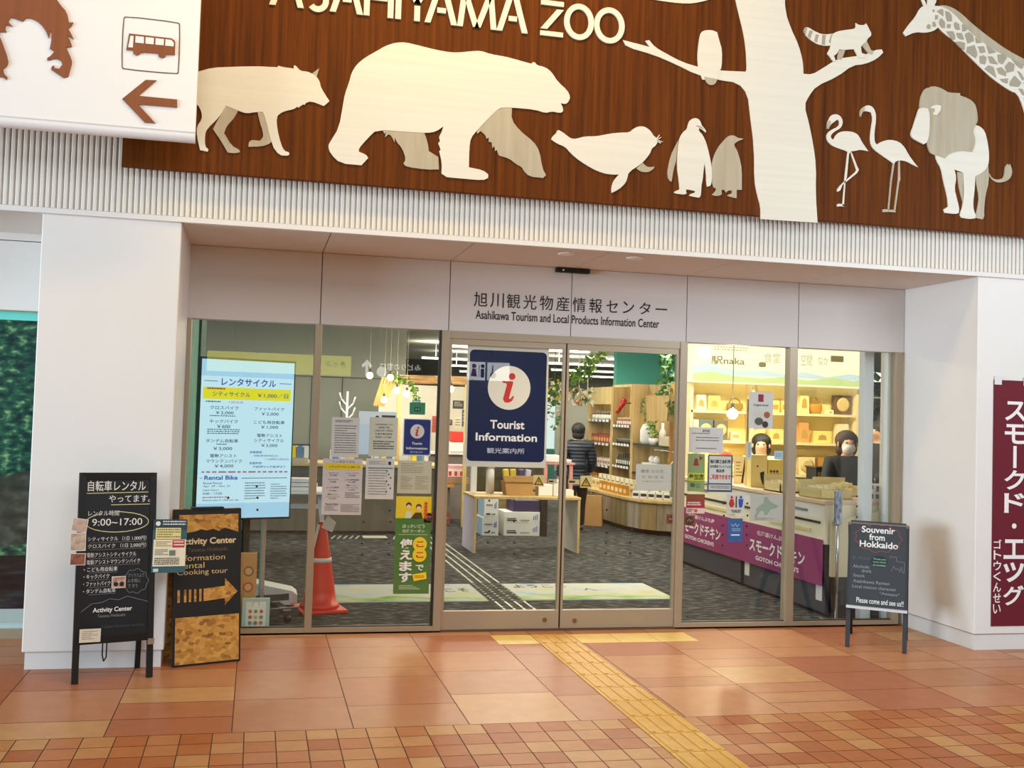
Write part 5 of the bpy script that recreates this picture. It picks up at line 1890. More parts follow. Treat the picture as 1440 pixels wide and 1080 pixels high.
# pale wooden pole at far left
w = MB()
w.cyl((0, 0, 0), (0, 0, 1.42), 0.022, 0.022, PINE, 12)
w.cyl((0, 0, 1.42), (0, 0, 1.44), 0.028, 0.028, PINE, 12)
p = at_y(258, 640, 0.2)
tag(w.build('wooden_pole', None, (p.x, 0.2, 0)), 'pale wooden pole standing behind the left edge of the left pane', 'pole')

# information desk
dk = empty('information_desk', 'long olive brown information desk with a pale top at the back left', 'desk', (1.0, 5.9, 0))
w = MB()
w.box(-1.5, 1.35, -0.3, -0.27, 0.04, 0.86, DESKF)
w.build('front_panel', dk)
w = MB()
w.box(-1.55, 1.4, -0.36, 0.4, 0.86, 0.9, PINE, 0.004)
w.build('desk_top', dk)
for x in (-1.48, 1.33):
    w = MB()
    w.box(x - 0.015, x + 0.015, -0.27, 0.35, 0, 0.86, DESKF)
    w.build('side_panel', dk)
for i, (x, wd, h, c, nm_, lab, cat) in enumerate((
        (-0.95, 0.3, 0.12, 'd8d4c8', 'leaflet_rack', 'cream leaflet rack at the left end of the information desk', 'rack'),
        (-0.45, 0.24, 0.2, 'b8b0a0', 'card_box', 'greyish card box on the information desk behind the rental poster', 'box'),
        (0.1, 0.3, 0.16, 'e0dcd0', 'leaflet_rack', 'pale leaflet rack at the middle of the information desk', 'rack'),
        (0.62, 0.26, 0.24, 'c8c4bc', 'printer', 'small grey printer on the information desk near its right end', 'printer'),
        (1.1, 0.24, 0.14, 'd0c0a0', 'leaflet_rack', 'tan leaflet rack at the right end of the information desk', 'rack'))):
    e = empty(nm_, lab, cat, (1.0 + x, 5.75, 0.9015))
    w = MB()
    w.box(-wd / 2, wd / 2, -0.1, 0.1, 0, h, mat('desk_item_%d' % i, c, 0.6), 0.006)
    w.build('body', e)
    w = MB()
    for k in range(3):
        w.box(-wd / 2 + 0.02 + k * wd / 3, -wd / 2 + 0.01 + (k + 0.8) * wd / 3, -0.115, -0.1, h * 0.3, h * 1.05, [PAPER, YEL, mat('leaflet_blue', '5a84b0', 0.6)][(k + i) % 3])
    w.build('leaflet', e)

# monitors behind the desk
for i, (px, lab) in enumerate((((505, 578, 560, 640), 'pale bluish display panel above the information desk, behind the notices'),)):
    a_, b_ = at_y(px[0], px[1], 7.2), at_y(px[2], px[3], 7.2)
    e = empty('monitor', lab, 'screen', ((a_.x + b_.x) / 2, 7.2, 0))
    P = Panel('screen', b_.x - a_.x, a_.z - b_.z, mat('pale_screen', 'c8dcec', 0.3, emit=0.5), (0, 0, b_.z), (0, 0, 0), e, 0.03)
    P.rect(0, 0.0, 1, 0.3, mat('pale_screen_top', 'dbe6ee', 0.3, emit=0.5))
    P.circle(0.45, 0.14, 0.03, INK)
    P.rect(0.56, 0.08, 0.9, 0.2, INK)
    P.done()
    w = MB()
    w.bar((0, 0.05, 0), (0, 0.05, b_.z + 0.1), 0.06, 0.04, BLACKM)
    w.box(-0.25, 0.25, -0.15, 0.2, 0, 0.02, BLACKM)
    w.build('stand', e)

# white coat tree
p = at_y(489, 550, 8.0)
ct = empty('coat_tree', 'thin white branching coat tree against the olive wall', 'coat stand', (p.x, 8.0, 0))
w = MB()
w.cyl((0, 0, 0), (0, 0, 1.86), 0.022, 0.016, WHT, 10)
w.cyl((0, 0, 0), (0, 0, 0.02), 0.2, 0.2, WHT, 20)
w.build('trunk', ct)
for z, s_ in ((1.42, 1), (1.5, -1), (1.58, 1), (1.64, -1)):
    w = MB()
    w.tube([(0, 0, z), (s_ * 0.09, 0, z + 0.1), (s_ * 0.12, 0, z + 0.2)], 0.012, WHT)
    w.build('branch', ct)

# dark table legs at the left rear, office chairs
for i, (x, y, lab) in enumerate(((-0.35, 7.4, 'black office chair by the olive wall, left of the coat tree'), (0.75, 7.6, 'black office chair behind the information desk, beside the coat tree'))):
    e = empty('office_chair', lab, 'chair', (x, y, 0), R(20 * (1 if i else -1)))
    w = MB()
    w.box(-0.23, 0.23, -0.22, 0.22, 0.44, 0.51, BLACKM, 0.02)
    w.build('seat', e)
    w = MB()
    w.box(-0.21, 0.21, 0.2, 0.25, 0.6, 1.05, BLACKM, 0.02)
    w.bar((0, 0.2, 0.47), (0, 0.24, 0.7), 0.05, 0.03, BLACK)
    w.build('backrest', e)
    w = MB()
    w.cyl((0, 0, 0.08), (0, 0, 0.44), 0.025, 0.025, STEEL, 10)
    w.build('column', e)
    for k in range(5):
        w = MB()
        a_ = k * 1.2566
        w.bar((0, 0, 0.08), (0.28 * math.cos(a_), 0.28 * math.sin(a_), 0.04), 0.04, 0.03, BLACK, (0, 0, 1))
        w.ball((0.28 * math.cos(a_), 0.28 * math.sin(a_), 0.025), 0.025, BLACK, n=8)
        w.build('leg', e)

# timber frame with bulbs and garland
tf = empty('timber_frame', 'rough timber frame with a driftwood beam and warm bulbs at the back left', 'frame', (2.2, 6.45, 0))
for px in (560, 655):
    p = at_y(px, 600, 6.45)
    w = MB()
    w.bar((p.x - 2.2, 0.0, 0.0), (p.x - 2.2, 0.0, 1.99), 0.05, 0.05, PINEY)
    w.build('post', tf)
w = MB()
a_, b_, c_ = at_y(545, 546, 6.45), at_y(610, 538, 6.45), at_y(690, 535, 6.45)
for k, dz in enumerate((0, 0.045, 0.08)):
    w.tube([(a_.x - 2.2, 0.0 + 0.04 * k, 1.99 + dz), (b_.x - 2.2, 0.0, 2.01 + dz * 0.8), (c_.x - 2.2 + 0.2, 0.02, 2.01 + dz)], 0.032 - 0.004 * k, mat('driftwood', 'b08a58', 0.7, col2='8c6a40', scale=(6, 20, 20)), 10)
w.build('beam', tf)
w = MB()
for k in range(5):
    a_ = 0.05 * k
    w.prism([(1.66 - 2.2 + a_, 2.05), (1.69 - 2.2 + a_, 2.05), (1.60 - 2.2 + a_ * 0.5, 1.64 + 0.03 * (k % 2)), (1.55 - 2.2 + a_ * 0.5, 1.66)], -0.1 + 0.01 * k, -0.085 + 0.01 * k, CARD)
w.build('hanging_cloth', tf)
BUL = [(520, 528), (549, 531), (540, 562), (572, 554), (558, 549), (634, 547)]
for i, (px, py) in enumerate(BUL):
    p = at_y(px, py, 6.2)
    b = empty('light_bulb', 'warm round bulb glowing among the bulbs of the timber frame', 'light bulb', (p.x, 6.2, p.z), 0, 'bulbs on the timber frame')
    w = MB()
    w.ball((0, 0, 0), 0.045, BULB, n=14)
    w.build('globe', b)
    w = MB()
    w.cyl((0, 0, 0.04), (0, 0, 0.085), 0.016, 0.014, BLACK, 10)
    w.cyl((0, 0, 0.085), (0, 0, 2.998 - p.z), 0.0014, 0.0014, SLATDK, 6)
    w.build('cord', b)
    pl = bpy.data.lights.new('light_bulb_light', 'POINT')
    pl.energy = 3
    pl.shadow_soft_size = 0.05
    pl.color = (1, 0.8, 0.5)
    po = bpy.data.objects.new('light_bulb_light', pl)
    COL.objects.link(po)
    po.parent = b
    po.location = (0, -0.09, 0)
w = MB()
pts = [at_y(x, y, 6.3) for x, y in ((553, 527), (562, 531), (570, 534), (578, 540), (583, 550), (585, 558), (580, 545), (560, 535))]
w.leaves(pts, LEAF, 0.05, 18, 0.03)
w.leaves(pts, LEAFL, 0.045, 9, 0.03)
tag(w.build('leaf_garland'), 'green leaf garland hanging on the timber frame among the bulbs', 'garland')

# notice partition with posters (behind the left post of the doors)
pw = empty('partition_board', 'white partition board of small posters behind the door post', 'board', (2.55, 8.2, 0))
w = MB()
w.box(-0.7, 0.85, 0, 0.04, 0.0, 2.0, mat('board_cream', 'e6dfc8', 0.7))
w.build('board', pw)
for px, c, lab in (((580, 562, 591, 573), '5a7890', 'small bluish photo tilted on the partition board'), ((637, 563, 652, 575), '4a443a', 'dark picture with pale writing on the partition board'), ((616, 560, 625, 572), '8a8878', 'grey notice beside the door post on the partition board'),
                  ((628, 590, 636, 598), '4a3c34', 'dark square card low on the partition board'), ((650, 576, 659, 600), '5c6478', 'slate leaflet at the right edge of the partition board'), ((608, 585, 616, 608), 'c8563a', 'red and orange poster beside the small blue sign on the partition board'), ((639, 586, 649, 604), 'efe9c8', 'cream sheet on the partition board')):
    a_, b_ = at_y(px[0], px[1], 8.19), at_y(px[2], px[3], 8.19)
    P = Panel('poster_card', b_.x - a_.x, a_.z - b_.z, mat('card_' + c, c, 0.5), ((a_.x + b_.x) / 2, 8.194, b_.z), label=lab, cat='poster', thick=0.005)
    P.lines(0.15, 0.2, 0.85, 0.8, 3, PAPER if c[0] in '458' else GREYINK, 0.4)
    P.done()
for px, c, nm_, lab, cat, y in (((636, 607, 660, 622), 'e03a2a', 'gift_box', 'bright red gift box left of the navy poster', 'box', 7.5), ((634, 622, 660, 636), 'e9e6e2', 'gift_box', 'white box under the red gift box', 'box', 7.5),
                                ((628, 654, 654, 672), 'e8a8b4', 'gift_box', 'pink printed box beside the door post, lower left of the navy poster', 'box', 6.6), ((628, 672, 660, 681), '9c7c64', 'wooden_crate', 'brown wooden tray under the pink box', 'crate', 6.6)):
    a_, b_ = at_y(px[0], px[1], y), at_y(px[2], px[3], y)
    w = MB()
    wd, h = b_.x - a_.x, a_.z - b_.z
    cm = mat('goods_' + c, c, 0.5)
    w.box(-wd / 2, wd / 2, 0, 0.25, 0, h, cm, 0.005)
    if c == 'e8a8b4':
        w.box(-wd * 0.45, wd * 0.45, -0.003, 0.0, h * 0.1, h * 0.7, mat('goods_cream', 'f0dcd8', 0.5))
        for k in (-0.3, 0.0, 0.3):
            w.box(wd * k - 0.02, wd * k + 0.02, -0.005, 0, h * 0.15, h * 0.5, RED)
    tag(w.build(nm_, None, ((a_.x + b_.x) / 2, y, b_.z + 0.002)), lab, cat)
# low tables that carry them
gt = empty('goods_table', 'dark low goods table with stacked stone coloured blocks behind the left door post', 'table', (2.2, 6.82, 0))
w = MB()
zt = at_y(640, 681, 6.6).z
w.box(-0.45, 0.55, -0.3, 0.3, zt - 0.04, zt, OAK)
w.build('table_top', gt)
w = MB()
w.box(-0.42, 0.5, -0.26, 0.26, zt - 0.30, zt - 0.04, mat('stone_dark', '6d6660', 0.8, col2='4c4844', scale=(9, 9, 9)))
w.build('apron', gt)
w = MB()
w.box(-0.36, 0.4, -0.22, 0.22, 0.0, zt - 0.30, mat('basket_khaki', '8f8860', 0.8, col2='625c3c', scale=(4, 4, 40)))
w.build('base', gt)
t2 = empty('goods_table', 'tall white goods plinth under the red and white boxes', 'table', (2.75, 7.6, 0))
w = MB()
z2 = at_y(640, 636, 7.5).z
w.box(-0.35, 0.5, -0.15, 0.3, 0, z2 - 0.03, mat('plinth_grey', '77706a', 0.8))
w.build('base', t2)
w = MB()
w.box(-0.4, 0.55, -0.2, 0.35, z2 - 0.03, z2, LAM)
w.build('table_top', t2)

# ================================================================== INSIDE, MIDDLE
ct = empty('display_table', 'bridge shaped pale wood display table facing the doors', 'table', (3.11, 4.25, 0))
for x, m_ in ((-0.62, PINKLAM), (0.62, LAM)):
    w = MB()
    w.box(x - 0.014, x + 0.014, -0.31, 0.31, 0, 0.62, m_)
    w.box(x - 0.0145, x + 0.0145, -0.314, -0.308, 0, 0.62, PINE)
    w.build('side_panel', ct)
w = MB()
w.box(-0.64, 0.64, -0.32, 0.32, 0.62, 0.65, PINE, 0.002)
w.build('table_top', ct)
# riser on the table
rs = empty('display_riser', 'small white riser stand with pinkish right legs on the display table', 'stand', (3.14, 4.3, 0.6515))
for x, m_, rr in ((-0.6, LAM, 0.035), (-0.38, LAM, 0.05), (0.28, PINK, 0.02), (0.6, PINK, 0.02)):
    w = MB()
    if rr > 0.04:
        w.cyl((x, 0.1, 0), (x, 0.1, 0.36), rr, rr, m_, 18)
    else:
        w.box(x - rr, x + rr, 0.0, 0.04, 0, 0.36, m_)
    w.build('leg', rs)
w = MB()
w.box(-0.64, 0.2, -0.02, 0.24, 0.36, 0.39, LAM)
w.box(0.2, 0.64, -0.02, 0.24, 0.36, 0.38, PINK)
w.build('shelf_board', rs)
bx = empty('cardboard_box', 'open kraft cardboard box of yellow packs on the display table', 'box', (3.06, 4.2, 0.6515))
w = MB()
w.prism([(-0.16, 0), (0.16, 0), (0.19, 0.16), (-0.19, 0.16)], -0.1, -0.095, CARD)
w.prism([(-0.16, 0), (0.16, 0), (0.19, 0.16), (-0.19, 0.16)], 0.095, 0.1, CARD)
w.bar((-0.163, 0, 0), (-0.19, 0, 0.16), 0.2, 0.005, CARD, (0, 1, 0))
w.bar((0.163, 0, 0), (0.19, 0, 0.16), 0.2, 0.005, CARD, (0, 1, 0))
w.box(-0.16, 0.16, -0.095, 0.095, 0, 0.004, CARD)
w.build('body', bx)
w = MB()
w.prism([(-0.2, 0.155), (0.2, 0.155), (0.215, 0.23), (-0.215, 0.23)], -0.115, -0.1, CARD)
w.build('flap', bx)
for i, (x, c) in enumerate(((-0.15, 'd9c23a'), (-0.07, 'c9b030'), (0.02, '4a3c6a'), (0.1, 'b8b4d0'))):
    w = MB()
    w.box(-0.034, 0.034, -0.03, 0.03, 0, 0.29, mat('pack_' + c, c, 0.5), 0.01)
    tag(w.build('snack_pack', None, (3.06 + x * 0.85, 4.22, 0.66), (0, 0.08 * (i - 1.5), 0)), ['yellow snack pack leaning at the left of the kraft box', 'mustard snack pack second in the kraft box', 'dark violet snack pack in the kraft box', 'pale lilac snack pack at the right of the kraft box'][i], 'snack pack')
for i, (px, c, lab) in enumerate((((757, 681, 776, 698), 'f0ede6', 'white leaflet box right of the kraft box on the display table'), ((778, 675, 788, 697), 'e6e3dc', 'tall white leaflet box beside the door seal on the display table'), ((795, 689, 806, 697), 'e8e4da', 'flat white box at the right end of the display table'))):
    a_, b_ = at_y(px[0], px[1], 4.1), at_y(px[2], px[3], 4.1)
    w = MB()
    w.box(a_.x, b_.x, 4.08, 4.24, 0.6515, max(a_.z, 0.69), mat('white_box_%d' % i, c, 0.55), 0.004)
    tag(w.build('leaflet_box'), lab, 'box')
for px, c, nm_, lab, cat in (((766, 640, 787, 657), 'e8eef0', 'paper_tray', 'white paper goods on the riser right of the navy poster', 'box'), ((790, 650, 804, 657), 'dfe4e2', 'paper_tray', 'flat white tray on the right end of the riser', 'box')):
    a_, b_ = at_y(px[0], px[1], 4.3), at_y(px[2], px[3], 4.3)
    w = MB()
    w.box(a_.x, b_.x, 4.31, 4.5, 1.0445, max(1.07, a_.z), mat('goods_' + c, c, 0.55), 0.004)
    tag(w.build(nm_), lab, cat)

# boxes stacked on the floor behind the table
def carton(x0, x1, y0, dpt, z0, z1, m, label, side=None, deco=None):
    e = empty('carton', label, 'box', ((x0 + x1) / 2, y0, z0 + 0.0015))
    hw = (x1 - x0) / 2
    w = MB()
    w.box(-hw, hw, 0, dpt, 0, z1 - z0 - 0.002, m, 0.003)
    if side:
        w.face([(-hw - 0.001, 0.01, 0.01), (-hw - 0.001, dpt, 0.01), (-hw - 0.001, dpt, z1 - z0 - 0.01), (-hw - 0.001, 0.01, z1 - z0 - 0.01)], side)
    w.build('body', e)
    h = z1 - z0
    if deco:
        w = MB()
        if deco == 1:
            w.box(-hw * 0.85, -hw * 0.3, -0.003, 0, h * 0.2, h * 0.3, INK)
            w.box(-hw * 0.85, -hw * 0.35, -0.003, 0, h * 0.36, h * 0.44, INK)
            w.box(-hw * 0.1, hw * 0.4, -0.003, 0, h * 0.22, h * 0.28, GREYINK)
            for k in range(3):
                w.box(hw * (0.62 + 0.1 * k), hw * (0.66 + 0.1 * k), -0.003, 0, h * 0.3, h * (0.62 + 0.08 * k), BLUEINK)
        else:
            w.box(-hw * 0.7, -hw * 0.1, -0.003, 0, h * 0.14, h * 0.22, INK)
            w.box(hw * 0.1, hw * 0.6, -0.003, 0, h * 0.14, h * 0.2, GREYINK)
            w.box(-hw * 0.7, hw * 0.2, -0.003, 0, h * 0.6, h * 0.66, GREYINK)
            for k in range(2):
                w.box(hw * (0.45 + 0.18 * k), hw * (0.55 + 0.18 * k), -0.003, 0, h * 0.45, h * (0.7 + 0.08 * k), BLUEINK)
        w.build('print', e)


def bx_at(px0, py, px1, y):
    return at_y(px0, py, y).x, at_y(px1, py, y).x


CW = mat('carton_white', 'dcdcd8', 0.6)
CB = mat('carton_blue', 'a9cbe6', 0.6)
x0, x1 = bx_at(678, 740, 701, 5.5)
zz = [0, at_y(690, 728, 5.5).z, at_y(690, 700, 5.5).z]
carton(x0, x1, 5.5, 0.4, 0, zz[1], CW, 'white and blue carton on the floor, lower of the left stack under the table', CB, 2)
carton(x0 + 0.02, x1 - 0.01, 5.5, 0.38, zz[1], zz[2], CW, 'white and blue carton, upper of the left stack under the table', CB, 2)
x0, x1 = bx_at(709, 740, 759, 5.5)
zz = [0, at_y(735, 736, 5.5).z, at_y(735, 720, 5.5).z, at_y(735, 704, 5.5).z]
carton(x0, x1, 5.5, 0.4, 0, zz[1], CW, 'long white carton on the floor, lower of the right stack under the table', None, 1)
carton(x0, x1, 5.5, 0.4, zz[1], zz[2], CW, 'long white carton, second in the right stack under the table', None, 1)
carton(x0 + 0.12, x1, 5.52, 0.38, zz[2], zz[3], mat('carton_navy', '2c2850', 0.6), 'dark navy carton on top of the right stack under the table', None, None)
x0, x1 = bx_at(760, 730, 769, 5.5)
carton(x0, x1, 5.48, 0.4, 0, at_y(765, 702, 5.5).z, mat('carton_black', '221a16', 0.6), 'black brown upright carton beside the white stack under the table')
x0, x1 = bx_at(699, 720, 726, 6.2)
carton(x0, x1, 6.2, 0.4, 0, at_y(712, 702, 6.2).z, mat('carton_olive', '8a7a44', 0.7, col2='6a5c34', scale=(6, 6, 30)), 'olive wicker like crate between the two stacks under the table')

# dark goods island farther back: rows of dark items between table and wall
isl = empty('goods_island', 'long dark goods island with shelves behind the display table', 'shelf', (3.75, 8.6, 0))
w = MB()
w.box(-0.9, 0.95, 0, 0.5, 0, 0.85, mat('island_olive', '6b6244', 0.8, col2='4a4430', scale=(8, 8, 3)))
w.build('body', isl)
w = MB()
w.box(-0.95, 1.0, -0.05, 0.55, 0.85, 0.89, OAK)
w.build('island_top', isl)
for i in range(9):
    c = ['2c3350', '4a66a0', '8a5a3a', 'c8c4b4', '38404c', 'b8a060', '5a3040', 'd8d4c4', '3c5a48'][i]
    w = MB()
    h = 0.14 + 0.05 * ((i * 7) % 4)
    w.box(-0.085, 0.085, -0.06, 0.06, 0, h, mat('tin_' + c, c, 0.5), 0.008)
    w.box(-0.07, 0.07, -0.062, -0.06, h * 0.25, h * 0.6, PAPER)
    tag(w.build('goods_box', None, (2.95 + i * 0.2, 8.75, 0.8915)), ['deep navy', 'mid blue', 'brown', 'pale stone', 'charcoal', 'mustard', 'wine', 'cream', 'dark green'][i] + ' goods box standing on the island behind the display table', 'box')

# ================================================================== PEOPLE
def skin(name, chains, radii, m, parent, sub=2, root=0):
    """grow one surface over joints; chains = lists of (key), radii = {key: (pos, r)}"""
    me = bpy.data.meshes.new(name)
    bm = bmesh.new()
    lay = bm.verts.layers.skin.verify()
    V = {}
    for k, (p_, r_) in radii.items():
        v = bm.verts.new(p_)
        rr = r_ if isinstance(r_, tuple) else (r_, r_)
        v[lay].radius = rr
        V[k] = v
    first = True
    for c in chains:
        for a_, b_ in zip(c, c[1:]):
            bm.edges.new((V[a_], V[b_]))
    V[list(radii)[root]][lay].use_root = True
    bm.to_mesh(me)
    bm.free()
    o = bpy.data.objects.new(name, me)
    COL.objects.link(o)
    o.modifiers.new('skin', 'SKIN').use_smooth_shade = True
    o.modifiers.new('sub', 'SUBSURF').levels = sub
    bpy.context.view_layer.update()
    dg = bpy.context.evaluated_depsgraph_get()
    me2 = bpy.data.meshes.new_from_object(o.evaluated_get(dg))
    me2.name = name
    bpy.data.objects.remove(o)
    me2.materials.clear()
    me2.materials.append(m)
    for f in me2.polygons:
        f.use_smooth = True
        f.material_index = 0
    o = bpy.data.objects.new(name, me2)
    COL.objects.link(o)
    o.parent = parent
    return o


def quilt_mat():
    m = mat('puffer_navy', '23283a', 0.5)
    nt = m.node_tree
    b = nt.nodes['Principled BSDF']
    tc = nt.nodes.new('ShaderNodeTexCoord')
    wv = nt.nodes.new('ShaderNodeTexWave')
    wv.bands_direction = 'Z'
    wv.inputs['Scale'].default_value = 6.5
    bp = nt.nodes.new('ShaderNodeBump')
    bp.inputs['Strength'].default_value = 0.4
    bp.inputs['Distance'].default_value = 0.02
    cr = nt.nodes.new('ShaderNodeValToRGB')
    cr.color_ramp.elements[0].color = lin('20242f')
    cr.color_ramp.elements[1].color = lin('2b3042')
    nt.links.new(tc.outputs['Object'], wv.inputs['Vector'])
    nt.links.new(wv.outputs['Fac'], bp.inputs['Height'])
    nt.links.new(wv.outputs['Fac'], cr.inputs['Fac'])
    nt.links.new(cr.outputs['Color'], b.inputs['Base Color'])
    nt.links.new(bp.outputs['Normal'], b.inputs['Normal'])
    return m


def person(label, loc, rz, h, top_m, trouser_m, hair_m, stride=0.0, arm=None, bob=False, mask=False, thick=1.0, nod=0.0):
    """front faces local -y; arm = {side: (elbow, wrist)} in units of body height"""
    g = empty('person', label, 'person', loc, rz)
    arm = arm or {}
    st = stride
    hip, kn, an = 0.5, 0.27, 0.045
    J = {'pel': ((0, 0, 0.52), 0.075), 'wai': ((0, 0, 0.6), 0.068), 'che': ((0, 0.005, 0.73), 0.085), 'ups': ((0, 0.01, 0.80), 0.06), 'nec': ((0, 0.008, 0.85), 0.034),
         'chi': ((0, -0.012 - nod, 0.885), 0.045), 'hea': ((0, -0.008 - nod, 0.93), 0.058), 'top': ((0, 0.0 - nod, 0.965), 0.05), 'nos': ((0, -0.073 - nod, 0.915), 0.010)}
    ch = [['pel', 'wai', 'che', 'ups', 'nec', 'chi', 'hea', 'top'], ['hea', 'nos']]
    for s_, sg in (('L', -1), ('R', 1)):
        f = st * (1 if s_ == 'L' else -1)
        J['hip' + s_] = ((sg * 0.052, 0, 0.48), 0.056)
        J['kne' + s_] = ((sg * 0.055, -0.5 * f - (0.02 if f >= 0 else -0.02), 0.27), 0.034)
        lift = 0.05 if (st and f < 0) else 0.0
        J['ank' + s_] = ((sg * 0.058, -f, 0.045 + lift), 0.024)
        J['toe' + s_] = ((sg * 0.064, -f - 0.085, 0.02 + lift * 0.2), 0.018)
        ch.append(['pel', 'hip' + s_, 'kne' + s_, 'ank' + s_, 'toe' + s_])
        el, wr = arm.get(s_, ((sg * 0.135, 0.01, 0.64), (sg * 0.14, -0.03, 0.49)))
        J['sho' + s_] = ((sg * 0.105, 0.008, 0.80), 0.042)
        J['elb' + s_] = (el, 0.028)
        J['wri' + s_] = (wr, 0.018)
        d = (Vector(wr) - Vector(el)).normalized()
        pm = Vector(wr) + d * 0.035
        J['pal' + s_] = (tuple(pm), (0.024, 0.014))
        ch.append(['ups', 'sho' + s_, 'elb' + s_, 'wri' + s_, 'pal' + s_])
        side = d.cross(Vector((1, 0, 0)))
        side = side.normalized() if side.length > 0.1 else Vector((0, 1, 0))
        for q_ in range(4):
            b0 = pm + d * 0.012 + side * (q_ - 1.5) * 0.0105
            b1 = b0 + d * (0.026, 0.031, 0.029, 0.022)[q_]
            b2 = b1 + (d * 0.5 + Vector((-sg * 0.6, 0, 0))).normalized() * 0.02
            J['f%d%s' % (q_, s_)] = (tuple(b1), 0.0055)
            J['g%d%s' % (q_, s_)] = (tuple(b2), 0.0048)
            ch.append(['pal' + s_, 'f%d%s' % (q_, s_), 'g%d%s' % (q_, s_)])
        t1 = Vector(wr) + d * 0.02 - side * 0.024
        t2 = t1 + (d - side * 0.4).normalized() * 0.024
        J['t1' + s_] = (tuple(t1), 0.007)
        J['t2' + s_] = (tuple(t2), 0.0055)
        ch.append(['wri' + s_, 't1' + s_, 't2' + s_])
    sc = lambda J_, add=0.0: {k: (tuple(c_ * h for c_ in p_), tuple((x_ + add) * h for x_ in r_) if isinstance(r_, tuple) else (r_ + add) * h) for k, (p_, r_) in J_.items()}
    skin('body', ch, sc(J), SKIN, g, 1)
    keys = ['pel', 'wai', 'che', 'ups', 'shoL', 'elbL', 'wriL', 'shoR', 'elbR', 'wriR']
    Jt = {k: J[k] for k in keys}
    Jt['col'] = ((0, 0.008, 0.845), 0.036)
    Jt['hem'] = ((0, 0, 0.49), 0.078)
    skin('jacket', [['hem', 'pel', 'wai', 'che', 'ups', 'col'], ['ups', 'shoL', 'elbL', 'wriL'], ['ups', 'shoR', 'elbR', 'wriR']], sc(Jt, 0.014 * thick), top_m, g, 2, 0)
    Jl = {k: J[k] for k in ('pel', 'hipL', 'kneL', 'ankL', 'hipR', 'kneR', 'ankR')}
    skin('trousers', [['pel', 'hipL', 'kneL', 'ankL'], ['pel', 'hipR', 'kneR', 'ankR']], sc(Jl, 0.008), trouser_m, g, 2, 0)
    for s_ in 'LR':
        a_ = Vector(J['ank' + s_][0]) * h
        t_ = Vector(J['toe' + s_][0]) * h
        w = MB()
        w.ball((t_ + (a_ - t_) * 0.35 + Vector((0, 0, -0.008)))[:], 0.055, BLACK, (0.75, 1.7, 0.55), 12)
        w.build('shoe', g)
    hd = Vector(J['hea'][0]) * h
    w = MB()
    if bob:
        w.ball((hd + Vector((0, 0.034 * h, 0.02 * h)))[:], 0.076 * h, hair_m, (1.0, 0.95, 0.92), 18)
        w.ball((hd + Vector((0, 0.036 * h, -0.04 * h)))[:], 0.074 * h, hair_m, (1.0, 0.72, 0.85), 16)
    else:
        w.ball((hd + Vector((0, 0.012 * h, 0.014 * h)))[:], 0.069 * h, hair_m, (0.95, 1.0, 0.95), 18)
        w.ball((hd + Vector((0, 0.022 * h, -0.036 * h)))[:], 0.057 * h, hair_m, (1.0, 0.85, 1.0), 16)
    hair = w.build('hair', g)
    for sg in (-1, 1):
        w = MB()
        w.ball((hd + Vector((sg * 0.021 * h, -0.056 * h, 0.004 * h)))[:], 0.0065 * h, INK, (1.3, 0.7, 0.8), 8)
        w.build('eye', g)
        w = MB()
        w.ball((hd + Vector((sg * 0.062 * h, 0.0, -0.008 * h)))[:], 0.014 * h, SKIN, (0.5, 0.8, 1.3), 8)
        w.build('ear', g)
    if mask:
        w = MB()
        w.ball((hd + Vector((0, -0.034 * h, -0.034 * h)))[:], 0.044 * h, MASKM, (1.02, 0.95, 0.82), 14)
        w.build('face_mask', g)
    return g


person('person in a dark navy puffer jacket and black trousers walking away beside the shelves', (4.36, 5.95, 0), R(168), 1.5, quilt_mat(), CLOTHN, HAIRD, 0.11,
       {'R': ((-0.0 + 0.14, 0.02, 0.65), (0.16, -0.03, 0.5)), 'L': ((-0.14, 0.0, 0.65), (-0.12, -0.1, 0.55))}, thick=1.5)
person('person with brown bob and white face mask, black jacket, behind the food counter', (5.98, 2.05, 0), R(-18), 1.52, CLOTHB, CLOTHN, HAIRB, 0,
       {'R': ((0.14, -0.04, 0.66), (0.09, -0.2, 0.63)), 'L': ((-0.14, -0.04, 0.66), (-0.09, -0.2, 0.63))}, bob=True, mask=True, nod=0.015)
person('person in black seen partly behind the right white post of the food stall', (6.95, 2.9, 0), R(-75), 1.66, CLOTHB, CLOTHN, HAIRD, 0,
       {'R': ((0.14, -0.03, 0.66), (0.1, -0.18, 0.6)), 'L': ((-0.14, -0.03, 0.66), (-0.1, -0.18, 0.6))})
person('person with long black hair and an orange scarf among the goods behind the sticker pane', (5.54, 3.02, 0), R(-30), 1.45, mat('cloth_cream', 'd8cda0', 0.8), CLOTHN, HAIRD, 0, None, bob=True)

# ================================================================== INSIDE, RIGHT: shelf units
UX_ = 5.9


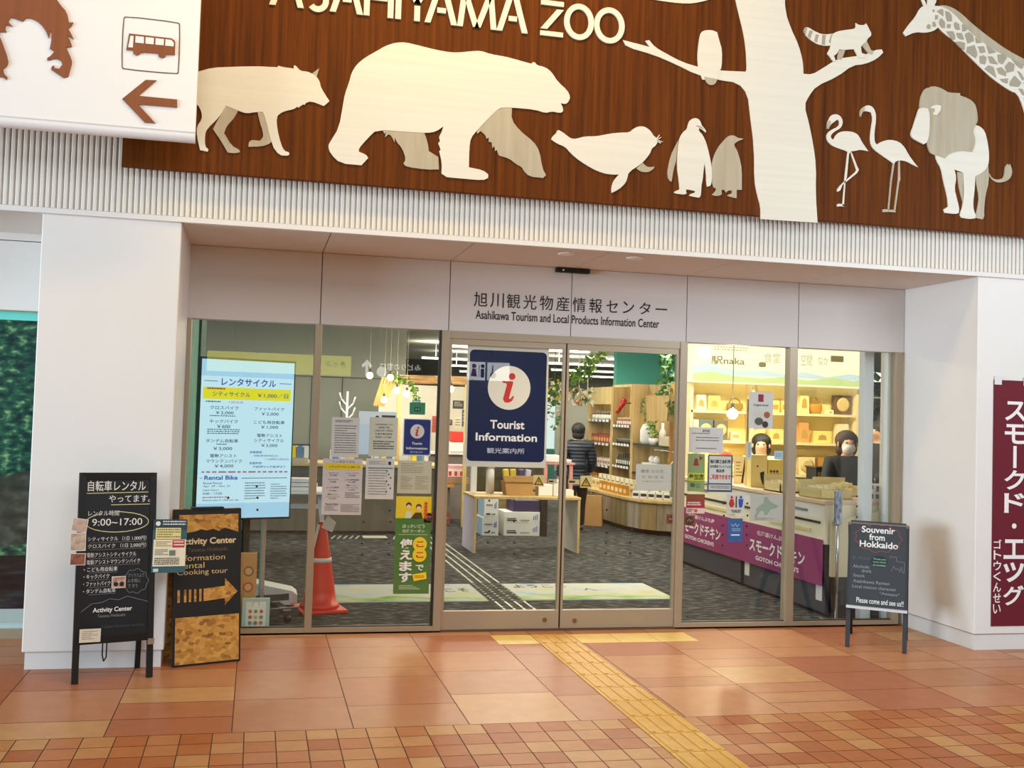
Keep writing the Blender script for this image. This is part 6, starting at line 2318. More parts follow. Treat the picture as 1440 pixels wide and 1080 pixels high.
def product(kind, c1, c2):
    w = MB()
    a_ = mat('prod_' + c1, c1, 0.5)
    b_ = mat('prod_' + c2, c2, 0.5)
    if kind == 'jar':
        w.lathe([(0.03, 0), (0.034, 0.01), (0.034, 0.075), (0.028, 0.085)], a_, n=12)
        w.lathe([(0.03, 0.085), (0.03, 0.105)], b_, n=12)
        w.box(-0.025, 0.025, -0.036, -0.03, 0.02, 0.06, PAPER)
    elif kind == 'pouch':
        w.prism([(-0.05, 0.0), (0.05, 0.0), (0.046, 0.14), (-0.046, 0.14)], -0.025, 0.02, a_)
        w.box(-0.035, 0.035, -0.028, -0.025, 0.035, 0.09, b_)
    elif kind == 'bottle':
        w.lathe([(0.03, 0), (0.032, 0.01), (0.032, 0.11), (0.012, 0.14), (0.012, 0.17)], a_, n=12)
        w.box(-0.024, 0.024, -0.034, -0.03, 0.03, 0.085, b_)
    elif kind == 'tin':
        w.lathe([(0.045, 0), (0.045, 0.06)], a_, n=14)
        w.lathe([(0.046, 0.06), (0.046, 0.075)], b_, n=14)
    elif kind == 'box':
        w.box(-0.05, 0.05, -0.035, 0.035, 0, 0.1, a_, 0.003)
        w.box(-0.04, 0.04, -0.037, -0.035, 0.03, 0.07, b_)
    elif kind == 'tall':
        w.box(-0.04, 0.04, -0.03, 0.03, 0, 0.17, a_, 0.003)
        w.box(-0.03, 0.03, -0.032, -0.03, 0.05, 0.11, b_)
    elif kind == 'figure':
        w.lathe([(0.02, 0), (0.034, 0.03), (0.03, 0.06), (0.016, 0.075)], a_, n=12)
        w.ball((0, 0, 0.1), 0.028, b_, n=10)
    return w


def row(name, kind, c1, c2, base, d, n, label, cat, group, sc=1.0, rz=0.0):
    """a row of like goods from base in direction d"""
    o = product(kind, c1, c2).build(name)
    for i in range(n):
        c = o if i == 0 else o.copy()
        if i:
            COL.objects.link(c)
        p_ = Vector(base) + Vector(d) * i + Vector((0, 0, 0.0015))
        c.location = p_
        c.rotation_euler = (0, 0, rz + rnd.uniform(-0.08, 0.08))
        c.scale = (sc, sc, sc)
        tag(c, label, cat, group)


UN = [('A', 8.86, 10.1, 545, 833, 'far shelf unit', 'wooden shelf unit deepest in the row beside the walking person'),
      ('B', 7.92, 8.80, 541, 870, 'middle shelf unit', 'narrow wooden shelf unit in the middle of the row'),
      ('C', 6.32, 7.86, 539, 918, 'nearest shelf unit', 'wide wooden shelf unit nearest the doors, below the teal wall')]
SHZ = {'A': [590, 622, 652, 677], 'B': [598, 624, 655], 'C': [626, 668]}
for key, y0, y1, tpy, tpx, short, lab in UN:
    yc, wd = (y0 + y1) / 2, y1 - y0
    ztop = at_x(tpx, tpy, UX_).z
    u = empty('shelf_unit', lab, 'shelf', (UX_, yc, 0), R(-90))
    w = MB()
    w.box(-wd / 2, wd / 2, 0.30, 0.33, 0, ztop, PINEY)
    w.build('back_panel', u)
    for sg in (-1, 1):
        w = MB()
        w.box(sg * wd / 2 - 0.02, sg * wd / 2 + 0.02, 0.0, 0.33, 0, ztop, PINE)
        w.build('side_panel', u)
    if key != 'C':
        w = MB()
        w.box(-wd / 2 + 0.02, wd / 2 - 0.02, 0.02, 0.04, ztop - (0.30 if key == 'A' else 0.04), ztop, PINEY)
        w.build('header_board', u)
    else:
        w = MB()
        w.box(-wd / 2 + 0.02, wd / 2 - 0.3, 0.25, 0.27, 1.3, ztop, PINE)
        w.build('header_board', u)
    for k, py in enumerate(SHZ[key]):
        z = at_x(tpx, py, UX_).z
        w = MB()
        w.box(-wd / 2 + 0.02, wd / 2 - 0.02, 0.0, 0.30, z - 0.025, z, mat('shelf_dark', '3f382c', 0.6))
        w.build('shelf_board', u)
        w = MB()
        nn = 6 if key != 'C' else 0
        for q_ in range(nn):
            xx = -wd / 2 + 0.06 + q_ * (wd - 0.1) / nn
            w.box(xx, xx + wd / nn * 0.6, -0.006, 0.0, z - 0.03, z + 0.01, PAPER)
        if nn:
            w.build('price_rail', u)
        else:
            w.bm.free()


def shz(key, k):
    tpx = dict((u_[0], u_[4]) for u_ in UN)[key]
    return at_x(tpx, SHZ[key][k], UX_).z


ROWS = [('A', 0, 'figure', 'e8e4d4', '8a7a60', 8, 'white and brown figurine', 'souvenir_figure', 'figurine', 1.3), ('A', 1, 'pouch', 'a8442c', 'd8b060', 9, 'red brown snack pouch', 'snack_pouch', 'snack pouch', 1.1), ('A', 2, 'box', 'e0d8c8', 'b86a6a', 9, 'pale pink and white box', 'souvenir_box', 'box', 1.1), ('A', 3, 'pouch', 'd08030', 'e8d8a0', 9, 'orange snack pouch', 'snack_pouch', 'snack pouch', 1.1),
        ('B', 0, 'jar', 'a85a24', 'c8b48c', 8, 'amber jar with a white label', 'preserve_jar', 'jar', 1.2), ('B', 1, 'tin', '3c3a34', '8c8674', 7, 'dark round tin', 'food_tin', 'tin', 1.1), ('B', 2, 'bottle', '3a3226', 'e0dccc', 8, 'dark bottle with a pale label', 'sauce_bottle', 'bottle', 1.1)]
for key, k, kind, c1, c2, n_, what, nm_, cat, sc_ in ROWS:
    y0, y1, short = [(u_[1], u_[2], u_[5]) for u_ in UN if u_[0] == key][0]
    z = shz(key, k)
    st = (y1 - y0 - 0.2) / (n_ - 1)
    row(nm_, kind, c1, c2, (UX_ + 0.1, y1 - 0.1, z), (0, -st, 0), n_, '%s on the %s shelf of the %s' % (what, ('top', 'second', 'third', 'lowest')[k], short), cat, '%ss on the %s' % (what, short), sc_, R(-90))
    row(nm_, kind, c1, c2, (UX_ + 0.21, y1 - 0.1, z), (0, -st, 0), n_, '%s, back row, %s shelf of the %s' % (what, ('top', 'second', 'third', 'lowest')[k], short), cat, 'back row of %ss on the %s' % (what, short), sc_ * 1.05, R(-90))
# red cloth and white toy on the small top shelf of unit B
w = MB()
w.box(-0.02, 0.28, -0.3, 0.3, -0.02, 0, MATS['shelf_dark'])
zb = at_x(874, 566, UX_).z
tag(w.build('wall_shelf', None, (UX_ + 0.04, 8.2, zb)), 'small dark shelf high on the middle wooden unit', 'shelf')
w = MB()
w.tube([(0, 0.3, 0.03), (-0.02, 0.2, 0.05), (-0.03, 0.1, 0.02), (-0.05, 0.28, -0.1), (-0.06, 0.36, -0.16)], 0.035, RED, 10)
tag(w.build('red_ribbon', None, (UX_ + 0.06, 8.2, zb)), 'bright red cloth draped over the small high shelf', 'cloth')
w = MB()
w.ball((0, 0, 0.04), 0.075, WHT, (1, 1.6, 0.7), 12)
tag(w.build('white_bundle', None, (UX_ + 0.13, 8.06, zb + 0.03)), 'white soft bundle beside the red cloth on the small high shelf', 'bundle')
# things on unit C
zc = shz('C', 0) + 0.0015
for i, (dy, nm_, lab, cat) in enumerate(((7.56, 'white_bag', 'white rounded bag on the ledge of the nearest shelf unit', 'bag'), (6.95, 'white_bottle', 'slim white bottle on the ledge of the nearest shelf unit', 'bottle'), (6.65, 'cream_box', 'cream open box on the ledge of the nearest shelf unit', 'box'))):
    w = MB()
    if i == 0:
        w.lathe([(0.09, 0), (0.11, 0.05), (0.11, 0.22), (0.07, 0.3), (0.02, 0.32)], WHT, n=16)
    elif i == 1:
        w.lathe([(0.05, 0), (0.05, 0.2), (0.022, 0.26), (0.022, 0.34)], WHT, n=14)
    else:
        w.box(-0.1, 0.1, -0.2, 0.2, 0, 0.14, mat('box_cream', 'ded6b8', 0.6), 0.004)
    tag(w.build(nm_, None, (UX_ + 0.13, dy, zc)), lab, cat)
w = MB()
pts = [(UX_ + 0.06, 7.15 + 0.04 * (k % 3), zc + 0.17 + 0.045 * k) for k in range(8)]
w.leaves(pts, LEAFL, 0.07, 9, 0.06)
w.lathe([(0.06, 0), (0.08, 0.1)], WHT, (UX_ + 0.08, 7.17, zc), 12)
tag(w.build('potted_plant'), 'yellow green leafy plant on the ledge of the nearest shelf unit', 'plant')
zc2 = shz('C', 1) + 0.0015
e = empty('gift_display', 'white gift box topped with two round white plush heads below the ledge', 'gift box', (UX_ + 0.12, 7.2, zc2))
w = MB()
w.box(-0.1, 0.1, -0.28, 0.28, 0, 0.165, mat('gift_white', 'e6e8ea', 0.5), 0.005)
w.build('box_body', e)
w = MB()
for k in range(4):
    w.tube([(-0.103, -0.2 + 0.1 * k, 0.04), (-0.103, -0.14 + 0.1 * k, 0.13)], 0.008, GREYINK, 6)
w.build('print', e)
for y in (-0.08, 0.1):
    w = MB()
    w.ball((0, y, 0.22), 0.06, WHT, n=12)
    w.build('plush_head', e)
# planter box and ivy
pb = empty('planter_box', 'pale wooden planter box with green leaves fixed high on the nearest shelf unit', 'planter', at_x(931, 592, 5.62)[:])
w = MB()
w.prism([(-0.2, 0.0), (0.2, 0.0), (0.24, 0.36), (-0.24, 0.36)], -0.1, 0.18, PINE)
w.build('box_body', pb, None, (0, 0, R(-70)))
w = MB()
w.leaves([(0.0 + 0.01 * k, -0.12 - 0.03 * k, 0.40 - 0.05 * k) for k in range(6)], LEAF, 0.08, 9, 0.05)
w.leaves([(-0.05, -0.12 + 0.06 * k, 0.38) for k in range(4)], LEAF, 0.07, 7, 0.045)
w.build('foliage', pb)
w = MB()
pts = [at_x(px, py, UX_ - 0.12) for px, py in ((905, 560), (902, 570), (906, 580), (908, 590), (912, 600))]
w.leaves(pts, LEAF, 0.06, 4, 0.04)
w.tube([tuple(p_) for p_ in pts], 0.004, LEAF, 6)
w.cyl(pts[0][:], (UX_ + 0.244, pts[0].y, pts[0].z), 0.004, 0.004, LEAF, 6)
tag(w.build('ivy_strand'), 'thin ivy strand trailing down the nearest shelf unit left of the planter box', 'ivy')
w = MB()
pts = [at_x(px, py, UX_ - 0.2) for px, py in ((937, 494), (941, 500), (938, 508), (943, 516), (939, 524), (938, 532), (936, 537))]
w.leaves(pts, LEAF, 0.12, 9, 0.07)
tag(w.build('ivy_strand'), 'dark ivy strand hanging down over the teal wall by the right door post', 'ivy')
w = MB()
w.box(-0.02, 0.5, -0.02, 0.02, 0, at_y(945, 537, 6.2).z, OAK)
tag(w.build('wood_end_panel', None, (UX_ - 0.06, 6.2, 0)), 'orange wooden end panel at the right end of the shelf row', 'panel')
# clothes hanging at the end panel
e = empty('hanging_shirt', 'pale green patterned shirt hanging by the right door post', 'shirt', (5.60, 5.40, 0.55))
w = MB()
w.prism([(-0.1, 0.0), (0.1, 0.0), (0.12, 0.42), (0.03, 0.52), (-0.03, 0.52), (-0.12, 0.42)], -0.02, 0.02, mat('shirt_sage', 'a8b49c', 0.8, col2='6f8a84', scale=(20, 20, 20)))
w.build('shirt_body', e)
w = MB()
w.ball((0, 0, 0.57), 0.04, mat('knob_pinkwhite', 'd8c4bc', 0.6), n=10)
w.cyl((0, 0.8, 0.6), (0, 0, 0.6), 0.008, 0.008, STEEL, 8)
w.build('hanger', e)

# ivy garland and flower swag under the ceiling
w = MB()
pts = [at_y(px, py, 7.2) for px, py in ((848, 494), (843, 500), (838, 505), (832, 511), (827, 518), (820, 523), (815, 527), (808, 532), (803, 536), (822, 519), (829, 513))]
w.leaves(pts, LEAFL, 0.09, 10, 0.09)
w.leaves(pts[5:], LEAF, 0.09, 9, 0.1)
w.tube([tuple(p_) for p_ in pts[:9]], 0.006, LEAF, 6)
tag(w.build('leaf_garland'), 'long diagonal leaf garland hanging from the ceiling above the walking person', 'garland')
for px in (814, 826):
    w = MB()
    a_ = at_y(px, 560, 7.4)
    w.cyl((a_.x, 7.4, a_.z), (a_.x, 7.4, 3.0), 0.008, 0.008, WHT, 6)
    tag(w.build('hanging_rod'), 'thin white rod hanging from the ceiling, %s of the pair above the walking person' % ('left' if px < 820 else 'right'), 'rod')
w = MB()
pts = [at_y(px, py, 7.4) for px, py in ((801, 553), (806, 556), (811, 555), (816, 559), (820, 556), (824, 562), (826, 555))]
w.leaves(pts, mat('petal_white', 'e8e0cc', 0.7), 0.09, 10, 0.1)
w.leaves(pts[:4], mat('petal_peach', 'd8a070', 0.7), 0.09, 8, 0.1)
w.leaves(pts, LEAF, 0.08, 5, 0.12)
tag(w.build('flower_swag'), 'swag of white and peach flowers hanging above the walking person', 'flowers')
w = MB()
pts = [at_y(px, py, 8.0) for px, py in ((775, 540), (780, 546), (785, 552), (779, 560), (786, 565), (776, 570), (783, 583), (777, 592), (787, 541))]
w.leaves(pts, LEAF, 0.1, 9, 0.12)
w.leaves(pts, mat('petal_white', 'e8e0cc'), 0.09, 4, 0.14)
w.leaves(pts[:4], mat('petal_yellow', 'd8c040', 0.7), 0.08, 6, 0.1)
w.cyl((at_y(780, 540, 8.0).x, 8.0, at_y(780, 540, 8.0).z), (at_y(780, 540, 8.0).x, 8.0, 2.999), 0.006, 0.006, LEAF, 6)
tag(w.build('flower_swag'), 'tall green swag with small flowers left of the door seal, beside the navy poster', 'flowers')
# bright back display left of unit A
e = empty('lit_display_case', 'bright white lit display case behind the walking person', 'display case', (5.15, 12.4, 0))
w = MB()
w.box(-0.75, 0.85, 0, 0.4, 0, 0.9, mat('case_teal', '3c6a60', 0.6))
w.build('base', e)
w = MB()
w.box(-0.75, 0.85, 0.05, 0.4, 0.9, 1.85, mat('case_glow', 'dff2ee', 0.5, emit=0.9))
w.build('light_panel', e)
w = MB()
w.box(-0.78, 0.88, 0, 0.42, 1.85, 2.1, mat('case_head', '2f5a4e', 0.6))
w.build('header', e)

# ---- curved goods counter
CO = [(5.14, 9.2), (5.14, 6.5), (5.17, 6.1), (5.25, 5.8), (5.4, 5.6), (5.6, 5.5), (5.85, 5.48)]
BK = [(5.85, 6.05), (5.72, 6.25), (5.72, 9.2)]
gc = empty('curved_counter', 'low curved counter clad in grey and brown wood boards, covered with goods', 'counter', (0, 0, 0))
w = MB()
w.prism([(x + 0.05, y + 0.04) for x, y in CO] + BK, 0.0, 0.07, BLACKM, 'z')
w.build('plinth', gc)
w = MB()
k = 0
bm_ = [GREYWOOD, mat('board_brown', '94805c', 0.6, col2='7c6a4a', scale=(14, 14, 1.2)), mat('board_khaki', '8a7c54', 0.6, col2='6c6040', scale=(14, 14, 1.2)), GREYWOOD, mat('board_tan', 'a08a64', 0.6, col2='8a7450', scale=(14, 14, 1.2))]
for (xa, ya), (xb, yb) in zip(CO, CO[1:]):
    L_ = math.hypot(xb - xa, yb - ya)
    n_ = max(1, int(L_ / 0.22))
    for q_ in range(n_):
        t0, t1 = q_ / n_, (q_ + 1) / n_
        w.bar((xa + (xb - xa) * (t0 + t1) / 2, ya + (yb - ya) * (t0 + t1) / 2, 0.07), (xa + (xb - xa) * (t0 + t1) / 2, ya + (yb - ya) * (t0 + t1) / 2, 0.44), L_ / n_ * 0.985, 0.02, bm_[k % 5], ((xb - xa), (yb - ya), 0))
        k += 1
w.prism([(x + 0.03, y + 0.03) for x, y in CO] + BK, 0.07, 0.44, mat('board_khaki', '8a7c54'), 'z')
w.build('cladding', gc)
w = MB()
w.prism([(x - 0.03, y - 0.03) for x, y in CO] + BK, 0.44, 0.475, PINE, 'z')
w.build('counter_top', gc)
# goods on it
row('plush_pack', 'box', 'e8e8e4', '2a2a2c', (5.26, 6.0, 0.475), (0.085, -0.075, 0), 5, 'white pack with a dark dot at the curved end of the wooden counter', 'pack', 'white packs on the curved counter end', 1.0, R(-40))
row('plush_pack', 'box', 'e6e2d2', '3a3428', (5.40, 6.08, 0.475), (0.13, -0.07, 0), 3, 'cream pack in the second row of the curved counter end', 'pack', 'cream packs on the curved counter end', 1.15, R(-35))
row('snack_tray', 'pouch', 'c98a2c', 'e8d8a8', (5.25, 7.4, 0.475), (0.0, -0.17, 0), 7, 'golden snack pouch along the front of the wooden counter', 'snack pouch', 'golden pouches on the wooden counter', 1.0, R(-80))
row('snack_tray', 'box', 'dcd0a4', 'b89a50', (5.42, 8.6, 0.475), (0.0, -0.21, 0), 11, 'straw coloured box along the middle of the wooden counter', 'box', 'straw boxes on the wooden counter', 1.2, R(-80))
row('tall_pack', 'tall', 'e8e0c4', '8a7a4c', (5.6, 8.4, 0.475), (0.0, -0.2, 0), 9, 'tall cream pack along the back of the wooden counter', 'pack', 'tall cream packs on the wooden counter', 1.1, R(-80))
# kraft bags at the counter
for i, (x, y, rz, wd, c, lab) in enumerate(((4.9, 6.75, -0.5, 0.26, CARD, 'tall kraft paper bag leaning at the wooden counter front'), (4.83, 7.25, -0.2, 0.16, mat('bag_yellow', 'c9a040', 0.7), 'yellow paper bag beside the taller kraft bag and the walking person'))):
    e = empty('paper_bag', lab, 'paper bag', (x, y, 0.0), rz)
    w = MB()
    w.prism([(-wd / 2, 0.0), (wd / 2, 0.0), (wd / 2 * 0.86, 0.44), (-wd / 2 * 0.86, 0.44)], -0.05, 0.05, c)
    w.build('bag_body', e)
    w = MB()
    w.tube([(-0.05, -0.05, 0.44), (-0.04, -0.05, 0.52), (0.04, -0.05, 0.52), (0.05, -0.05, 0.44)], 0.006, c, 6)
    w.build('handle', e)

# ================================================================== FOOD STALL
stall = empty('food_stall', 'brightly lit stall back wall with shelves under a long lit sign', 'stall', (0, 3.5, 0))
xa, xb = 4.83, 6.97
w = MB()
w.box(xa, xb, 0.0, 0.05, 0, 2.05, YWALL)
w.build('back_wall', stall)
shelf_z = [at_y(1150, 582, 3.35).z, at_y(1150, 623, 3.35).z, at_y(1150, 668, 3.35).z]
for z in shelf_z:
    w = MB()
    w.box(xa, xb - 0.05, -0.165, 0.0, z - 0.03, z, mat('shelf_cream', 'ecdca8', 0.6))
    w.build('shelf_board', stall)
for x in (xa + 0.01, 5.6, xb - 0.03):
    w = MB()
    w.box(x - 0.015, x + 0.015, -0.165, 0, 0, 2.03, MATS['shelf_cream'])
    w.build('upright', stall)
sz_ = at_y(1080, 541, 3.3).z
SIGNB = mat('stall_sign_glow', 'fff3cc', 0.5, emit=1.0)
P = Panel('sign_panel', xb - xa + 0.1, 0.47, SIGNB, ((xa + xb) / 2 + 0.02, -0.25, sz_), (0, 0, 0), stall, 0.2)
hill = mat('sign_hill_green', 'd9ea9a', 0.6, emit=0.8)
hill2 = mat('sign_hill_blue', 'd4ece8', 0.6, emit=0.8)
P.poly([(0, 0.62), (0.08, 0.55), (0.18, 0.66), (0.28, 0.7), (0.4, 0.66), (0.52, 0.74), (0.62, 0.66), (0.75, 0.76), (0.88, 0.66), (1, 0.72), (1, 0.82), (0, 0.8)], hill2)
P.poly([(0, 0.8), (0.1, 0.74), (0.22, 0.82), (0.38, 0.86), (0.5, 0.8), (0.65, 0.86), (0.78, 0.76), (0.9, 0.83), (1, 0.78), (1, 0.97), (0, 0.97)], hill)
SI = mat('sign_ink_olive', 'a8a060', 0.6, emit=0.25)
SI2 = mat('sign_ink_pale', 'd0c8a0', 0.6, emit=0.6)


def su(px, py=513):
    return (at_y(px, py, 3.25).x - ((xa + xb) / 2 + 0.02)) / (xb - xa + 0.1) + 0.5


P.text('駅naka', su(1000), 0.36, su(1047), 0.56, SI, 0.012)
P.lines(su(1004), 0.12, su(1052), 0.24, 2, SI2, 0.45)
P.text('食堂', su(1074), 0.22, su(1097), 0.46, SI2, 0.0)
P.round_rect(su(1067), 0.46, su(1077), 0.58, 0.02, SI)
P.text('空間', su(1126), 0.22, su(1142), 0.5, SI2, 0.0)
P.text('なか', su(1150), 0.26, su(1165), 0.46, SI2, 0.0)
P.round_rect(su(1168), 0.22, su(1186), 0.37, 0.008, SI)
P.circle(su(990), 0.3, 0.075, mat('sign_disc', 'fffdf4', 0.5, emit=1.1))
P.done()
# goods on the stall shelves: (px, py_top, px2, shelf, kind, colour, label)
G = [((977, 555, 992), 0, 'bag', 'f2e6b4', 'cream cloth bag at the left end of the top stall shelf'), ((993, 556, 1012), 0, 'bag', 'd8b86c', 'patterned yellow bag on the top stall shelf, second from left'),
     ((1021, 560, 1046), 0, 'basket', '8a7030', 'dark rounded basket behind the bright bulb on the top stall shelf'), ((1122, 548, 1136), 0, 'bag', 'e8d490', 'tall straw bag on the top stall shelf beside the right post'), ((1138, 560, 1157), 0, 'basket', 'b8862c', 'small round wicker handbag with a handle on the top stall shelf'), ((1172, 556, 1194), 0, 'plate', '6a543c', 'dark framed round plate at the right end of the top stall shelf'), ((1161, 578, 1170), 0, 'bag', 'f4eccc', 'tiny white card beside the dark framed plate'),
     ((973, 585, 981), 1, 'bag', 'f0e8c8', 'pale pouch at the left end of the second stall shelf'), ((981, 580, 1001), 1, 'plate', '5c7070', 'blue grey picture card on the second stall shelf'), ((1003, 581, 1022), 1, 'plate', '6f6858', 'brown grey picture card on the second stall shelf'), ((1057, 604, 1073), 1, 'bag', 'ead890', 'yellow bag with a line drawing on the second stall shelf'), ((1080, 603, 1098), 1, 'bag', 'e4cf86', 'second yellow bag near the right post on the second stall shelf'),
     ((1121, 592, 1136), 1, 'bag', 'd89a5a', 'bag with an orange print on the second stall shelf'), ((1142, 606, 1166), 1, 'bag', 'ecd878', 'wide yellow pouch on the second stall shelf'), ((1174, 595, 1192), 1, 'bag', 'f0e4b8', 'large cream bag at the right end of the second stall shelf'),
     ((1122, 640, 1144), 2, 'plate', 'e8d8a0', 'cream box at the left of the lowest stall shelf, right pane'), ((1149, 634, 1180), 2, 'plate', 'c08a34', 'orange wooden crate on the lowest stall shelf'), ((978, 635, 1000), 2, 'plate', 'f0e2b0', 'cream carton at the left end of the lowest stall shelf'), ((1060, 636, 1075), 2, 'basket', '9c8c5c', 'thin wire basket on the lowest stall shelf')]
for (p0, pt, p1), k, kind, c, lab in G:
    y = 3.43
    a_ = at_y(p0, pt, y)
    b_ = at_y(p1, pt, y)
    z0 = shelf_z[k]
    wd = b_.x - a_.x
    h = min(max(0.05, a_.z - z0), 0.2 if k == 2 else 0.23 if k else 0.26)
    m_ = mat('stall_' + c, c, 0.6, col2=None)
    e = empty('shop_bag' if kind == 'bag' else 'wicker_basket' if kind == 'basket' else 'boxed_goods', lab, kind if kind != 'plate' else 'box', ((a_.x + b_.x) / 2, y, z0 + 0.0015))
    w = MB()
    if kind == 'bag':
        w.prism([(-wd / 2, 0), (wd / 2, 0), (wd / 2 * 0.85, h), (-wd / 2 * 0.85, h)], -0.04, 0.04, m_)
    elif kind == 'basket':
        w.lathe([(wd * 0.36, 0), (wd * 0.48, h * 0.25), (wd * 0.46, h * 0.55), (wd * 0.4, h * 0.62)], m_, n=18)
    else:
        w.box(-wd / 2, wd / 2, -0.04, 0.04, 0, h, m_, 0.004)
    bo_ = w.build('body', e)
    if kind == 'basket':
        bo_.scale = (1, 0.35, 1)
    w = MB()
    if kind == 'basket':
        w.tube([(wd * 0.3 * math.cos(math.pi * t / 8), 0, h * 0.6 + h * 0.4 * math.sin(math.pi * t / 8)) for t in range(9)], 0.008, m_, 6)
        w.build('handle', e)
    elif kind == 'plate':
        w.lathe([(0.01, 0.0), (min(wd, h) * 0.42, 0.004), (min(wd, h) * 0.3, 0.008)], mat('plate_straw', 'd4b878', 0.6), n=20)
        w.build('label', e, (0, -0.042, h / 2), (R(90), 0, 0))
    else:
        w.prism([(-wd * 0.25, h * 0.25), (wd * 0.25, h * 0.25), (wd * 0.2, h * 0.6), (0, h * 0.7), (-wd * 0.2, h * 0.6)], -0.044, -0.04, mat('bag_print', 'b8944c', 0.6))
        w.build('print', e)

for k in range(3):
    used = sorted((at_y(g_[0][0], g_[0][1], 3.43).x, at_y(g_[0][2], g_[0][1], 3.43).x) for g_ in G if g_[1] == k)
    n_ = 0
    x = xa + 0.08
    while x < xb - 0.1:
        if all(x + 0.05 < u0_ - 0.012 or x - 0.05 > u1_ + 0.012 for u0_, u1_ in used) and abs(x - 5.6) > 0.08:
            e = product(('pouch', 'box', 'jar')[k], ('e6cc7a', 'f0e4bc', 'd9b45c')[k], ('b98c3c', 'c9a45a', 'f0e6c8')[k]).build('shelf_goods')
            e.location = (x, 3.41, shelf_z[k] + 0.0015)
            tag(e, 'small %s filling a gap on the %s stall shelf' % (('straw pouch', 'cream box', 'honey jar')[k], ('top', 'second', 'lowest')[k]), 'goods', 'small goods on the %s stall shelf' % ('top', 'second', 'lowest')[k])
        x += 0.125
# pendant bulb of the stall
p = at_y(1030, 582, 2.5)
pb_ = empty('pendant_lamp', 'bright bare pendant bulb in front of the stall shelves', 'lamp', (p.x, 2.5, p.z))
w = MB()
w.ball((0, 0, 0), 0.055, mat('bulb_glow_strong', 'fff2cc', 0.4, emit=30), n=16)
w.build('bulb', pb_)
w = MB()
w.cyl((0, 0, 0.05), (0, 0, 0.11), 0.02, 0.016, BLACK, 10)
w.cyl((0, 0, 0.11), (0, 0, 3.0 - p.z), 0.004, 0.004, BLACK, 6)
w.build('cord', pb_)
pl = bpy.data.lights.new('pendant_lamp_light', 'POINT')
pl.energy = 35
pl.shadow_soft_size = 0.06
pl.color = (1, 0.86, 0.55)
po = bpy.data.objects.new('pendant_lamp_light', pl)
COL.objects.link(po)
po.parent = pb_
po.location = (0, -0.08, -0.02)
# row of stall spot lights under the sign
for i, x in enumerate((5.3, 5.95, 6.6)):
    e = empty('stall_spotlight', 'small ceiling spotlight washing the stall shelves, %s of three' % ('left', 'middle', 'right')[i], 'spotlight', (x, 2.2, 3.0))
    w = MB()
    w.cyl((0, 0, 0), (0, 0, -0.1), 0.04, 0.045, WHT, 14)
    w.build('housing', e)
    sl_ = bpy.data.lights.new('stall_spotlight_light', 'SPOT')
    sl_.energy = 85
    sl_.color = (1, 0.88, 0.58)
    sl_.spot_size = R(110)
    sl_.spot_blend = 0.7
    sl_.shadow_soft_size = 0.06
    so = bpy.data.objects.new('stall_spotlight_light', sl_)
    COL.objects.link(so)
    so.parent = e
    so.location = (0, 0, -0.12)
    so.rotation_euler = (R(38), 0, 0)

# ---- counter along the pane, with banner
KX = 4.69
fc = empty('food_counter', 'long white food counter with dark slate base running back from the right pane', 'counter', (KX, 1.8, 0))
w = MB()
w.box(0.01, 0.58, -1.46, -0.05, 0.03, 0.6, mat('slate_base', '36404c', 0.6))
w.box(0.01, 0.58, 0.02, 1.48, 0.03, 0.6, MATS['slate_base'])
w.box(0.05, 0.58, -1.46, 1.48, 0.0, 0.6, BLACKM)
w.build('base', fc)
w = MB()
w.box(-0.005, 0.59, -1.47, 1.5, 0.6, 0.93, mat('case_cream', 'ece4c8', 0.5))
w.box(-0.008, -0.004, -1.46, 0.4, 0.80, 0.92, LAM)
w.build('upper_case', fc)
w = MB()
w.box(-0.02, 0.6, -1.47, 1.52, 0.93, 0.965, mat('rail_pinkwood', 'd9bfa4', 0.5), 0.004)
w.build('counter_top', fc)
w = MB()
w.box(-0.012, -0.006, -1.4, 1.4, 0.765, 0.785, BLACKM)
w.build('seal_strip', fc)
for y in (-1.2, 0.75):
    w = MB()
    w.box(-0.014, -0.006, y, y + 0.35, 0.85, 0.872, mat('vent_grey', '77777a', 0.5))
    w.build('vent_slot', fc)
for y in (-1.25, 0.15):
    w = MB()
    w.box(-0.012, -0.006, y, y + 0.7, 0.68, 0.71, mat('handle_cream', 'd8c890', 0.4))
    w.build('handle', fc)
for y in (-1.42, -0.16):
    w = MB()
    w.box(0.004, 0.01, y, y + 0.09, 0.12, 0.26, PAPER)
    w.build('switch_label', fc)
for y0_, y1_, lab in ((0.35, 3.35, 'purple cloth banner of smoked chicken lettering draped along the food counter'),):
    L_ = y1_ - y0_
    P = Panel('counter_banner', L_, 0.385, PURPLE, (KX - 0.014, (y0_ + y1_) / 2, 0.25), (0, 0, R(-90)), thick=0.004, label=lab, cat='banner')

    def bu(px, py=760):
        return (y1_ - at_x(px, py, KX - 0.014).y) / L_

    BNW = mat('banner_white', 'eeeae8')
    for q0, q1, e0, e1, k0, k1 in ((955, 1013, 963, 1004, 967, 1004), (1054, 1132, 1063, 1124, 1064, 1112)):
        a_, b_ = bu(q0), bu(q1)
        P.text('スモークドチキン', a_, 0.36, b_, 0.68, BNW, 0.028)
        P.text('GOTOH CHICKEN\'S', bu(e0), 0.76, bu(e1), 0.87, BNW, 0.03)
        P.text('北海道けんぶち産', bu(k0), 0.14, bu(k1), 0.26, BNW, 0.014)
    P.done()
w = MB()
w.box(0, 0.12, 0, 0.004, 0.02, 0.635, PURPLE)
tag(w.build('banner_end', None, (KX - 0.014, 3.352, 0)), 'purple banner end turned around the far corner of the food counter', 'banner')
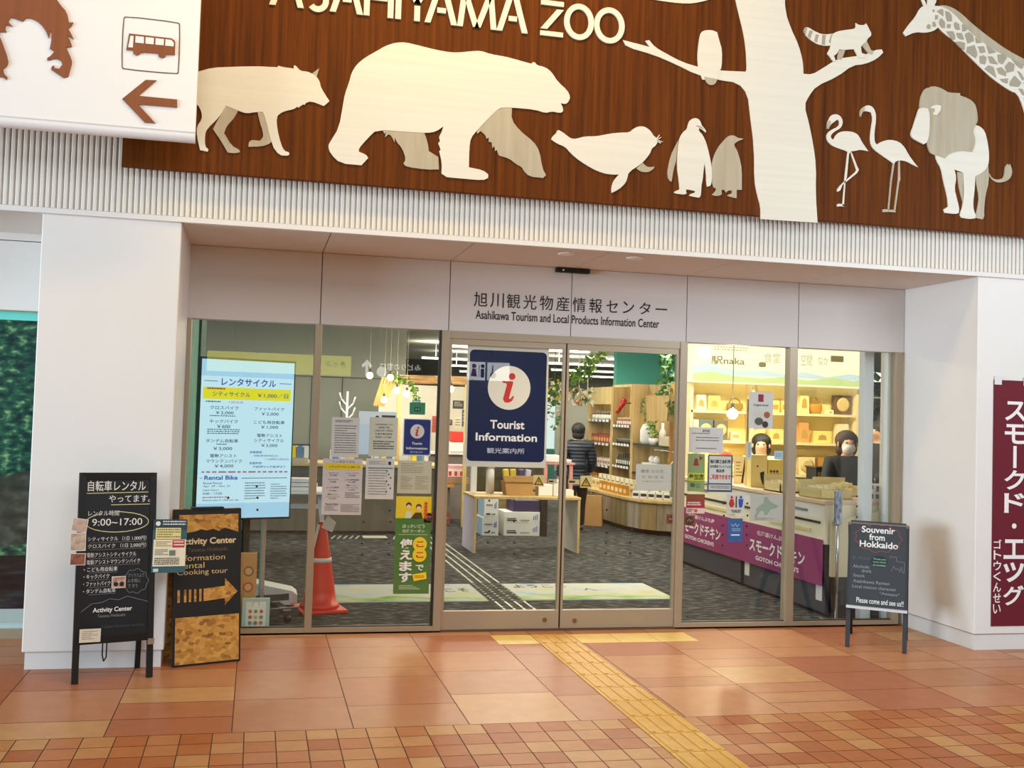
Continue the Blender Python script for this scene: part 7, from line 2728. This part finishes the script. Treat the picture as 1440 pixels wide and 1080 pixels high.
# cream end panel and black kick space
ep = empty('end_panel', 'cream slanted end panel of the food counter behind the right pane', 'panel', (KX + 0.02, 0.272, 0))
w = MB()
w.prism([(0.0, 0.34), (0.75, 0.34), (0.75, 0.93), (0.5, 0.90), (0.0, 0.80)], 0.0, 0.03, mat('panel_cream', 'd8cfae', 0.5))
w.build('panel', ep)
w = MB()
w.box(0.02, 0.75, 0.0, 0.03, 0.0, 0.34, BLACKM)
w.build('kick_plate', ep)
# tape holders / trays of packets
for i, (x, y, rz, lab) in enumerate(((4.86, 0.62, 0.1, 'open card tray of yellow packets nearest the right pane'), (5.18, 0.95, -0.05, 'open card tray of packets in front of the masked person'), (4.86, 1.25, 0.0, 'open card tray of packets on the counter behind the right post'))):
    e = empty('card_tray', lab, 'tray', (x, y, 0.9665), rz)
    w = MB()
    tm = mat('tray_straw', 'd9c68c', 0.7)
    w.box(-0.16, 0.16, -0.15, 0.15, 0, 0.01, tm)
    w.box(-0.16, 0.16, -0.15, -0.142, 0, 0.075, tm)
    w.box(-0.16, -0.152, -0.15, 0.15, 0, 0.09, tm)
    w.box(0.152, 0.16, -0.15, 0.15, 0, 0.09, tm)
    w.prism([(-0.16, 0.0), (0.16, 0.0), (0.16, 0.15), (-0.16, 0.15)], 0.142, 0.15, tm)
    w.build('tray_body', e)
    base_ = Vector((x, y, 0.98))
    row('packet', 'pouch', 'e9dca0', 'd8b84a', base_ + Vector((-0.1, -0.06, 0.0)), (0.068, 0.012, 0.004), 4, 'yellow packet, front row, ' + ('tray nearest the right pane', 'tray before the masked person', 'tray behind the right post')[i], 'packet', 'packets in tray: ' + lab, 0.6, 0.2)
    row('packet', 'pouch', 'e2d2a8', 'c9a44e', base_ + Vector((-0.1, 0.06, 0.0)), (0.068, -0.004, 0.004), 4, 'cream packet, back row, ' + ('tray nearest the right pane', 'tray before the masked person', 'tray behind the right post')[i], 'packet', 'back packets in tray: ' + lab, 0.62, -0.15)
# goods on the left half of the counter
for i, (px, y, c, nm_, lab) in enumerate((((1056, 640, 1079, 687), 1.75, 'ecd98c', 'gift_bag', 'tall yellow bag with a dark blot on the counter, seen through the sticker pane'), ((1080, 647, 1101, 691), 1.75, 'e6d06a', 'gift_bag', 'bright yellow bag with small figures at the right edge of the sticker pane'), ((1032, 642, 1049, 686), 2.2, 'efe6c4', 'clipboard_sheet', 'leaning cream sheet with a dark edge on the counter'), ((984, 636, 996, 690), 2.7, 'ead9a0', 'gift_bag', 'straw coloured bag behind the green sticker on the counter'))):
    x0, y0, x1, y1 = px
    a_, b_ = at_y(x0, (y0 + y1) / 2, y), at_y(x1, (y0 + y1) / 2, y)
    t_ = at_y((x0 + x1) / 2, y0, y)
    P = Panel(nm_, b_.x - a_.x, t_.z - 0.966, mat('counter_' + c + str(i), c, 0.6), ((a_.x + b_.x) / 2, y, 0.9665), label=lab, cat='bag' if 'bag' in nm_ else 'sheet', thick=0.08 if 'bag' in nm_ else 0.01)
    if i == 0:
        P.poly([(0.55, 0.55), (0.8, 0.5), (0.9, 0.7), (0.75, 0.95), (0.6, 0.75)], INK)
        P.circle(0.4, 0.35, 0.01, BROWNL)
    if i == 1:
        for u in (0.2, 0.4, 0.6):
            P.circle(u, 0.42, 0.014, BROWNL)
        P.rect(0.1, 0.5, 0.9, 0.52, BROWNL)
        P.rect(0.15, 0.58, 0.9, 0.9, mat('bag_olive', 'b0a458', 0.6))
    if i == 2:
        P.stroke([(0.95, 0.05), (0.7, 0.95)], 0.02, INK)
        P.lines(0.15, 0.2, 0.7, 0.8, 5, GREYINK, 0.3)
    P.done()
w = MB()
p = at_y(1021, 647, 2.3)
w.ball((0, 0, 0), 0.09, mat('scarf_orange', 'c8501c', 0.7), (0.8, 0.8, 1.2), 12)
w.cyl((0, 0, -0.1), (0, 0, 0.9665 - p.z), 0.05, 0.06, mat('scarf_orange', 'c8501c'), 12)
tag(w.build('orange_ornament', None, (p.x, 2.3, p.z)), 'orange rounded ornament between the hours notice and the slate sticker', 'ornament')
w = MB()
w.box(-0.012, 0.012, -0.012, 0.012, 0.0, 0.86, PINEY)
p = at_y(1051, 600, 1.9)
tag(w.build('wooden_post', None, (p.x, 1.9, 0.9665)), 'slim pale wooden post on the counter beside the drawing poster', 'post')
w = MB()
w.box(-0.13, 0.13, -0.1, 0.1, 0.0, 0.17, BLACKM, 0.004)
w.box(-0.11, 0.0, -0.103, -0.1, 0.03, 0.13, mat('lid_yellow', 'd8b83c', 0.5))
w.box(-0.14, 0.14, -0.11, 0.11, 0.17, 0.185, mat('lid_brown', '3a2c20', 0.5))
p = at_y(1156, 668, 2.4)
tag(w.build('black_case', None, (p.x, 2.4, 0.9665)), 'black case with a yellow front left of the masked person', 'case')
bk = empty('back_counter', 'cream back counter between the food counter and the stall wall', 'counter', (5.9, 2.62, 0))
w = MB()
w.box(-0.12, 0.36, -0.26, 0.14, 0, 0.93, mat('case_cream', 'ece4c8'))
w.build('body', bk)
w = MB()
w.box(-0.14, 0.38, -0.28, 0.16, 0.93, 0.965, MATS['rail_pinkwood'])
w.build('counter_top', bk)

# photo sheet on the counter end
x0, y0, x1, y1 = 1221, 680, 1246, 738
a_, b_ = at_y(x0, 705, 0.34), at_y(x1, 705, 0.34)
t_ = at_y(1233, y0, 0.34)
P = Panel('photo_sheet', b_.x - a_.x, t_.z - 0.966, PAPER, ((a_.x + b_.x) / 2, 0.345, 0.9665), label='white sheet of grey food photos standing at the counter end between the white posts', cat='photo sheet', thick=0.003)
for u, v, wd, h in ((0.05, 0.1, 0.25, 0.22), (0.45, 0.14, 0.5, 0.32), (0.05, 0.6, 0.25, 0.25), (0.42, 0.62, 0.24, 0.24), (0.75, 0.62, 0.22, 0.24)):
    P.rect(u, v, u + wd, v + h, mat('grey_photo', '8a8a88', 0.6, col2='4a4a48', scale=(60, 60, 60)))
P.done()

# inner white posts by the right pane
for i, (a_, b_) in enumerate(((4.931, 5.017), (5.15, 5.235))):
    w = MB()
    w.box(a_, b_, 0.18, 0.26, 0, 3.0, mat('post_white', 'dfe6ea', 0.4), 0.003)
    structure(w, 'trim_%d' % (8 + i), 'white inner post behind the right pane')
# chrome stand
cs = empty('floor_stand', 'slim chrome floor stand with a blue patterned tip behind the chalkboard', 'stand', (4.735, 0.225, 0))
w = MB()
w.cyl((0, 0, 0.01), (0, 0, 0.9), 0.013, 0.013, STEEL, 12)
w.build('pole', cs)
w = MB()
w.box(-0.13, 0.13, -0.11, 0.05, 0, 0.012, STEEL, 0.004)
w.build('base_plate', cs)
w = MB()
w.box(-0.028, 0.028, -0.02, 0.02, 0.78, 1.06, mat('tip_blue', 'b8c8dc', 0.5, col2='3a4a6c', scale=(40, 40, 20)), 0.006)
w.build('sleeve', cs)

# right rear: lamp, plants
p = at_y(1200, 535, 5.0)
e = empty('ceiling_dome_lamp', 'white dome lamp hanging at the right rear behind the white posts', 'lamp', (p.x + 0.1, 5.0, p.z))
w = MB()
w.lathe([(0.42, 0.0), (0.40, 0.05), (0.25, 0.11), (0.05, 0.14)], mat('dome_glow', 'f4f0e0', 0.5, emit=1.6), n=24)
w.build('shade', e)
w = MB()
w.cyl((0, 0, 0.14), (0, 0, 3.0 - p.z), 0.006, 0.006, BLACK, 6)
w.build('cord', e)
w = MB()
w.leaves([at_y(px, py, 4.4) for px, py in ((1232, 549), (1238, 553), (1244, 550), (1236, 558), (1229, 553))], LEAF, 0.16, 10, 0.12)
w.leaves([at_y(px, py, 4.4) for px, py in ((1236, 563), (1230, 570), (1242, 566))], mat('leaf_dark', '22301f', 0.6), 0.16, 10, 0.12)
pt = at_y(1237, 556, 4.4)
w.cyl((pt.x, 4.4, 0.3), (pt.x, 4.4, pt.z), 0.03, 0.02, mat('stem_brown', '4a3a28', 0.7), 8)
w.lathe([(0.16, 0), (0.2, 0.32)], BLACKM, (pt.x, 4.4, 0), 16)
tag(w.build('tall_plant'), 'tall dark leaved plant behind the right white post', 'plant')
e = empty('bottle_rack', 'tall black framed glass rack right of the stall wall', 'rack', (7.25, 3.55, 0))
for x in (-0.2, 0.2):
    w = MB()
    w.bar((x, 0, 0), (x, 0, 1.95), 0.03, 0.03, BLACK)
    w.build('upright', e)
for z in (0.3, 0.75, 1.2, 1.6, 1.93):
    w = MB()
    w.box(-0.2, 0.2, -0.02, 0.25, z, z + 0.02, mat('rack_shelf', '9fb4b0', 0.3))
    w.build('shelf_board', e)
row('rack_bottle', 'bottle', '8aa89c', 'd8dcd4', (7.12, 3.65, 1.22), (0.09, 0, 0), 4, 'pale green bottle on the black framed rack, upper shelf', 'bottle', 'bottles on the upper shelf of the black rack', 1.2)
row('rack_bottle', 'bottle', '9c8a64', 'e4dccc', (7.12, 3.65, 0.77), (0.09, 0, 0), 4, 'brown bottle on the black framed rack, lower shelf', 'bottle', 'bottles on the lower shelf of the black rack', 1.2)
